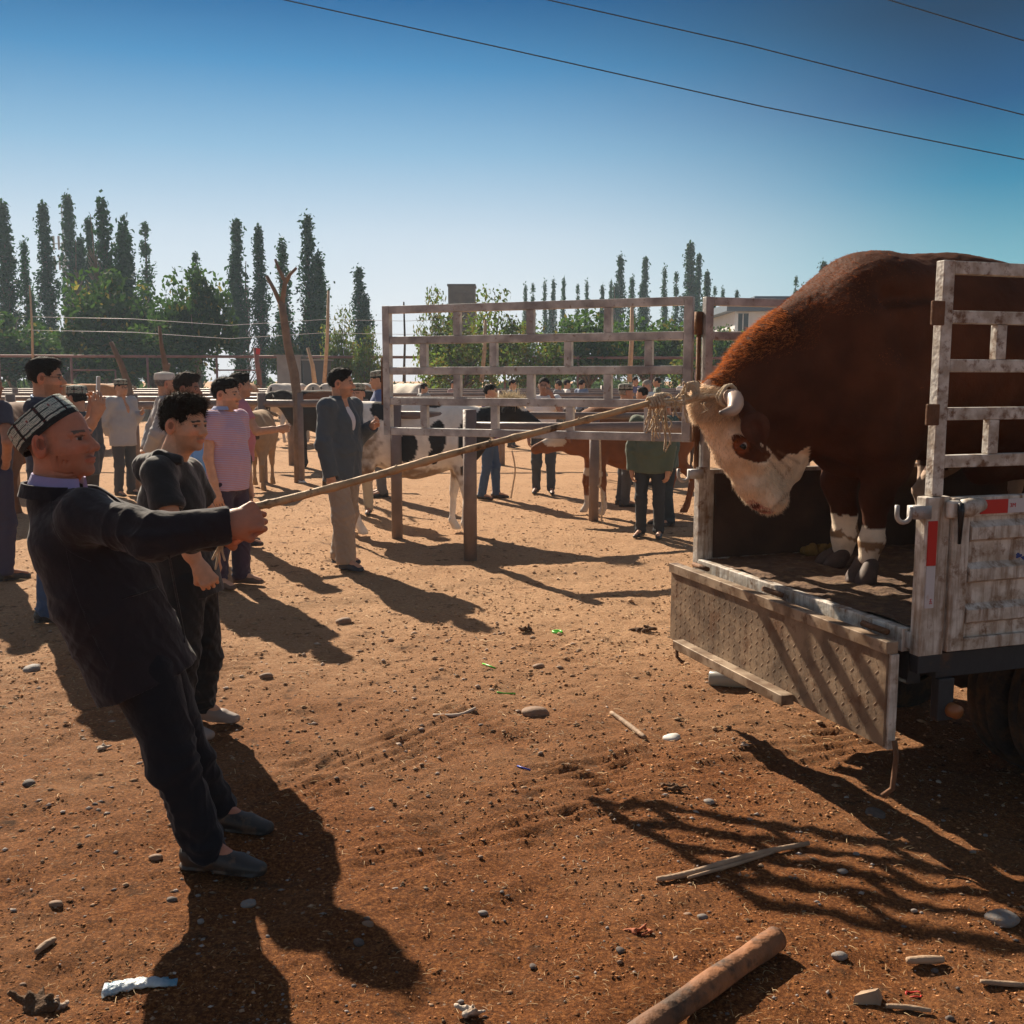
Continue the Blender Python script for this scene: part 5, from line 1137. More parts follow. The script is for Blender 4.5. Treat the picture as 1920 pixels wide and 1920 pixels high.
def figure(label, J, top='shirt', topm=None, legm=None, shoem=SHOE, g=1., skin=(.30, .15, .085), hair='short', hairc=(.016, .011, .009), cap=None, vox=.011, hem=.0, stub=.25, sleeve='long', group=None,
           hands=('relax', 'relax'), shirt=None, under=None, detail=None, hfist=.35, baggy=1., extra=None, belly=0., hs=1., nohead=False, low_sleeve=.5, hand_scale=1., backs=None, hline=None, brow=(.04, .028, .022), wrinkle=False, slim=1., fold=1.):
    s = J['s']; f, l = J['f'], J['l']; root = empty('person', (*((J['anL']+J['anR'])/2)[:2], J['z0']), label, 'person', group)
    detail = vox < .008 if detail is None else detail
    F = J['F']; hc = J['head']; u = nrm(J['chest']-J['pel'])
    pts = [J[k] for k in J if isinstance(J[k], np.ndarray) and k not in ('f', 'l')]
    lo, hi = bounds(pts, .24*s)
    lo[2] = max(lo[2], J['z0']-.02)
    # --- body: one continuous skin
    S = SDF(lo, hi, vox)
    S.rc(J['pel'], J['waist'], .115*s*g, .108*s*g, .05, sq=(l, 1.3)); S.rc(J['waist'], J['chest'], .108*s*g, .118*s*g, .05, sq=(l, 1.3)); S.rc(J['shL'], J['shR'], .055*s, .055*s, .05); S.rc(J['chest'], J['nk'], .10*s, .062*s, .05)
    for n_ in 'LR':
        S.rc(J['hip'+n_], J['kn'+n_], .078*s, .052*s, .03); S.rc(J['kn'+n_], J['an'+n_], .052*s, .034*s, .02); S.rc(J['an'+n_], J['toe'+n_], .034*s, .024*s, .02)
        S.rc(J['sh'+n_], J['el'+n_], .050*s, .040*s, .03); S.rc(J['el'+n_], J['wr'+n_]*.7+J['el'+n_]*.3, .040*s, .034*s, .02); S.rc(J['wr'+n_]*.7+J['el'+n_]*.3, J['wr'+n_], .034*s, .026*s, .02)
        d = nrm(J['wr'+n_]-J['el'+n_]); sg = 1 if n_ == 'L' else -1
        bk = backs[n_] if backs and n_ in backs else nrm(l*sg*.8+f*.3)
        hf = hfist if not isinstance(hfist, dict) else hfist[n_]
        hd_ = J.get('hd'+n_, d)
        if not detail: hand_sdf(S, J['wr'+n_], hd_, bk, s*hand_scale*1.0, hf, thumb=sg)
    nkd0 = nrm(hc-J['nk']); S.rc(J['nk'], J['nk']+nkd0*.03*s, .0627*s, .060*s, .02)
    parts_ = [S.mesh()]; parts_[0] = (*parts_[0], 0)
    hv_ = min(vox, max(.0026, vox*.5)) if detail else vox
    H0 = SDF(hc-.2*s, hc+.2*s, hv_); head_sdf(H0, hc, F, s*hs, J['nk'], detail=detail)
    if wrinkle: face_lines(H0, hc, F, s*hs)
    parts_.append((*H0.mesh(), 1))
    if detail:
        for n_ in 'LR':
            H0 = SDF(J['wr'+n_]-.17*s, J['wr'+n_]+.17*s, max(.0028, vox*.5)); d = nrm(J['wr'+n_]-J['el'+n_]); sg = 1 if n_ == 'L' else -1
            bk = backs[n_] if backs and n_ in backs else nrm(l*sg*.8+f*.3)
            hand_sdf(H0, J['wr'+n_], J.get('hd'+n_, d), bk, s*hand_scale, hfist if not isinstance(hfist, dict) else hfist[n_], thumb=sg)
            H0.rc(J['wr'+n_]-d*.05*s, J['wr'+n_], .030*s, .0265*s, .015); parts_.append((*H0.mesh(), 2))
    vs_, fs2, cs_, off = [], [], [], 0
    for (v, ff, kd) in parts_:
        if kd == 1:
            n = vnormals(v, ff); v = v+n*(.0007*fbm(v, 90, 3, 2)+.0010*fbm(v, 28, 5, 2))[:, None]*s
            cc = head_cols(v, hc, F, s*hs, skin, stub, brow=brow, hairline=hline) if detail else np.tile(np.array(skin), (len(v), 1))*1.
            if detail: cc = cc*(1+.10*fbm(v, 26, 9, 3)+.05*fbm(v, 110, 2, 2))[:, None]
            if not detail:
                q = (v-hc)/s; m = ((q@F[0]) > .07) & (np.abs(q@F[2]-.012) < .012) & (np.abs(q@F[1]) > .01) & (np.abs(q@F[1]) < .05); cc[m] *= .35
        else: cc = np.tile(np.array(skin), (len(v), 1))*(1+.10*fbm(v, 40, 9, 2))[:, None]
        vs_.append(v); fs2.append(ff+off); cs_.append(cc); off += len(v)
    v = np.concatenate(vs_); ff = np.concatenate(fs2); cols_ = np.concatenate(cs_)
    near_h = np.linalg.norm(v-hc, axis=1) < .17*s
    mesh_obj('body', v, ff, SKIN, root, True, np.clip(cols_, .005, 1))
    if cap is None or cap == 'cap_hair' or True:
        if hair: hair_mesh(hc, F, s*hs, root, hair, hairc, vox=min(vox, .012) if vox > .006 else .005)
    if cap == 'doppa': doppa(hc, F, s*hs, root, n1=64, n2=18, side_c=(.13, .15, .12), stripe=(.45, .45, .38))
    if cap == 'white': doppa(hc, F, s*hs, root, n1=48, n2=14, white=True, h=.07)
    # --- trousers
    if legm is not None:
        Tq = SDF(lo, hi, vox)
        Tq.rc(J['pel']+u*.06*s, J['pel']-u*.02*s, .110*s*g, .122*s*g, .05, sq=(l, 1.28))
        for n_ in 'LR':
            an = J['an'+n_]+V(0, 0, .0)*s; kn = J['kn'+n_]
            Tq.rc(J['hip'+n_]+u*.0, kn, .098*s*(.5+.5*g), .074*s*baggy, .035); Tq.rc(kn, an+nrm(kn-an)*.0, .074*s*baggy, .064*s*baggy, .03)
        for n_ in 'LR':
            an = J['an'+n_]; dn = nrm(an-J['kn'+n_]); Tq.plane(an+dn*.034*s, nrm(dn*.6+V(0, 0, -.4)), an-.11*s, an+.11*s)
        Tq.plane(J['pel']+u*.13*s, u, J['pel']-.3*s, J['pel']+.35*s)
        tv, tff = Tq.mesh(); n = vnormals(tv, tff)
        kneew = sum(np.exp(-(np.linalg.norm(tv-J['kn'+q_], axis=1)/(.13*s))**2)+1.2*np.exp(-(np.linalg.norm(tv-J['an'+q_], axis=1)/(.12*s))**2) for q_ in 'LR')
        tv = tv+n*(fold*.013*s*folds(tv, s, 8, 7., (1, 1, .5))*(.3+kneew)+.004*s*fbm(tv*np.array([1, 1, .55]), 9, 3, 3)*(.6+kneew)+.004*s*np.sin(tv[:, 2]*95/s+6*vn(tv, 6, 3))*kneew)[:, None]
        mesh_obj('trousers', tv, tff, legm, root, True)
    # --- shoes
    for n_ in 'LR':
        an, to = J['an'+n_], J['toe'+n_]; lo2, hi2 = bounds([an, to], .17*s); H_ = SDF(lo2, hi2, min(vox, .009) if vox < .014 else vox); z = J['z0']
        dd = nrm(V(*(to-an)[:2], 0)); lf = np.cross(dd, (0, 0, 1)); heel = an-dd*.035*s; heel[2] = an[2]-.012*s
        fl = V(an[0], an[1], max(z, an[2]-.085*s))
        hp_ = fl-dd*.042*s+V(0, 0, .040*s); bp_ = fl+dd*.115*s+V(0, 0, .030*s); tp_ = fl+dd*.185*s+V(0, 0, .022*s)
        H_.rc(hp_, bp_, .036*s, .031*s, .02, sq=(lf, 1.12)); H_.rc(bp_, tp_, .031*s, .021*s, .012, sq=(lf, 1.3)); H_.rc(fl+V(0, 0, .075*s), hp_+V(0, 0, .012), .040*s, .038*s, .02); H_.rc(fl+V(0, 0, .07*s), bp_-dd*.03*s, .036*s, .026*s, .02)
        H_.rc(fl-dd*.045*s+V(0, 0, .010*s), fl-dd*.01*s+V(0, 0, .010*s), .041*s, .036*s, .003, sq=((0, 0, 1), .3)); H_.rc(fl+dd*.06*s+V(0, 0, .010*s), fl+dd*.165*s+V(0, 0, .010*s), .038*s, .036*s, .003, sq=((0, 0, 1), .25))
        H_.plane((0, 0, fl[2]+.002), (0, 0, -1)); sv, sf = H_.mesh(); 
        if len(sv): mesh_obj('shoe', sv, sf, shoem, root, True)
    # --- upper garment
    if topm is not None:
        U = SDF(lo, hi, vox); jk = top == 'jacket'; o = .022 if jk else .012; gg = g*s
        hemp = J['pel']-u*(.06+hem)*s; ow = 1.3
        for n_ in 'LR':
            sh, el, wr = J['sh'+n_], J['el'+n_], J['wr'+n_]
            if sleeve == 'long': U.rc(sh, el, (.055+o)*s*slim, (.050+o)*s*slim, .03); U.rc(el, wr, (.050+o)*s*slim, (.042+o*.8)*s*slim, .02)
            else: U.rc(sh, sh+(el-sh)*low_sleeve, (.060+o)*s, (.060+o*.8)*s, .03)
        for n_ in 'LR':
            sh, el, wr = J['sh'+n_], J['el'+n_], J['wr'+n_]
            if sleeve == 'long': d = nrm(wr-el); c0 = wr-d*.005*s
            else: d = nrm(el-sh); c0 = sh+(el-sh)*low_sleeve
            U.rc(c0+d*.085*s, c0+d*.17*s, .088*s, .088*s, .004, 's')
        U.rc(J['chest'], J['waist'], (.118*g+o)*s, (.112*g+o*1.2)*s, .05, sq=(l, ow)); U.rc(J['waist'], hemp-u*.05*s, (.112*g+o*1.2)*s, (.122*g+o*1.3)*s, .05, sq=(l, ow))
        if belly: U.rc(J['waist']+f*belly*s*.5, J['pel']+f*belly*s*.4+u*.03, .115*gg, .11*gg, .07, sq=(l, 1.1))
        U.rc(J['shL']-l*.012*s, J['shR']+l*.012*s, (.052+o)*s, (.052+o)*s, .05); U.rc(J['chest'], J['nk']-u*.02*s, .115*s+o*s, .072*s+o*s*.5, .05)
        # hem and neck
        U.plane(hemp, -u+f*.0, J['pel']-.35*s, J['pel']+.0*s+V(.35, .35, .12)*s)
        nkd = nrm(hc-J['nk']); U.rc(J['nk']+nkd*.045*s, J['nk']+nkd*.2*s, .066*s, .07*s, .01, 's')
        if jk or shirt is not None:            # open front
            a0 = J['nk']+f*.10*s; wd = .055 if under is None else under
            U.rc(a0+u*.06*s, J['waist']+f*(.17*g+.02+belly)*s, wd*s, .02*s, .01, 's')
            if under: U.rc(J['waist']+f*(.17*g+.03+belly)*s, hemp+f*.17*g*s, wd*.8*s, wd*.9*s, .01, 's')
        uv, uf = U.mesh(); n = vnormals(uv, uf)
        ew = sum(np.exp(-(np.linalg.norm(uv-J['el'+q_], axis=1)/(.11*s))**2) for q_ in 'LR')+np.exp(-(np.linalg.norm(uv-J['waist'], axis=1)/(.2*s))**2)*.6
        uv = uv+n*(fold*(.014 if jk else .010)*s*folds(uv, s, 5)*(.35+ew))[:, None]+n*((.005 if jk else .008)*s*fbm(uv, 7/s, 5, 3)*(.7+ew)+.0050*s*np.sin((uv@nrm(u+.5*f))*80/s+5*vn(uv, 5, 7))*ew)[:, None]
        mesh_obj('jacket' if jk else 'shirt', uv, uf, topm, root, True)
        if shirt is not None:
            Q = SDF(J['pel']-.35*s, J['nk']+.3*s, max(vox, .008)); Q.rc(J['chest'], J['pel'], (.122*g)*s, (.125*g)*s, .05, sq=(l, 1.15)); Q.rc(J['chest'], J['nk'], .11*s, .068*s, .05)
            if belly: Q.rc(J['waist']+f*belly*s*.45, J['pel']+f*belly*s*.35, .11*gg, .105*gg, .07)
            Q.plane(J['pel']-u*.04*s, -u); Q.rc(J['nk']+nkd*.045*s, J['nk']+nkd*.2*s, .058*s, .06*s, .01, 's'); qv, qf = Q.mesh(); mesh_obj('undershirt', qv, qf, shirt, root, True)
    return root, J
def collar(c, ax, fwd, r, h, m, parent, name='collar', gap=.5, flare=1.12, th=.006):
    """standing / folded shirt collar: band with an opening in front"""
    ax = nrm(ax); f = nrm(fwd-np.dot(fwd, ax)*ax); l = np.cross(ax, f); vs = []; n = 30
    for k in range(n+1):
        a = gap+(2*pi-2*gap)*k/n; d = f*cos(a)+l*sin(a)
        for (rr, z) in ((r, 0), (r, h), (r+th, h), (r*flare+th, 0)): vs.append(c+d*rr+ax*(z-(.018 if abs(a-pi) > 2.2 else 0)*0))
    fs_ = []
    for k in range(n):
        for i in range(4): fs_.append((k*4+i, k*4+(i+1) % 4, (k+1)*4+(i+1) % 4, (k+1)*4+i))
    fs_ += [(0, 3, 2, 1), (n*4, n*4+1, n*4+2, n*4+3)]
    return mesh_obj(name, vs, fs_, m, parent, False)

from mathutils.bvhtree import BVHTree
def snapper(o):
    me = o.data; t = BVHTree.FromPolygons([v.co for v in me.vertices], [tuple(p.vertices) for p in me.polygons])
    def f(px, py, lift=.001):
        d = ray(px, py); d = d/np.linalg.norm(d); h = t.ray_cast(mathutils.Vector(CAM), mathutils.Vector(d))
        return None if h[0] is None else np.array(h[0])-d*lift
    return f
def seam(o, pts, r, m, parent, name='seam', k=6, lift=.0):
    sn = snapper(o); q = smoothp([V(x, y, 0) for x, y in pts], k); q = [sn(p[0], p[1], lift) for p in q]; q = [p for p in q if p is not None]
    if len(q) > 2: return MB().tube(q, r, 5).build(name, m, parent, True)
def child(root, nm): return [c for c in root.children if c.name.split('.')[0] == nm][0]
NAVY = cloth('navy_blazer', (.019, .014, .017), .9); NAVYT = cloth('black_trousers', (.010, .010, .014), .9, (3, 3, .4)); LILAC = cloth('lilac_shirt', (.32, .28, .52), .8, (5, 2, .2))
# --- main man, leaning back on the pole
Ym = 3.42
m_ = lambda x, y, Y=Ym: P(x, y, Y)
J = dict(f=V(1, 0, 0), l=V(0, 1, 0), s=1.10, z0=0.)
J['head'] = m_(112, 826, 3.42); J['F'] = frame(V(.985, -.14, .10), V(-.12, 0, 1)); J['nk'] = m_(100, 930)
J['chest'] = m_(158, 1010); J['waist'] = m_(200, 1120); J['pel'] = m_(250, 1215)
J['f'] = nrm(V(.93, -.05, .38)); J['f'] = nrm(V(.92, 0, .35)); J['l'] = V(0, 1, 0)
J['shR'] = m_(158, 968, 3.24); J['elR'] = m_(285, 1002, 3.13); J['wrR'] = m_(424, 985, 3.22); J['hdR'] = nrm(m_(480, 968, 3.26)-m_(424, 985, 3.22))
J['shL'] = m_(168, 958, 3.60); J['elL'] = m_(290, 1005, 3.70); J['wrL'] = m_(408, 1000, 3.42); J['hdL'] = nrm(m_(470, 972, 3.34)-m_(408, 1000, 3.42))
J['hipR'] = m_(272, 1262, 3.34); J['hipL'] = m_(285, 1255, 3.52); J['knR'] = m_(325, 1430, 3.30); J['knL'] = m_(350, 1415, 3.56)
J['anR'] = m_(384, 1588, 3.30); J['anL'] = m_(408, 1542, 3.62)
for k in ('anR', 'anL'): pass
g0 = G(372, 1640); J['anR'][2] = .085; J['anL'][2] = .085
J['toeR'] = J['anR']+V(.12, -.03, -.055); J['toeL'] = J['anL']+V(.115, -.03, -.055)
root, _ = figure('elderly man in navy blazer and striped skull cap leaning back hauling the long pole', J, 'jacket', NAVY, NAVYT, vox=.0052, g=1.03, wrinkle=True, slim=.90, skin=(.46, .19, .115), hair=None, hline=lambda a, ab, d: np.minimum(np.minimum(.022-a, d+.045), .03)*.7, hairc=(.05, .042, .038), hem=.055, stub=.12, detail=True,
                 hfist={'L': .75, 'R': .80}, baggy=1.0, belly=.025, hs=1.0, brow=(.12, .08, .06), backs={'R': V(.1, -1, .45), 'L': V(.1, 1, .3)}, hand_scale=1.08)
F = J['F']; s = J['s']
Fc = frame(V(.80, 0, .62), V(-.66, 0, .78))
doppa(J['head'], Fc, s*1.0, root, o=m_(93, 812)+V(0, 0, .006), side_c=(.20, .29, .25), stripe=(.75, .75, .66), n1=256, n2=70, h=.078)
nkd = nrm(J['head']-J['nk'])
collar(J['nk']+nkd*.035+V(.012, 0, 0), nrm(nkd*.8+V(0, 0, .3)), V(1, 0, -.25), .078, .036, LILAC, root, 'shirt_collar', .35)
collar(J['nk']+nkd*.002+V(.002, 0, -.004), nrm(nkd*.8+V(-.05, 0, .3)), V(1, 0, -.35), .094, .044, NAVY, root, 'blazer_collar', .75, 1.1, .009)
# lapel edge, pocket flap, cuff buttons
jk_ = child(root, 'jacket'); SEAM = mat('button_black', (.008, .007, .01), .95)  # near-black colour of the cuff buttons
seam(jk_, [(112, 892), (96, 930), (100, 985), (128, 1030), (170, 1052)], .0022, NAVY, root, 'shoulder_seam')
seam(jk_, [(316, 1040), (330, 1090), (343, 1150), (345, 1205)], .004, NAVY, root, 'front_edge')
seam(jk_, [(228, 1122), (262, 1112), (296, 1100)], .0045, NAVY, root, 'pocket_welt'); seam(jk_, [(125, 1030), (140, 1100), (170, 1180), (205, 1255)], .002, NAVY, root, 'side_seam')
for bx_ in (384, 395, 406): seam(jk_, [(bx_, 1012), (bx_+1, 1013), (bx_+2, 1013)], .0045, SEAM, root, 'cuff_button')
# --- the pole
WOOD = mat('pole_wood', (.52, .34, .18), .7, var=.3, vscale=14, bump=.4, bscale=40, dirt=(.10, .055, .025), dscale=10, dthr=.58)
pl = [m_(476, 951, 3.28), P(560, 931, 3.36), P(700, 893, 3.48), P(865, 846, 3.62), P(1010, 810, 3.76), P(1130, 779, 3.88), P(1232, 752, 3.98)]
pp = smoothp(pl, 12); mb = MB(); rr = [.0135-.002*i/len(pp)+.0016*sin(i*1.7)*(i % 9 == 0)+.003*(i % 13 == 5) for i in range(len(pp))]
mb.tube(pp, rr, 10, jit=.10); pole_o = mb.build('long_pole', WOOD, None, True)
kn = MB()
for i in (14, 27, 40, 55): p = pp[i]; kn.tube([p, p+V(.006, 0, .018)], [.007, .003], 6)
kn.build('knot', WOOD, pole_o, True); prop(pole_o, 'long crooked wooden pole held by the man and lashed to the bull\'s horns', 'pole')
ROPE = mat('frayed_rope', (.66, .51, .35), .9, var=.25, vscale=40, bump=.8, bscale=160)
rp = MB(); rs = random.Random(4)
def wrap(c, ax, r, n, th=.005, adv=.012):
    ax = nrm(ax); a = nrm(np.cross(ax, (0, 0, 1))); b = np.cross(ax, a)
    rp.tube([c+ax*(adv*k/14-adv*n/2)+(a*cos(2*pi*k/14)+b*sin(2*pi*k/14))*r*(1+.12*sin(k*1.3)) for k in range(14*n)], th, 6)
dirp = nrm(pp[-1]-pp[-6]); ke = pp[-1]
wrap(ke-dirp*.02, dirp, .02, 4); wrap(ke+dirp*.01, dirp, .024, 3, .006); 
pollp = b_(1318, 742, tb-.06); hb_ = b_(1362, 748, tb-.10)
for k in range(5):                                     # strands running from the pole to the poll and round the horns
    off = V(rs.uniform(-.01, .01), rs.uniform(-.02, .02), rs.uniform(-.015, .015)); mid = (ke+pollp)/2+off*1.6+V(0, 0, -.012)
    rp.tube(smoothp([ke-dirp*.03+off*.5, mid, pollp+off, hb_+V(0, -.03, .02)+off*.4]), .0062, 6)
kc = P(1292, 738, 4.12)
for k in range(3): wrap(kc+V(.004*k, 0, .004*k), nrm(pollp-ke)+V(0, 0, .1*k), .026+.004*k, 3, .0065)
wrap(b_(1366, 744, tb-.13), tw_, .045, 2, .007, .02)
for (x0, y0, ln, n_) in ((1222, 760, 62, 7), (1234, 756, 70, 8), (1245, 762, 84, 7), (1266, 745, 40, 4), (1283, 740, 55, 3), (1318, 755, 28, 2)):
    for k in range(n_):
        p0 = P(x0+rs.uniform(-4, 4), y0, 4.0+(x0-1222)*.0014); L_ = pxm(ln*rs.uniform(.5, 1.05), 4); w = rs.uniform(-.025, .03)
        rp.tube(smoothp([p0, p0+V(w*.3, rs.uniform(-.01, .01), -L_*.35), p0+V(w+rs.uniform(-.012, .012), 0, -L_*.7), p0+V(w*1.1+rs.uniform(-.015, .015), rs.uniform(-.01, .01), -L_)], 4), [.0032]*12+[.0018], 5)
for (x0, y0, x1, y1) in ((1285, 738, 1281, 716), (1290, 735, 1296, 716), (1302, 735, 1300, 715), (1275, 738, 1262, 752), (1262, 750, 1243, 738)):
    a = P(x0, y0, 4.1); b = P(x1, y1, 4.1); rp.tube(smoothp([a, (a+b)/2+V(.01, 0, .008), b], 4), [.005]*8+[.003], 5)
prop(rp.build('frayed_rope', ROPE, None, True), 'frayed rope binding the pole to the bull\'s horns, loose ends hanging', 'rope')
rp = MB()
p0 = m_(448, 982, 3.24)
for (dx, dy) in ((-30, 78), (-36, 60), (-12, 62), (-22, 40)): rp.tube(smoothp([pp[1], p0, P(424, 1002, 3.22), P(420+dx*.3, 1004+dy*.4, 3.24), P(434+dx, 990+dy, 3.24)], 5), [.006]*12+[.004]*8+[.003], 6)
prop(rp.build('rope_tail', ROPE, None, True), 'short rope tail dangling below the hands of the man in the navy blazer', 'rope')

# --- curly haired young man
BLKT = cloth('black_tee', (.017, .017, .018), .85, (5, 4, .5), sheen=.3); CARGO = cloth('cargo_trousers', (.014, .015, .017), .85, (8, 6, .8))
Yc = 4.72; c_ = lambda x, y, Y=Yc: P(x, y, Y)
J = dict(s=1.0, z0=0.); J['f'] = nrm(V(.93, -.30, 0)); J['l'] = nrm(V(.30, .93, 0))
J['head'] = c_(348, 796); J['F'] = frame(V(.90, -.40, -.06), V(.05, 0, 1)); J['nk'] = c_(318, 872); J['chest'] = c_(322, 935); J['waist'] = c_(338, 1010); J['pel'] = c_(350, 1075)
J['shR'] = c_(296, 888, 4.52); J['shL'] = c_(352, 888, 4.88); J['elR'] = c_(325, 985, 4.42); J['wrR'] = c_(374, 1062, 4.42); J['hdR'] = nrm(V(.4, -.1, -.6))
J['elL'] = c_(392, 965, 5.0); J['wrL'] = c_(398, 1035, 4.95); J['hdL'] = nrm(V(0, 0, -1.))
J['hipR'] = c_(345, 1095, 4.64); J['hipL'] = c_(368, 1092, 4.80); J['knR'] = c_(340, 1225, 4.62); J['knL'] = c_(382, 1235, 4.84)
J['anR'] = c_(330, 1370, 4.62); J['anL'] = c_(378, 1352, 4.84); J['anR'][2] = .08; J['anL'][2] = .08; J['toeR'] = J['anR']+V(.12, -.04, -.05); J['toeL'] = J['anL']+V(.12, -.03, -.05)
root, _ = figure('curly haired young man in black hooded t-shirt behind the navy blazer', J, 'tee', BLKT, CARGO, mat('pale_shoe', (.28, .22, .19), .6), g=1.02, skin=(.62, .33, .20), hair='curly', hairc=(.022, .014, .009), vox=.0060, fold=.8, hem=.05, stub=.15, sleeve='short', detail=True,
                 hfist={'L': .5, 'R': .95}, backs={'R': V(.5, -1, .2), 'L': V(0, 1, 0)}, low_sleeve=.62, baggy=1.12)
hd = SDF(c_(285, 872)-.2, c_(285, 872)+.2, .006)
hd.rc(c_(340, 864, 4.56), c_(300, 858, 4.54), .022, .034, .02); hd.rc(c_(300, 860, 4.56), c_(270, 874, 4.68), .038, .050, .02); hd.rc(c_(270, 874, 4.70), c_(296, 858, 4.86), .050, .034, .02); hd.rc(c_(296, 858, 4.86), c_(335, 862, 4.84), .034, .02, .02); hd.rc(c_(272, 892, 4.66), c_(276, 912, 4.68), .040, .02, .03)
hv, hf = hd.mesh(); hv = hv+vnormals(hv, hf)*(.008*fbm(hv, 22, 3, 3))[:, None]; mesh_obj('hood', hv, hf, BLKT, root, True)
# --- man with glasses behind
BLU_ = cloth('dark_blue_shirt', (.03, .035, .06), .85); JEAN = cloth('blue_jeans', (.05, .085, .17), .85, (8, 5, .5))
J = stand(P(100, 1150, 6.7)[0]-.03, 6.7, 1.76, radians(-8), arms=('phone', 'phone'), headdown=.05)
base = G(118, 1160); J = stand(base[0]-.06, base[1], 1.80, radians(10), arms=('phone', 'phone'), headdown=.02)
dx = P(88, 730, base[1])[0]-J['head'][0]
for k in J:
    if isinstance(J[k], np.ndarray) and k not in 'fl' and not k.startswith('an') and not k.startswith('toe') and not k.startswith('kn'): J[k] = J[k]+V(dx, 0, 0)
for a_, (x_, y_) in (('wrL', (172, 775)), ('wrR', (180, 778))): J[a_] = P(x_, y_, base[1]-.1 if a_ == 'wrR' else base[1]+.05); J['el'+a_[2]] = P(150, 830, base[1]-.12 if a_ == 'wrR' else base[1]+.1); J['hd'+a_[2]] = V(.25, 0, 1)
root, _ = figure('dark haired man with glasses and blue lanyard holding up a phone behind the navy blazer', J, 'tee', BLU_, JEAN, g=1.0, hair='tall', vox=.0085, skin=(.5, .26, .16), sleeve='short', detail=True)
F = J['F']; hc = J['head']; gl = MB(); W = lambda a, b, d: hc+(F[0]*a+F[1]*b+F[2]*d)*J['s']
for sg in (-1, 1): gl.tube([W(.097-.01*abs(cos(t)), sg*.032+.022*cos(t), .0+.014*sin(t)) for t in np.linspace(0, 2*pi, 15)], .0018, 5); gl.tube([W(.088, sg*.056, .004), W(.0, sg*.082, .006)], .0018, 5)
gl.build('glasses', mat('black_plastic', (.01, .01, .01), .3), root, True)
ln = MB(); ln.tube([J['nk']+V(.07*cos(t), .075*sin(t), .012-.03*cos(t)) for t in np.linspace(.6, 2*pi-.6, 18)], .007, 6); ln.build('lanyard', mat('blue_ribbon', (.02, .22, .60), .6), root, True)
ph = MB().box(P(181, 742, base[1]-.02), V(.02, .01, 0), V(-.03, .06, 0), V(.01, 0, .13)); prop(ph.build('phone', mat('silver_phone', (.4, .4, .42), .3, .4), None, False, .003), 'silver phone raised by the man with glasses', 'phone')
# --- pink polo
PINK = mat('pink_striped_polo', (.52, .27, .30), .85, var=.06, vscale=5, bump=.35, bscale=24, wave=(4, 5, .5), sheen=.15, spec=.2)
nt = PINK.node_tree; bs = nt.nodes['Principled BSDF']; lk = bs.inputs['Base Color'].links[0].from_socket
wv = nt.nodes.new('ShaderNodeTexWave'); wv.wave_type = 'BANDS'; wv.bands_direction = 'Z'; wv.inputs['Scale'].default_value = 22; tcn = nt.nodes.new('ShaderNodeTexCoord'); nt.links.new(tcn.outputs['Object'], wv.inputs['Vector'])
mx = nt.nodes.new('ShaderNodeMix'); mx.data_type = 'RGBA'; nt.links.new(wv.outputs[0], mx.inputs[0]); nt.links.new(lk, mx.inputs[6]); mx.inputs[7].default_value = (.50, .42, .62, 1); nt.links.new(mx.outputs[2], bs.inputs['Base Color'])
PURP = cloth('purple_trousers', (.055, .035, .06), .85); g_ = G(462, 1098)
J = stand(g_[0]-.12, g_[1], 1.66, radians(-22), arms=('down', 'down'), headturn=radians(8), stride=.02)
root, _ = figure('stocky man in a pink striped polo shirt standing behind the curly haired man', J, 'polo', PINK, PURP, mat('tan_shoe', (.13, .075, .05), .6), g=1.16, belly=.045, hair='tall', vox=.009, skin=(.62, .34, .22), sleeve='short', detail=True, baggy=1.15, hem=.03, hs=1.06)
collar(J['nk']+V(0, 0, .03), V(0, 0, 1), J['f'], .075, .028, cloth('pale_blue_collar', (.35, .42, .65), .8), root, 'collar', .6, 1.3)
# --- grey jacket man
GREY = cloth('slate_jacket', (.075, .092, .112), .85, (5, 6, .6)); TAUPE = cloth('taupe_trousers', (.34, .26, .20), .85, (7, 5, .6)); TEE = cloth('white_tee', (.68, .66, .70), .8, (5, 3, .2))
g_ = G(655, 1062)
J = stand(g_[0]-.04, g_[1], 1.75, radians(-28), arms=('belly', 'down'), stride=-.07, headturn=radians(22), lean=-.01)
root, _ = figure('man in an open slate grey jacket and taupe trousers walking beside the spotted cow', J, 'jacket', GREY, TAUPE, mat('dark_slipper', (.035, .04, .055), .7), g=1.04, hair='tall', vox=.0082, skin=(.52, .28, .18), detail=True, baggy=1.32, hem=.09, shirt=TEE, under=.06)
collar(J['nk']+V(0, 0, .02), V(0, 0, 1), J['f'], .078, .03, GREY, root, 'jacket_collar', .7, 1.25)
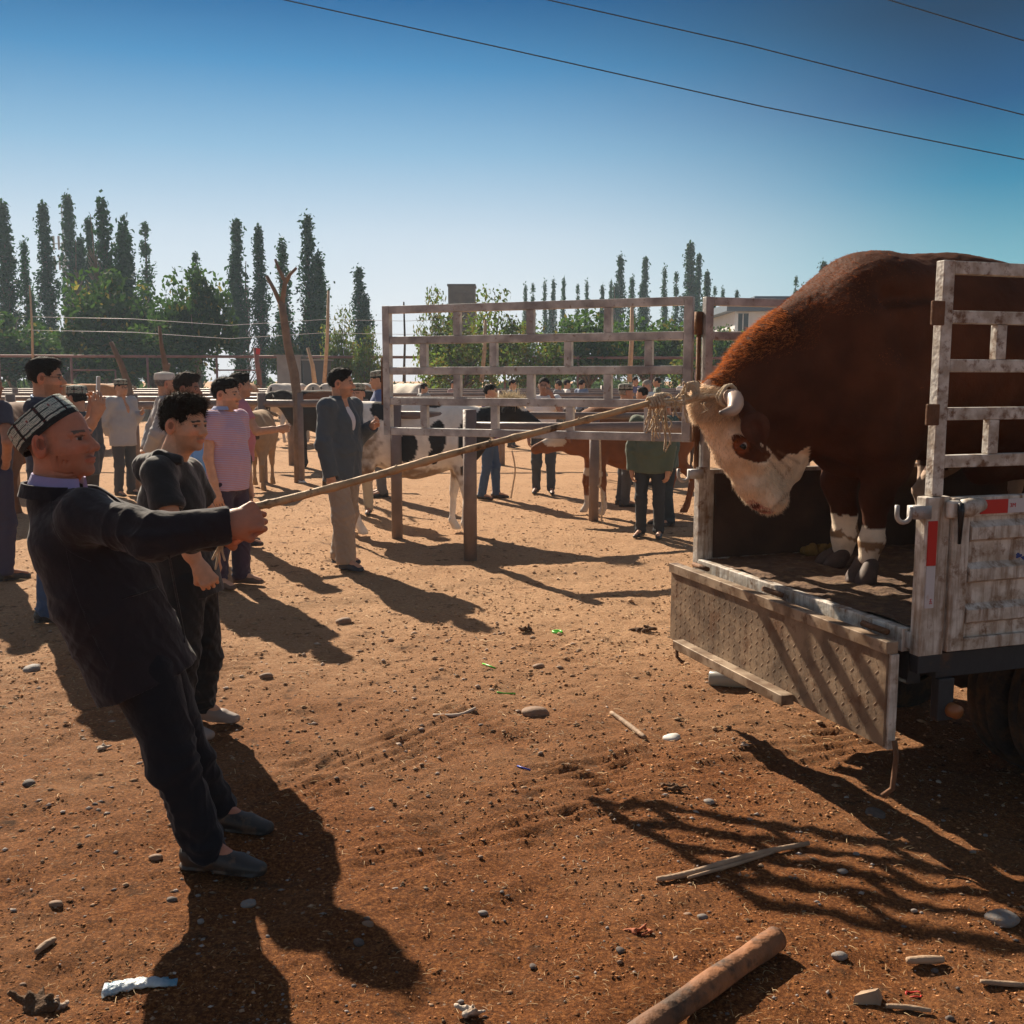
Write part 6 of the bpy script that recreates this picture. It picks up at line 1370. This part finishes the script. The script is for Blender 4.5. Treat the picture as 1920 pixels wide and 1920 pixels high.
# --- others: (pixel x of the feet, depth from feet row or given, height, facing, ...)
def person(label, px, Y, H, face, topc, legc, arms=('down', 'down'), cap=None, hair='short', hairc=(.016, .012, .01), skin=(.50, .27, .17), vox=None, sleeve='long', top='shirt', g=1., shirt=None, under=None, hem=.0, bend=0., headdown=0., headturn=0., stride=.0, group=None, hs=1., z0=0., lean=0.):
    vox = vox or max(.010, min(.03, Y*.00125))
    J = stand((px-960)/1920*Y*.995, Y, H, radians(face), z0, arms=arms, bend=bend, headdown=headdown, headturn=headturn, stride=stride, lean=lean)
    topc = tuple(min(.75, q*1.4) for q in topc); legc = tuple(min(.7, q*1.3) for q in legc)
    root, _ = figure(label, J, top, mat('cloth_%02d%02d%02d' % tuple(int(q*99) for q in topc), topc, .85, var=.1, vscale=5, bump=.3, bscale=20, sheen=.1), mat('cloth_%02d%02d%02d' % tuple(int(q*99) for q in legc), legc, .85, var=.1, vscale=5, bump=.3, bscale=20),
                     g=g, hair=hair, hairc=hairc, cap=cap, skin=skin, vox=vox, sleeve=sleeve, shirt=shirt, under=under, hem=hem, group=group, hs=hs, detail=Y < 12)
    return root, J
GR = 'onlookers around the pens'
person('old man in white cap and grey suit jacket beside the crooked stick', 310, 10.6, 1.74, 25, (.24, .23, .23), (.16, .15, .15), ('behind', 'behind'), cap='white', hair='short', hairc=(.2, .18, .17), top='jacket', hem=.07)
person('bushy haired man in blue shirt hidden behind the curly haired man', 350, 8.6, 1.70, -10, (.08, .22, .42), (.05, .05, .07), ('behind', 'down'), hair='curly', hairc=(.025, .014, .01), skin=(.3, .15, .09))
person('old man in skull cap and grey coat standing in front of the crooked branch', 228, 14.6, 1.66, -30, (.27, .27, .29), (.05, .05, .055), ('belly', 'behind'), cap='doppa', top='jacket', hem=.1, g=1.12)
person('man in grey green cap and dark jacket seen from behind the glasses man', 146, 9.3, 1.60, 160, (.05, .055, .06), (.04, .04, .045), ('down', 'down'), cap='doppa', top='jacket', g=1.05)
person('man in red white and blue striped shirt right behind the pink polo', 448, 10.2, 1.72, 20, (.32, .12, .16), (.035, .04, .045), ('hip', 'reach'), hair='tall', sleeve='short')
person('bystander in dark clothes cut off by the left edge of the picture', -22, 8.4, 1.74, 60, (.03, .025, .04), (.03, .025, .05), ('down', 'hip'), sleeve='short', skin=(.35, .16, .09))
person('bearded man with skull cap peering over the spotted cow\'s back', 672, 12.6, 1.60, -100, (.15, .13, .12), (.30, .26, .20), ('down', 'down'), cap='doppa', skin=(.42, .22, .15), hs=1.05)
person('thin man in a tall blue skull cap beside the gate\'s outer edge', 712, 14.5, 1.78, 190, (.05, .08, .2), (.1, .1, .1), cap='doppa', headdown=.1)
person('man in purple polo and jeans holding the spotted cow\'s head', 918, 14.2, 1.60, -12, (.10, .045, .16), (.04, .07, .13), ('down', 'reach'), hair='short', sleeve='short', stride=.05)
person('man in white t-shirt and dark trousers touching his face behind the gate', 1020, 14.9, 1.69, -95, (.62, .58, .72), (.045, .05, .06), ('face', 'down'), hair='short', sleeve='short', skin=(.36, .2, .14), g=1.05, stride=.02)
person('man in green patterned skull cap bowing over the brown cow', 1172, 13.4, 1.60, 10, (.10, .07, .06), (.05, .05, .06), cap='doppa', hairc=(.3, .28, .25), skin=(.42, .24, .16), top='jacket')
person('man in olive jacket and black trousers standing under the gate beside the truck', 1222, 10.7, 1.50, 250, (.065, .082, .055), (.022, .025, .03), ('down', 'down'), top='jacket', hem=.06, headdown=.5)
person('person in a dark teal jacket close behind the olive jacket man', 1250, 11.6, 1.46, 200, (.04, .07, .062), (.025, .03, .035), ('down', 'down'), top='jacket', hem=.06, headdown=.5, g=1.15)
person('grey haired man in a pale blue shirt beyond the rails below the rope', 1214, 20.5, 1.66, 200, (.5, .55, .75), (.05, .05, .06), hair='short', hairc=(.35, .33, .31), skin=(.5, .28, .2), headdown=.2)
person('man in dark trousers walking behind the brown cow', 1205, 16.0, 1.55, 150, (.10, .1, .11), (.04, .05, .07), stride=.12)
for (px, Y, H, fc, tc, lb) in ((960, 25, 1.66, -20, (.12, .14, .18), 'distant man in a dark patterned shirt between two gate bars'), (1048, 27, 1.64, 150, (.2, .2, .22), 'distant man left of the white hatted pair'), (1062, 27.6, 1.66, 10, (.55, .56, .6), 'distant man in a white shirt with dark collar'), (1090, 28, 1.66, 40, (.12, .16, .25), 'distant man in blue with his back turned'), (1190, 29, 1.74, -60, (.1, .1, .2), 'distant man just left of the grey haired man'), (1232, 27, 1.72, 180, (.08, .1, .07), 'distant man in green just right of the grey haired man'), (1045, 40, 1.7, 0, (.3, .1, .1), 'tiny far figure in dull red by the pens'), (795, 24, 1.58, 40, (.2, .2, .2), 'head of a distant man behind the white cow by the gate edge'), (850, 30, 1.64, -30, (.3, .2, .2), 'distant reddish figure behind the gate, left of the purple shirt man'), (1282, 34, 1.7, 90, (.5, .5, .52), 'distant figure in white right of the rope knot')):
    person(lb, px, Y, H, fc, tc, (.05, .05, .06), vox=.032, group=GR, hairc=(.03, .02, .02))
# ------------------------------------------------------------ things lying on the ground
def stone_data(seed, col1):
    import bmesh
    bm = bmesh.new(); bmesh.ops.create_icosphere(bm, subdivisions=3, radius=1)
    co = np.array([v.co[:] for v in bm.verts]); n = co/np.linalg.norm(co, axis=1, keepdims=True)
    co = co*(1+.22*vn(n, 1.2, seed)[:, None]+.05*vn(n, 4, seed)[:, None]); fs_ = [tuple(v.index for v in f.verts) for f in bm.faces]; bm.free()
    o = mesh_obj('stone', co, fs_, col1, None, True); d = o.data; D.objects.remove(o); return d
ST = [mat('grey_stone', (.20, .18, .17), .75, var=.25, vscale=2, bump=.2, bscale=6, dirt=(.25, .14, .07), dscale=2, dthr=.58), mat('brown_stone', (.24, .15, .10), .8, var=.3, vscale=2, bump=.2, bscale=6, dirt=(.22, .12, .06), dscale=2, dthr=.55), mat('dark_stone', (.10, .075, .065), .8, var=.3, vscale=2, bump=.2, bscale=6), mat('white_stone', (.6, .58, .55), .6, var=.15, vscale=2)]
SD = [stone_data(i+1, ST[i % 3]) for i in range(9)]+[stone_data(20, ST[3])]
def stone(px, py, w, k, lb, grp=None, flat=.5):
    g = G(px, py); r = pxm(w, g[1])/2*.86; o = D.objects.new('stone', SD[k]); col.objects.link(o); o.location = (g[0], g[1], gz(g[0], g[1])+r*flat*.30)
    o.scale = (r, r*rnd.uniform(.65, .95), r*flat); o.rotation_euler = (rnd.uniform(-.15, .15), rnd.uniform(-.15, .15), rnd.uniform(-.5, .5)); return prop(o, lb, 'stone', grp)
named = [(466, 1694, 38, 0, 'smooth grey stone in the long shadow below the old man\'s shoe'), (322, 1690, 26, 2, 'dark brown stone left of the old man\'s shadow'), (293, 1612, 32, 1, 'flat brown pebble left of the old man\'s heel'), (1880, 1735, 72, 0, 'largest grey cobble at the right edge in the truck\'s shadow'), (1575, 1795, 38, 0, 'angular grey stone right of the log end'),
         (1260, 1380, 38, 9, 'white stone next to the short stick in the tyre tracks'), (1318, 1712, 26, 0, 'blue grey pebble above the log'), (645, 1166, 34, 1, 'tan stone below the grey jacket man\'s feet'), (906, 1700, 24, 0, 'oval grey pebble left of the shadow stripes'), (672, 1765, 26, 2, 'small dark stone beside the old man\'s shadow'),
         (1005, 1337, 60, 1, 'flat pale brown slab half buried near the tyre tracks'), (106, 1700, 30, 1, 'pale flat stone at lower left'), (60, 1253, 40, 0, 'long grey stone at the left edge'), (54, 1472, 28, 2, 'small dark angular stone at the far left'), (1580, 1638, 24, 0, 'round grey pebble at the edge of the truck\'s shadow'), (1010, 1250, 26, 1, 'brown pebble in the middle of the yard'), (1330, 1500, 26, 0, 'pebble by the tip of the tailgate\'s shadow'), (1640, 1530, 46, 2, 'dark slab lying in the truck\'s shadow'), (690, 1735, 28, 1, 'pebble at the rim of the young man\'s shadow'), (1290, 1705, 20, 1, 'small brown pebble behind the blue grey one'), (500, 1270, 30, 1, 'low rounded stone near the young man\'s shadow'), (1163, 1787, 22, 2, 'dark pebble left of the log tip')]
for a in named: stone(*a)
kinds_ = ('grey', 'brown', 'dark')
for i in range(150):
    py = 1100+820*rnd.random()**.55; px = rnd.uniform(-30, 1950)
    if px > 1290 and py < 1420: continue
    w = (5+13*rnd.random()**3)*(py/1700.)
    k = rnd.randrange(9); stone(px, py, w, k, 'small %s pebble, one of many strewn over the trampled dirt' % kinds_[k % 3], 'small %s pebbles strewn over the dirt' % kinds_[k % 3], rnd.uniform(.4, .75))
# gravel, clods and straw: uncountable
def scatter(nm, n, m, kind, label, ymax, size, colfn, seed):
    rs = np.random.RandomState(seed); t = rs.rand(n); y = 1.35*(ymax/1.35)**t; x = rs.uniform(-.58, .58, n)*y
    jj = np.clip(np.searchsorted(ys, y), 0, ny-1); ii_ = np.clip(np.searchsorted(xs, x), 0, nx-1+0); ii_ = np.clip(ii_, 0, len(xs)-1); z = Z[jj, ii_]
    cl_ = vn(np.stack([x, y, x*0], 1), 1.6, seed); keep = rs.rand(n) < .55+.5*cl_; x, y, z = x[keep], y[keep], z[keep]; n = len(x)
    sz = size*(.35+rs.rand(n)**2.5*1.4)*np.clip(y/3., .6, 2.2)
    if kind == 'clod':
        base = np.array([[1, 0, 0], [0, 1, 0], [-1, 0, 0], [0, -1, 0], [0, 0, .9], [0, 0, -.6]]); fs0 = np.array([[0, 1, 4], [1, 2, 4], [2, 3, 4], [3, 0, 4], [1, 0, 5], [2, 1, 5], [3, 2, 5], [0, 3, 5]])
        v = base[None]*(1+.5*(rs.rand(n, 6, 1)-.5))*sz[:, None, None]*np.stack([.7+rs.rand(n), .7+.6*rs.rand(n), .45+.4*rs.rand(n)], 1)[:, None, :]
        a = rs.rand(n)*6.28; ca, sa = np.cos(a)[:, None], np.sin(a)[:, None]; v = np.stack([v[..., 0]*ca-v[..., 1]*sa, v[..., 0]*sa+v[..., 1]*ca, v[..., 2]], -1)
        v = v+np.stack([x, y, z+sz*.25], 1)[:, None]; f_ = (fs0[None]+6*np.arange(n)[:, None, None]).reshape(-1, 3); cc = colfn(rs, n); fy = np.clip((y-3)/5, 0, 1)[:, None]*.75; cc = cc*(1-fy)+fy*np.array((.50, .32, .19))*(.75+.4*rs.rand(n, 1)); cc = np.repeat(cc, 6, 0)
    else:
        a = rs.rand(n)*6.28; L_ = sz*(2.5+4*rs.rand(n)); w = sz*.16; dx, dy = np.cos(a), np.sin(a); tilt = (rs.rand(n)-.3)*.35
        c0 = np.stack([x, y, z+.004+.3*sz*rs.rand(n)], 1); d = np.stack([dx, dy, tilt], 1)*L_[:, None]; s_ = np.stack([-dy, dx, dx*0], 1)*w[:, None]; bend = np.stack([-dy, dx, dx*0], 1)*(L_*(rs.rand(n)-.5)*.16)[:, None]+np.array([0, 0, .1])*L_[:, None]
        up = np.array([0, 0, 1.])*w[:, None]
        v = np.stack([c0-d*.5-s_, c0-d*.5+s_, c0+bend+s_, c0+bend-s_, c0+d*.5+s_*.5, c0+d*.5-s_*.5, c0-d*.5+up, c0+bend+up, c0+d*.5+up*.6], 1)
        q = 9*np.arange(n)[:, None, None]; f_ = (np.array([[0, 6, 7, 3], [6, 1, 2, 7], [3, 7, 8, 5], [7, 2, 4, 8]])[None]+q).reshape(-1, 4); cc = np.repeat(colfn(rs, n), 9, 0)
    o = mesh_obj(nm, v.reshape(-1, 3), f_, m, None, False, cc); prop(o, label, nm.replace('_', ' '), kind='stuff')
CL = mat('clod', rough=.95, attr=True, spec=.1); STW = mat('straw', rough=.7, attr=True, transl=.2)
scatter('soil_crumbs', 95000, CL, 'clod', 'loose crumbs of reddish soil and dried dung over the yard', 16, .0036, lambda rs, n: np.array((.30, .145, .065))*(.2+2.2*rs.rand(n, 1)**1.6), 3)
scatter('gravel', 9000, CL, 'clod', 'fine grit and gravel mixed into the dirt', 14, .0060, lambda rs, n: np.where(rs.rand(n, 1) < .4, np.array([[.38, .33, .30]]), np.array([[.30, .20, .13]]))*(.5+.8*rs.rand(n, 1)), 4)
scatter('straw_litter', 34000, STW, 'straw', 'broken straw and chaff strewn over the yard', 14, .0036, lambda rs, n: np.array((.66, .45, .22))*(.25+1.0*rs.rand(n, 1)), 5)
# log, sticks, litter
def gp2(px, py, up=0.): g = G(px, py); return V(g[0], g[1], gz(g[0], g[1])+up)
LOG = mat('smooth_log', (.30, .12, .045), .75, var=.45, vscale=7, bump=.5, bscale=30, second=((.16, .07, .03), 6), dirt=(.06, .03, .015), dscale=9, dthr=.57)
a = Pz(1452, 1764, .03); bq = Pz(1195, 1945, .045); dl = nrm(a-bq)
lg = smoothp([bq-dl*.5, bq, (a+bq)/2+V(0, 0, .002), a-dl*.02, a], 8); rr_ = [.034+.0015*sin(i*.9) for i in range(len(lg)-3)]+[.031, .027, .015]
prop(MB().tube([p+V(0, 0, .004) for p in lg], rr_, 22, jit=.03).build('log', LOG, None, True), 'thick smooth peeled log lying in the bottom foreground', 'log')
STK = mat('dry_stick', (.34, .23, .15), .8, var=.3, vscale=12, bump=.4, bscale=40)
def stick(pts, r, lb, m=STK, nm='stick', grp=None, flat=1):
    q = smoothp([gp2(x, y, r*.8+.003) for x, y in pts], 4); return prop(MB().tube(q, [r*(.75+.25*sin(pi*i/(len(q)-1))) for i in range(len(q))], 8, jit=.15).build(nm, m, None, True), lb, 'stick', grp)
stick([(1146, 1340), (1178, 1362), (1210, 1387)], .013, 'short straight stick beside the white stone')
stick([(1232, 1650), (1300, 1638), (1400, 1612), (1516, 1583)], .011, 'long splintered stick crossing the striped shadow')
stick([(1290, 1648), (1380, 1622), (1450, 1602)], .007, 'thin splinter lying against the long splintered stick')
stick([(68, 1792), (84, 1778), (103, 1765)], .010, 'short yellow twig at lower left')
stick([(812, 1339), (860, 1342), (892, 1337)], .009, 'pale bare twig on the tyre tracks', mat('pale_twig', (.5, .4, .32), .8))
stick([(1700, 1808), (1740, 1806), (1768, 1802)], .012, 'flat wood splinter at lower right')
stick([(1660, 1892), (1700, 1894), (1745, 1898)], .007, 'thin wooden sliver near the bottom right corner')
stick([(1838, 1848), (1880, 1850), (1920, 1852)], .008, 'pale sliver at the right edge near the bottom')
ch = gp2(1625, 1880, .02); prop(mesh_obj('wood_chip', [ch+V(-.04, -.01, -.02), ch+V(.03, -.02, -.02), ch+V(.05, .02, -.02), ch+V(-.02, .03, -.02), ch+V(-.035, -.005, .0), ch+V(.02, -.005, .015), ch+V(.035, .012, .012), ch+V(-.01, .018, .0)], [(0, 3, 2, 1), (4, 5, 6, 7), (0, 1, 5, 4), (1, 2, 6, 5), (2, 3, 7, 6), (3, 0, 4, 7)], STK, None, False), 'rough chunk of wood right of the log', 'wood chip')
# plastic sleeve
PLA = mat('white_plastic', (.62, .66, .68), .35, var=.1, vscale=20, bump=.7, bscale=30, second=((.10, .28, .42), 9), transl=.15)
n_a, n_b = 26, 14; e0 = gp2(194, 1860, .0); e1 = gp2(332, 1846, .0); ax_ = nrm(V(*(e1-e0)[:2], 0)); sd_ = V(-ax_[1], ax_[0], 0); L_ = np.linalg.norm(e1-e0); pv = []
for i in range(n_a):
    u_ = i/(n_a-1)
    for j in range(n_b):
        t = 2*pi*j/n_b; wv_ = .026*(1-.35*u_); pv.append(e0+ax_*L_*u_+sd_*wv_*cos(t)*(1+.08*sin(u_*30+t))+V(0, 0, .016+.013*(1-.5*u_)*sin(t)+.003*sin(u_*37+3*t)+.012*sin(u_*3)))
pf = [(i*n_b+j, i*n_b+(j+1) % n_b, (i+1)*n_b+(j+1) % n_b, (i+1)*n_b+j) for i in range(n_a-1) for j in range(n_b)]
prop(mesh_obj('plastic_sleeve', pv, pf, PLA, None, True), 'crumpled white and blue plastic sleeve at lower left', 'litter')
def crumple(px, py, r, h, m, nm, lb, cat_, seed, flat=1.):
    c0 = gp2(px, py, h*.4); S = SDF(c0-r*1.5, c0+r*1.5, r/14); rs_ = random.Random(seed)
    for k in range(7): a_ = rs_.random()*6.28; q_ = V(cos(a_), sin(a_)*.6, 0)*r*.6*rs_.random(); q2 = V(cos(a_+1), sin(a_+1)*.6, 0)*r*.9*rs_.random(); S.rc(c0+q_, c0+q2+V(0, 0, h*rs_.random()), h*.4, h*.25, h*.3)
    v_, f_ = S.mesh(); v_ = v_+vnormals(v_, f_)*(h*.35*fbm(v_, 3/r, seed, 3))[:, None]; return prop(mesh_obj(nm, v_, f_, m, None, True), lb, cat_)
PAP = mat('dirty_paper', (.50, .42, .34), .85, var=.4, vscale=25, bump=.6, bscale=60, dirt=(.2, .11, .06), dscale=20, dthr=.55); DUNG = mat('dried_dung', (.10, .05, .022), .95, var=.4, vscale=20, bump=1, bscale=50)
crumple(886, 1898, .055, .02, PAP, 'crumpled_packet', 'round crumpled pale packet at the bottom edge', 'litter', 3)
crumple(60, 1890, .09, .035, DUNG, 'dung_pat', 'large broken dung lump in the lower left corner', 'dung', 4); crumple(105, 1885, .035, .02, PAP, 'crumpled_packet', 'dirty rag beside the dung in the lower left corner', 'litter', 5)
crumple(1255, 1480, .085, .02, DUNG, 'dung_pat', 'dried dung pat between the tyre tracks and the striped shadow', 'dung', 6); crumple(195, 1402, .05, .018, PAP, 'crumpled_packet', 'pale crumpled scrap left of the old man\'s legs', 'litter', 7)
crumple(565, 905, .22, .035, mat('white_scrap', (.7, .7, .68), .7), 'plastic_bag', 'flattened white bag at the foot of the forked trunk\'s post', 'litter', 8); crumple(1395, 1402, .04, .012, PAP, 'crumpled_packet', 'bit of pale litter below the tailgate\'s shadow', 'litter', 9)
crumple(1195, 1745, .07, .014, mat('orange_scrap', (.35, .09, .03), .8, var=.3, vscale=30), 'orange_scrap', 'patch of orange peel like litter above the log', 'litter', 10)
crumple(985, 1183, .06, .03, DUNG, 'dung_pat', 'small dark dung lump in the sunny middle of the yard', 'dung', 11); crumple(1210, 1185, .14, .03, DUNG, 'dung_pat', 'low dark dung smear near the tailgate', 'dung', 12)
for (px, py, a1, lb) in ((1045, 1183, 0, 'bright green plastic ring in the middle of the yard'), ):
    c0 = gp2(px, py, .008); prop(MB().tube([c0+V(.03*cos(t), .03*sin(t), 0) for t in np.linspace(0, 6.28, 14)], .008, 6).build('plastic_ring', mat('green_plastic', (.12, .65, .05), .4), None, True), lb, 'litter')
GP = mat('green_plastic')
for pts_, lb in ((((905, 1243), (914, 1246), (928, 1254)), 'thin green plastic strip pointing down right'), (((932, 1298), (945, 1297), (966, 1294)), 'thin yellow green strip lying level')): prop(MB().tube([gp2(x, y, .006) for x, y in pts_], .005, 5).build('plastic_strip', GP, None, True), lb, 'litter')
prop(MB().tube([gp2(970, 1437, .006), gp2(982, 1440, .01), gp2(995, 1440, .006)], .004, 5).build('plastic_strip', mat('blue_plastic', (.03, .08, .5), .4), None, True), 'tiny blue plastic strip in the tyre tracks', 'litter')
c0 = gp2(1713, 1861, .006); prop(MB().tube([c0+V(.020*cos(t), .014*sin(t), .003*sin(3*t)) for t in np.linspace(.2, 6.1, 20)], .0022, 6).build('rubber_band', mat('red_rubber', (.55, .02, .01), .5), None, True), 'red rubber band at lower right', 'rubber band')
# fallen bottle under the tailgate
c0 = gp2(1372, 1288, .04); dv = V(.12, -.03, 0); prop(MB().tube([c0-dv, c0-dv*.95, c0+dv*.6, c0+dv*.9, c0+dv*1.2], [.03, .04, .04, .018, .016], 14).build('plastic_bottle', mat('smoky_plastic', (.35, .33, .30), .25, transl=.3), None, True), 'dusty plastic bottle lying under the tailgate', 'bottle')
# dung on the truck bed
for (px, py, r_0, lb) in ((1470, 1022, .10, 'yellowish dung heap against the truck\'s far side'), (1405, 1030, .07, 'smaller yellowish dung heap near the far corner post'), (1540, 1030, .06, 'dung lumps beside the bull\'s far hoof')):
    c0 = Pz(px, py, BZ+.03); S = SDF(c0-.25, c0+.25, .008); rs_ = random.Random(px)
    for k in range(26): q_ = ta*rs_.uniform(-1.6, 1.6)*r_0+tw_*rs_.uniform(-.5, .4)*r_0+V(0, 0, rs_.uniform(-.2, .3)*r_0); S.el(c0+q_, rs_.uniform(.014, .026), k=.006)
    v_, f_ = S.mesh(); v_ = v_+vnormals(v_, f_)*(.004*fbm(v_, 40, 3, 2))[:, None]; prop(mesh_obj('dung_heap', v_, f_, mat('yellow_dung', (.20, .12, .03), .9, var=.4, vscale=20, bump=.6, bscale=50), None, True), lb, 'dung')
# lead ropes hanging from the rails
for (pts_, Y, lb) in ((((960, 845), (966, 880), (962, 910), (958, 934)), 13.5, 'thin rope end hanging beside the purple shirt man'), (((1124, 800), (1126, 870), (1126, 905), (1122, 912), (1128, 918), (1130, 950), (1128, 975), (1140, 990)), 11.8, 'knotted rope hanging down the rail post by the brown cow')):
    prop(MB().tube(smoothp([P(x, y, Y) for x, y in pts_], 4), .012, 6).build('hanging_rope', ROPE, None, True), lb, 'rope')
# ------------------------------------------------------------ haze: the dusty air
hz = D.materials.new('dusty_air'); hz.use_nodes = True; nt = hz.node_tree; nt.nodes.remove(nt.nodes['Principled BSDF']); pv_ = nt.nodes.new('ShaderNodeVolumePrincipled')
pv_.inputs['Density'].default_value = HAZE; pv_.inputs['Color'].default_value = (.60, .80, 1., 1); pv_.inputs['Anisotropy'].default_value = .3; nt.links.new(pv_.outputs[0], nt.nodes['Material Output'].inputs['Volume'])
hb = MB().box(V(-140, -12, -1.2), V(280, 0, 0), V(0, 150, 0), V(0, 0, 20.2)); prop(hb.build('haze', hz), 'fine dust hanging in the air of the yard', 'haze', kind='stuff')
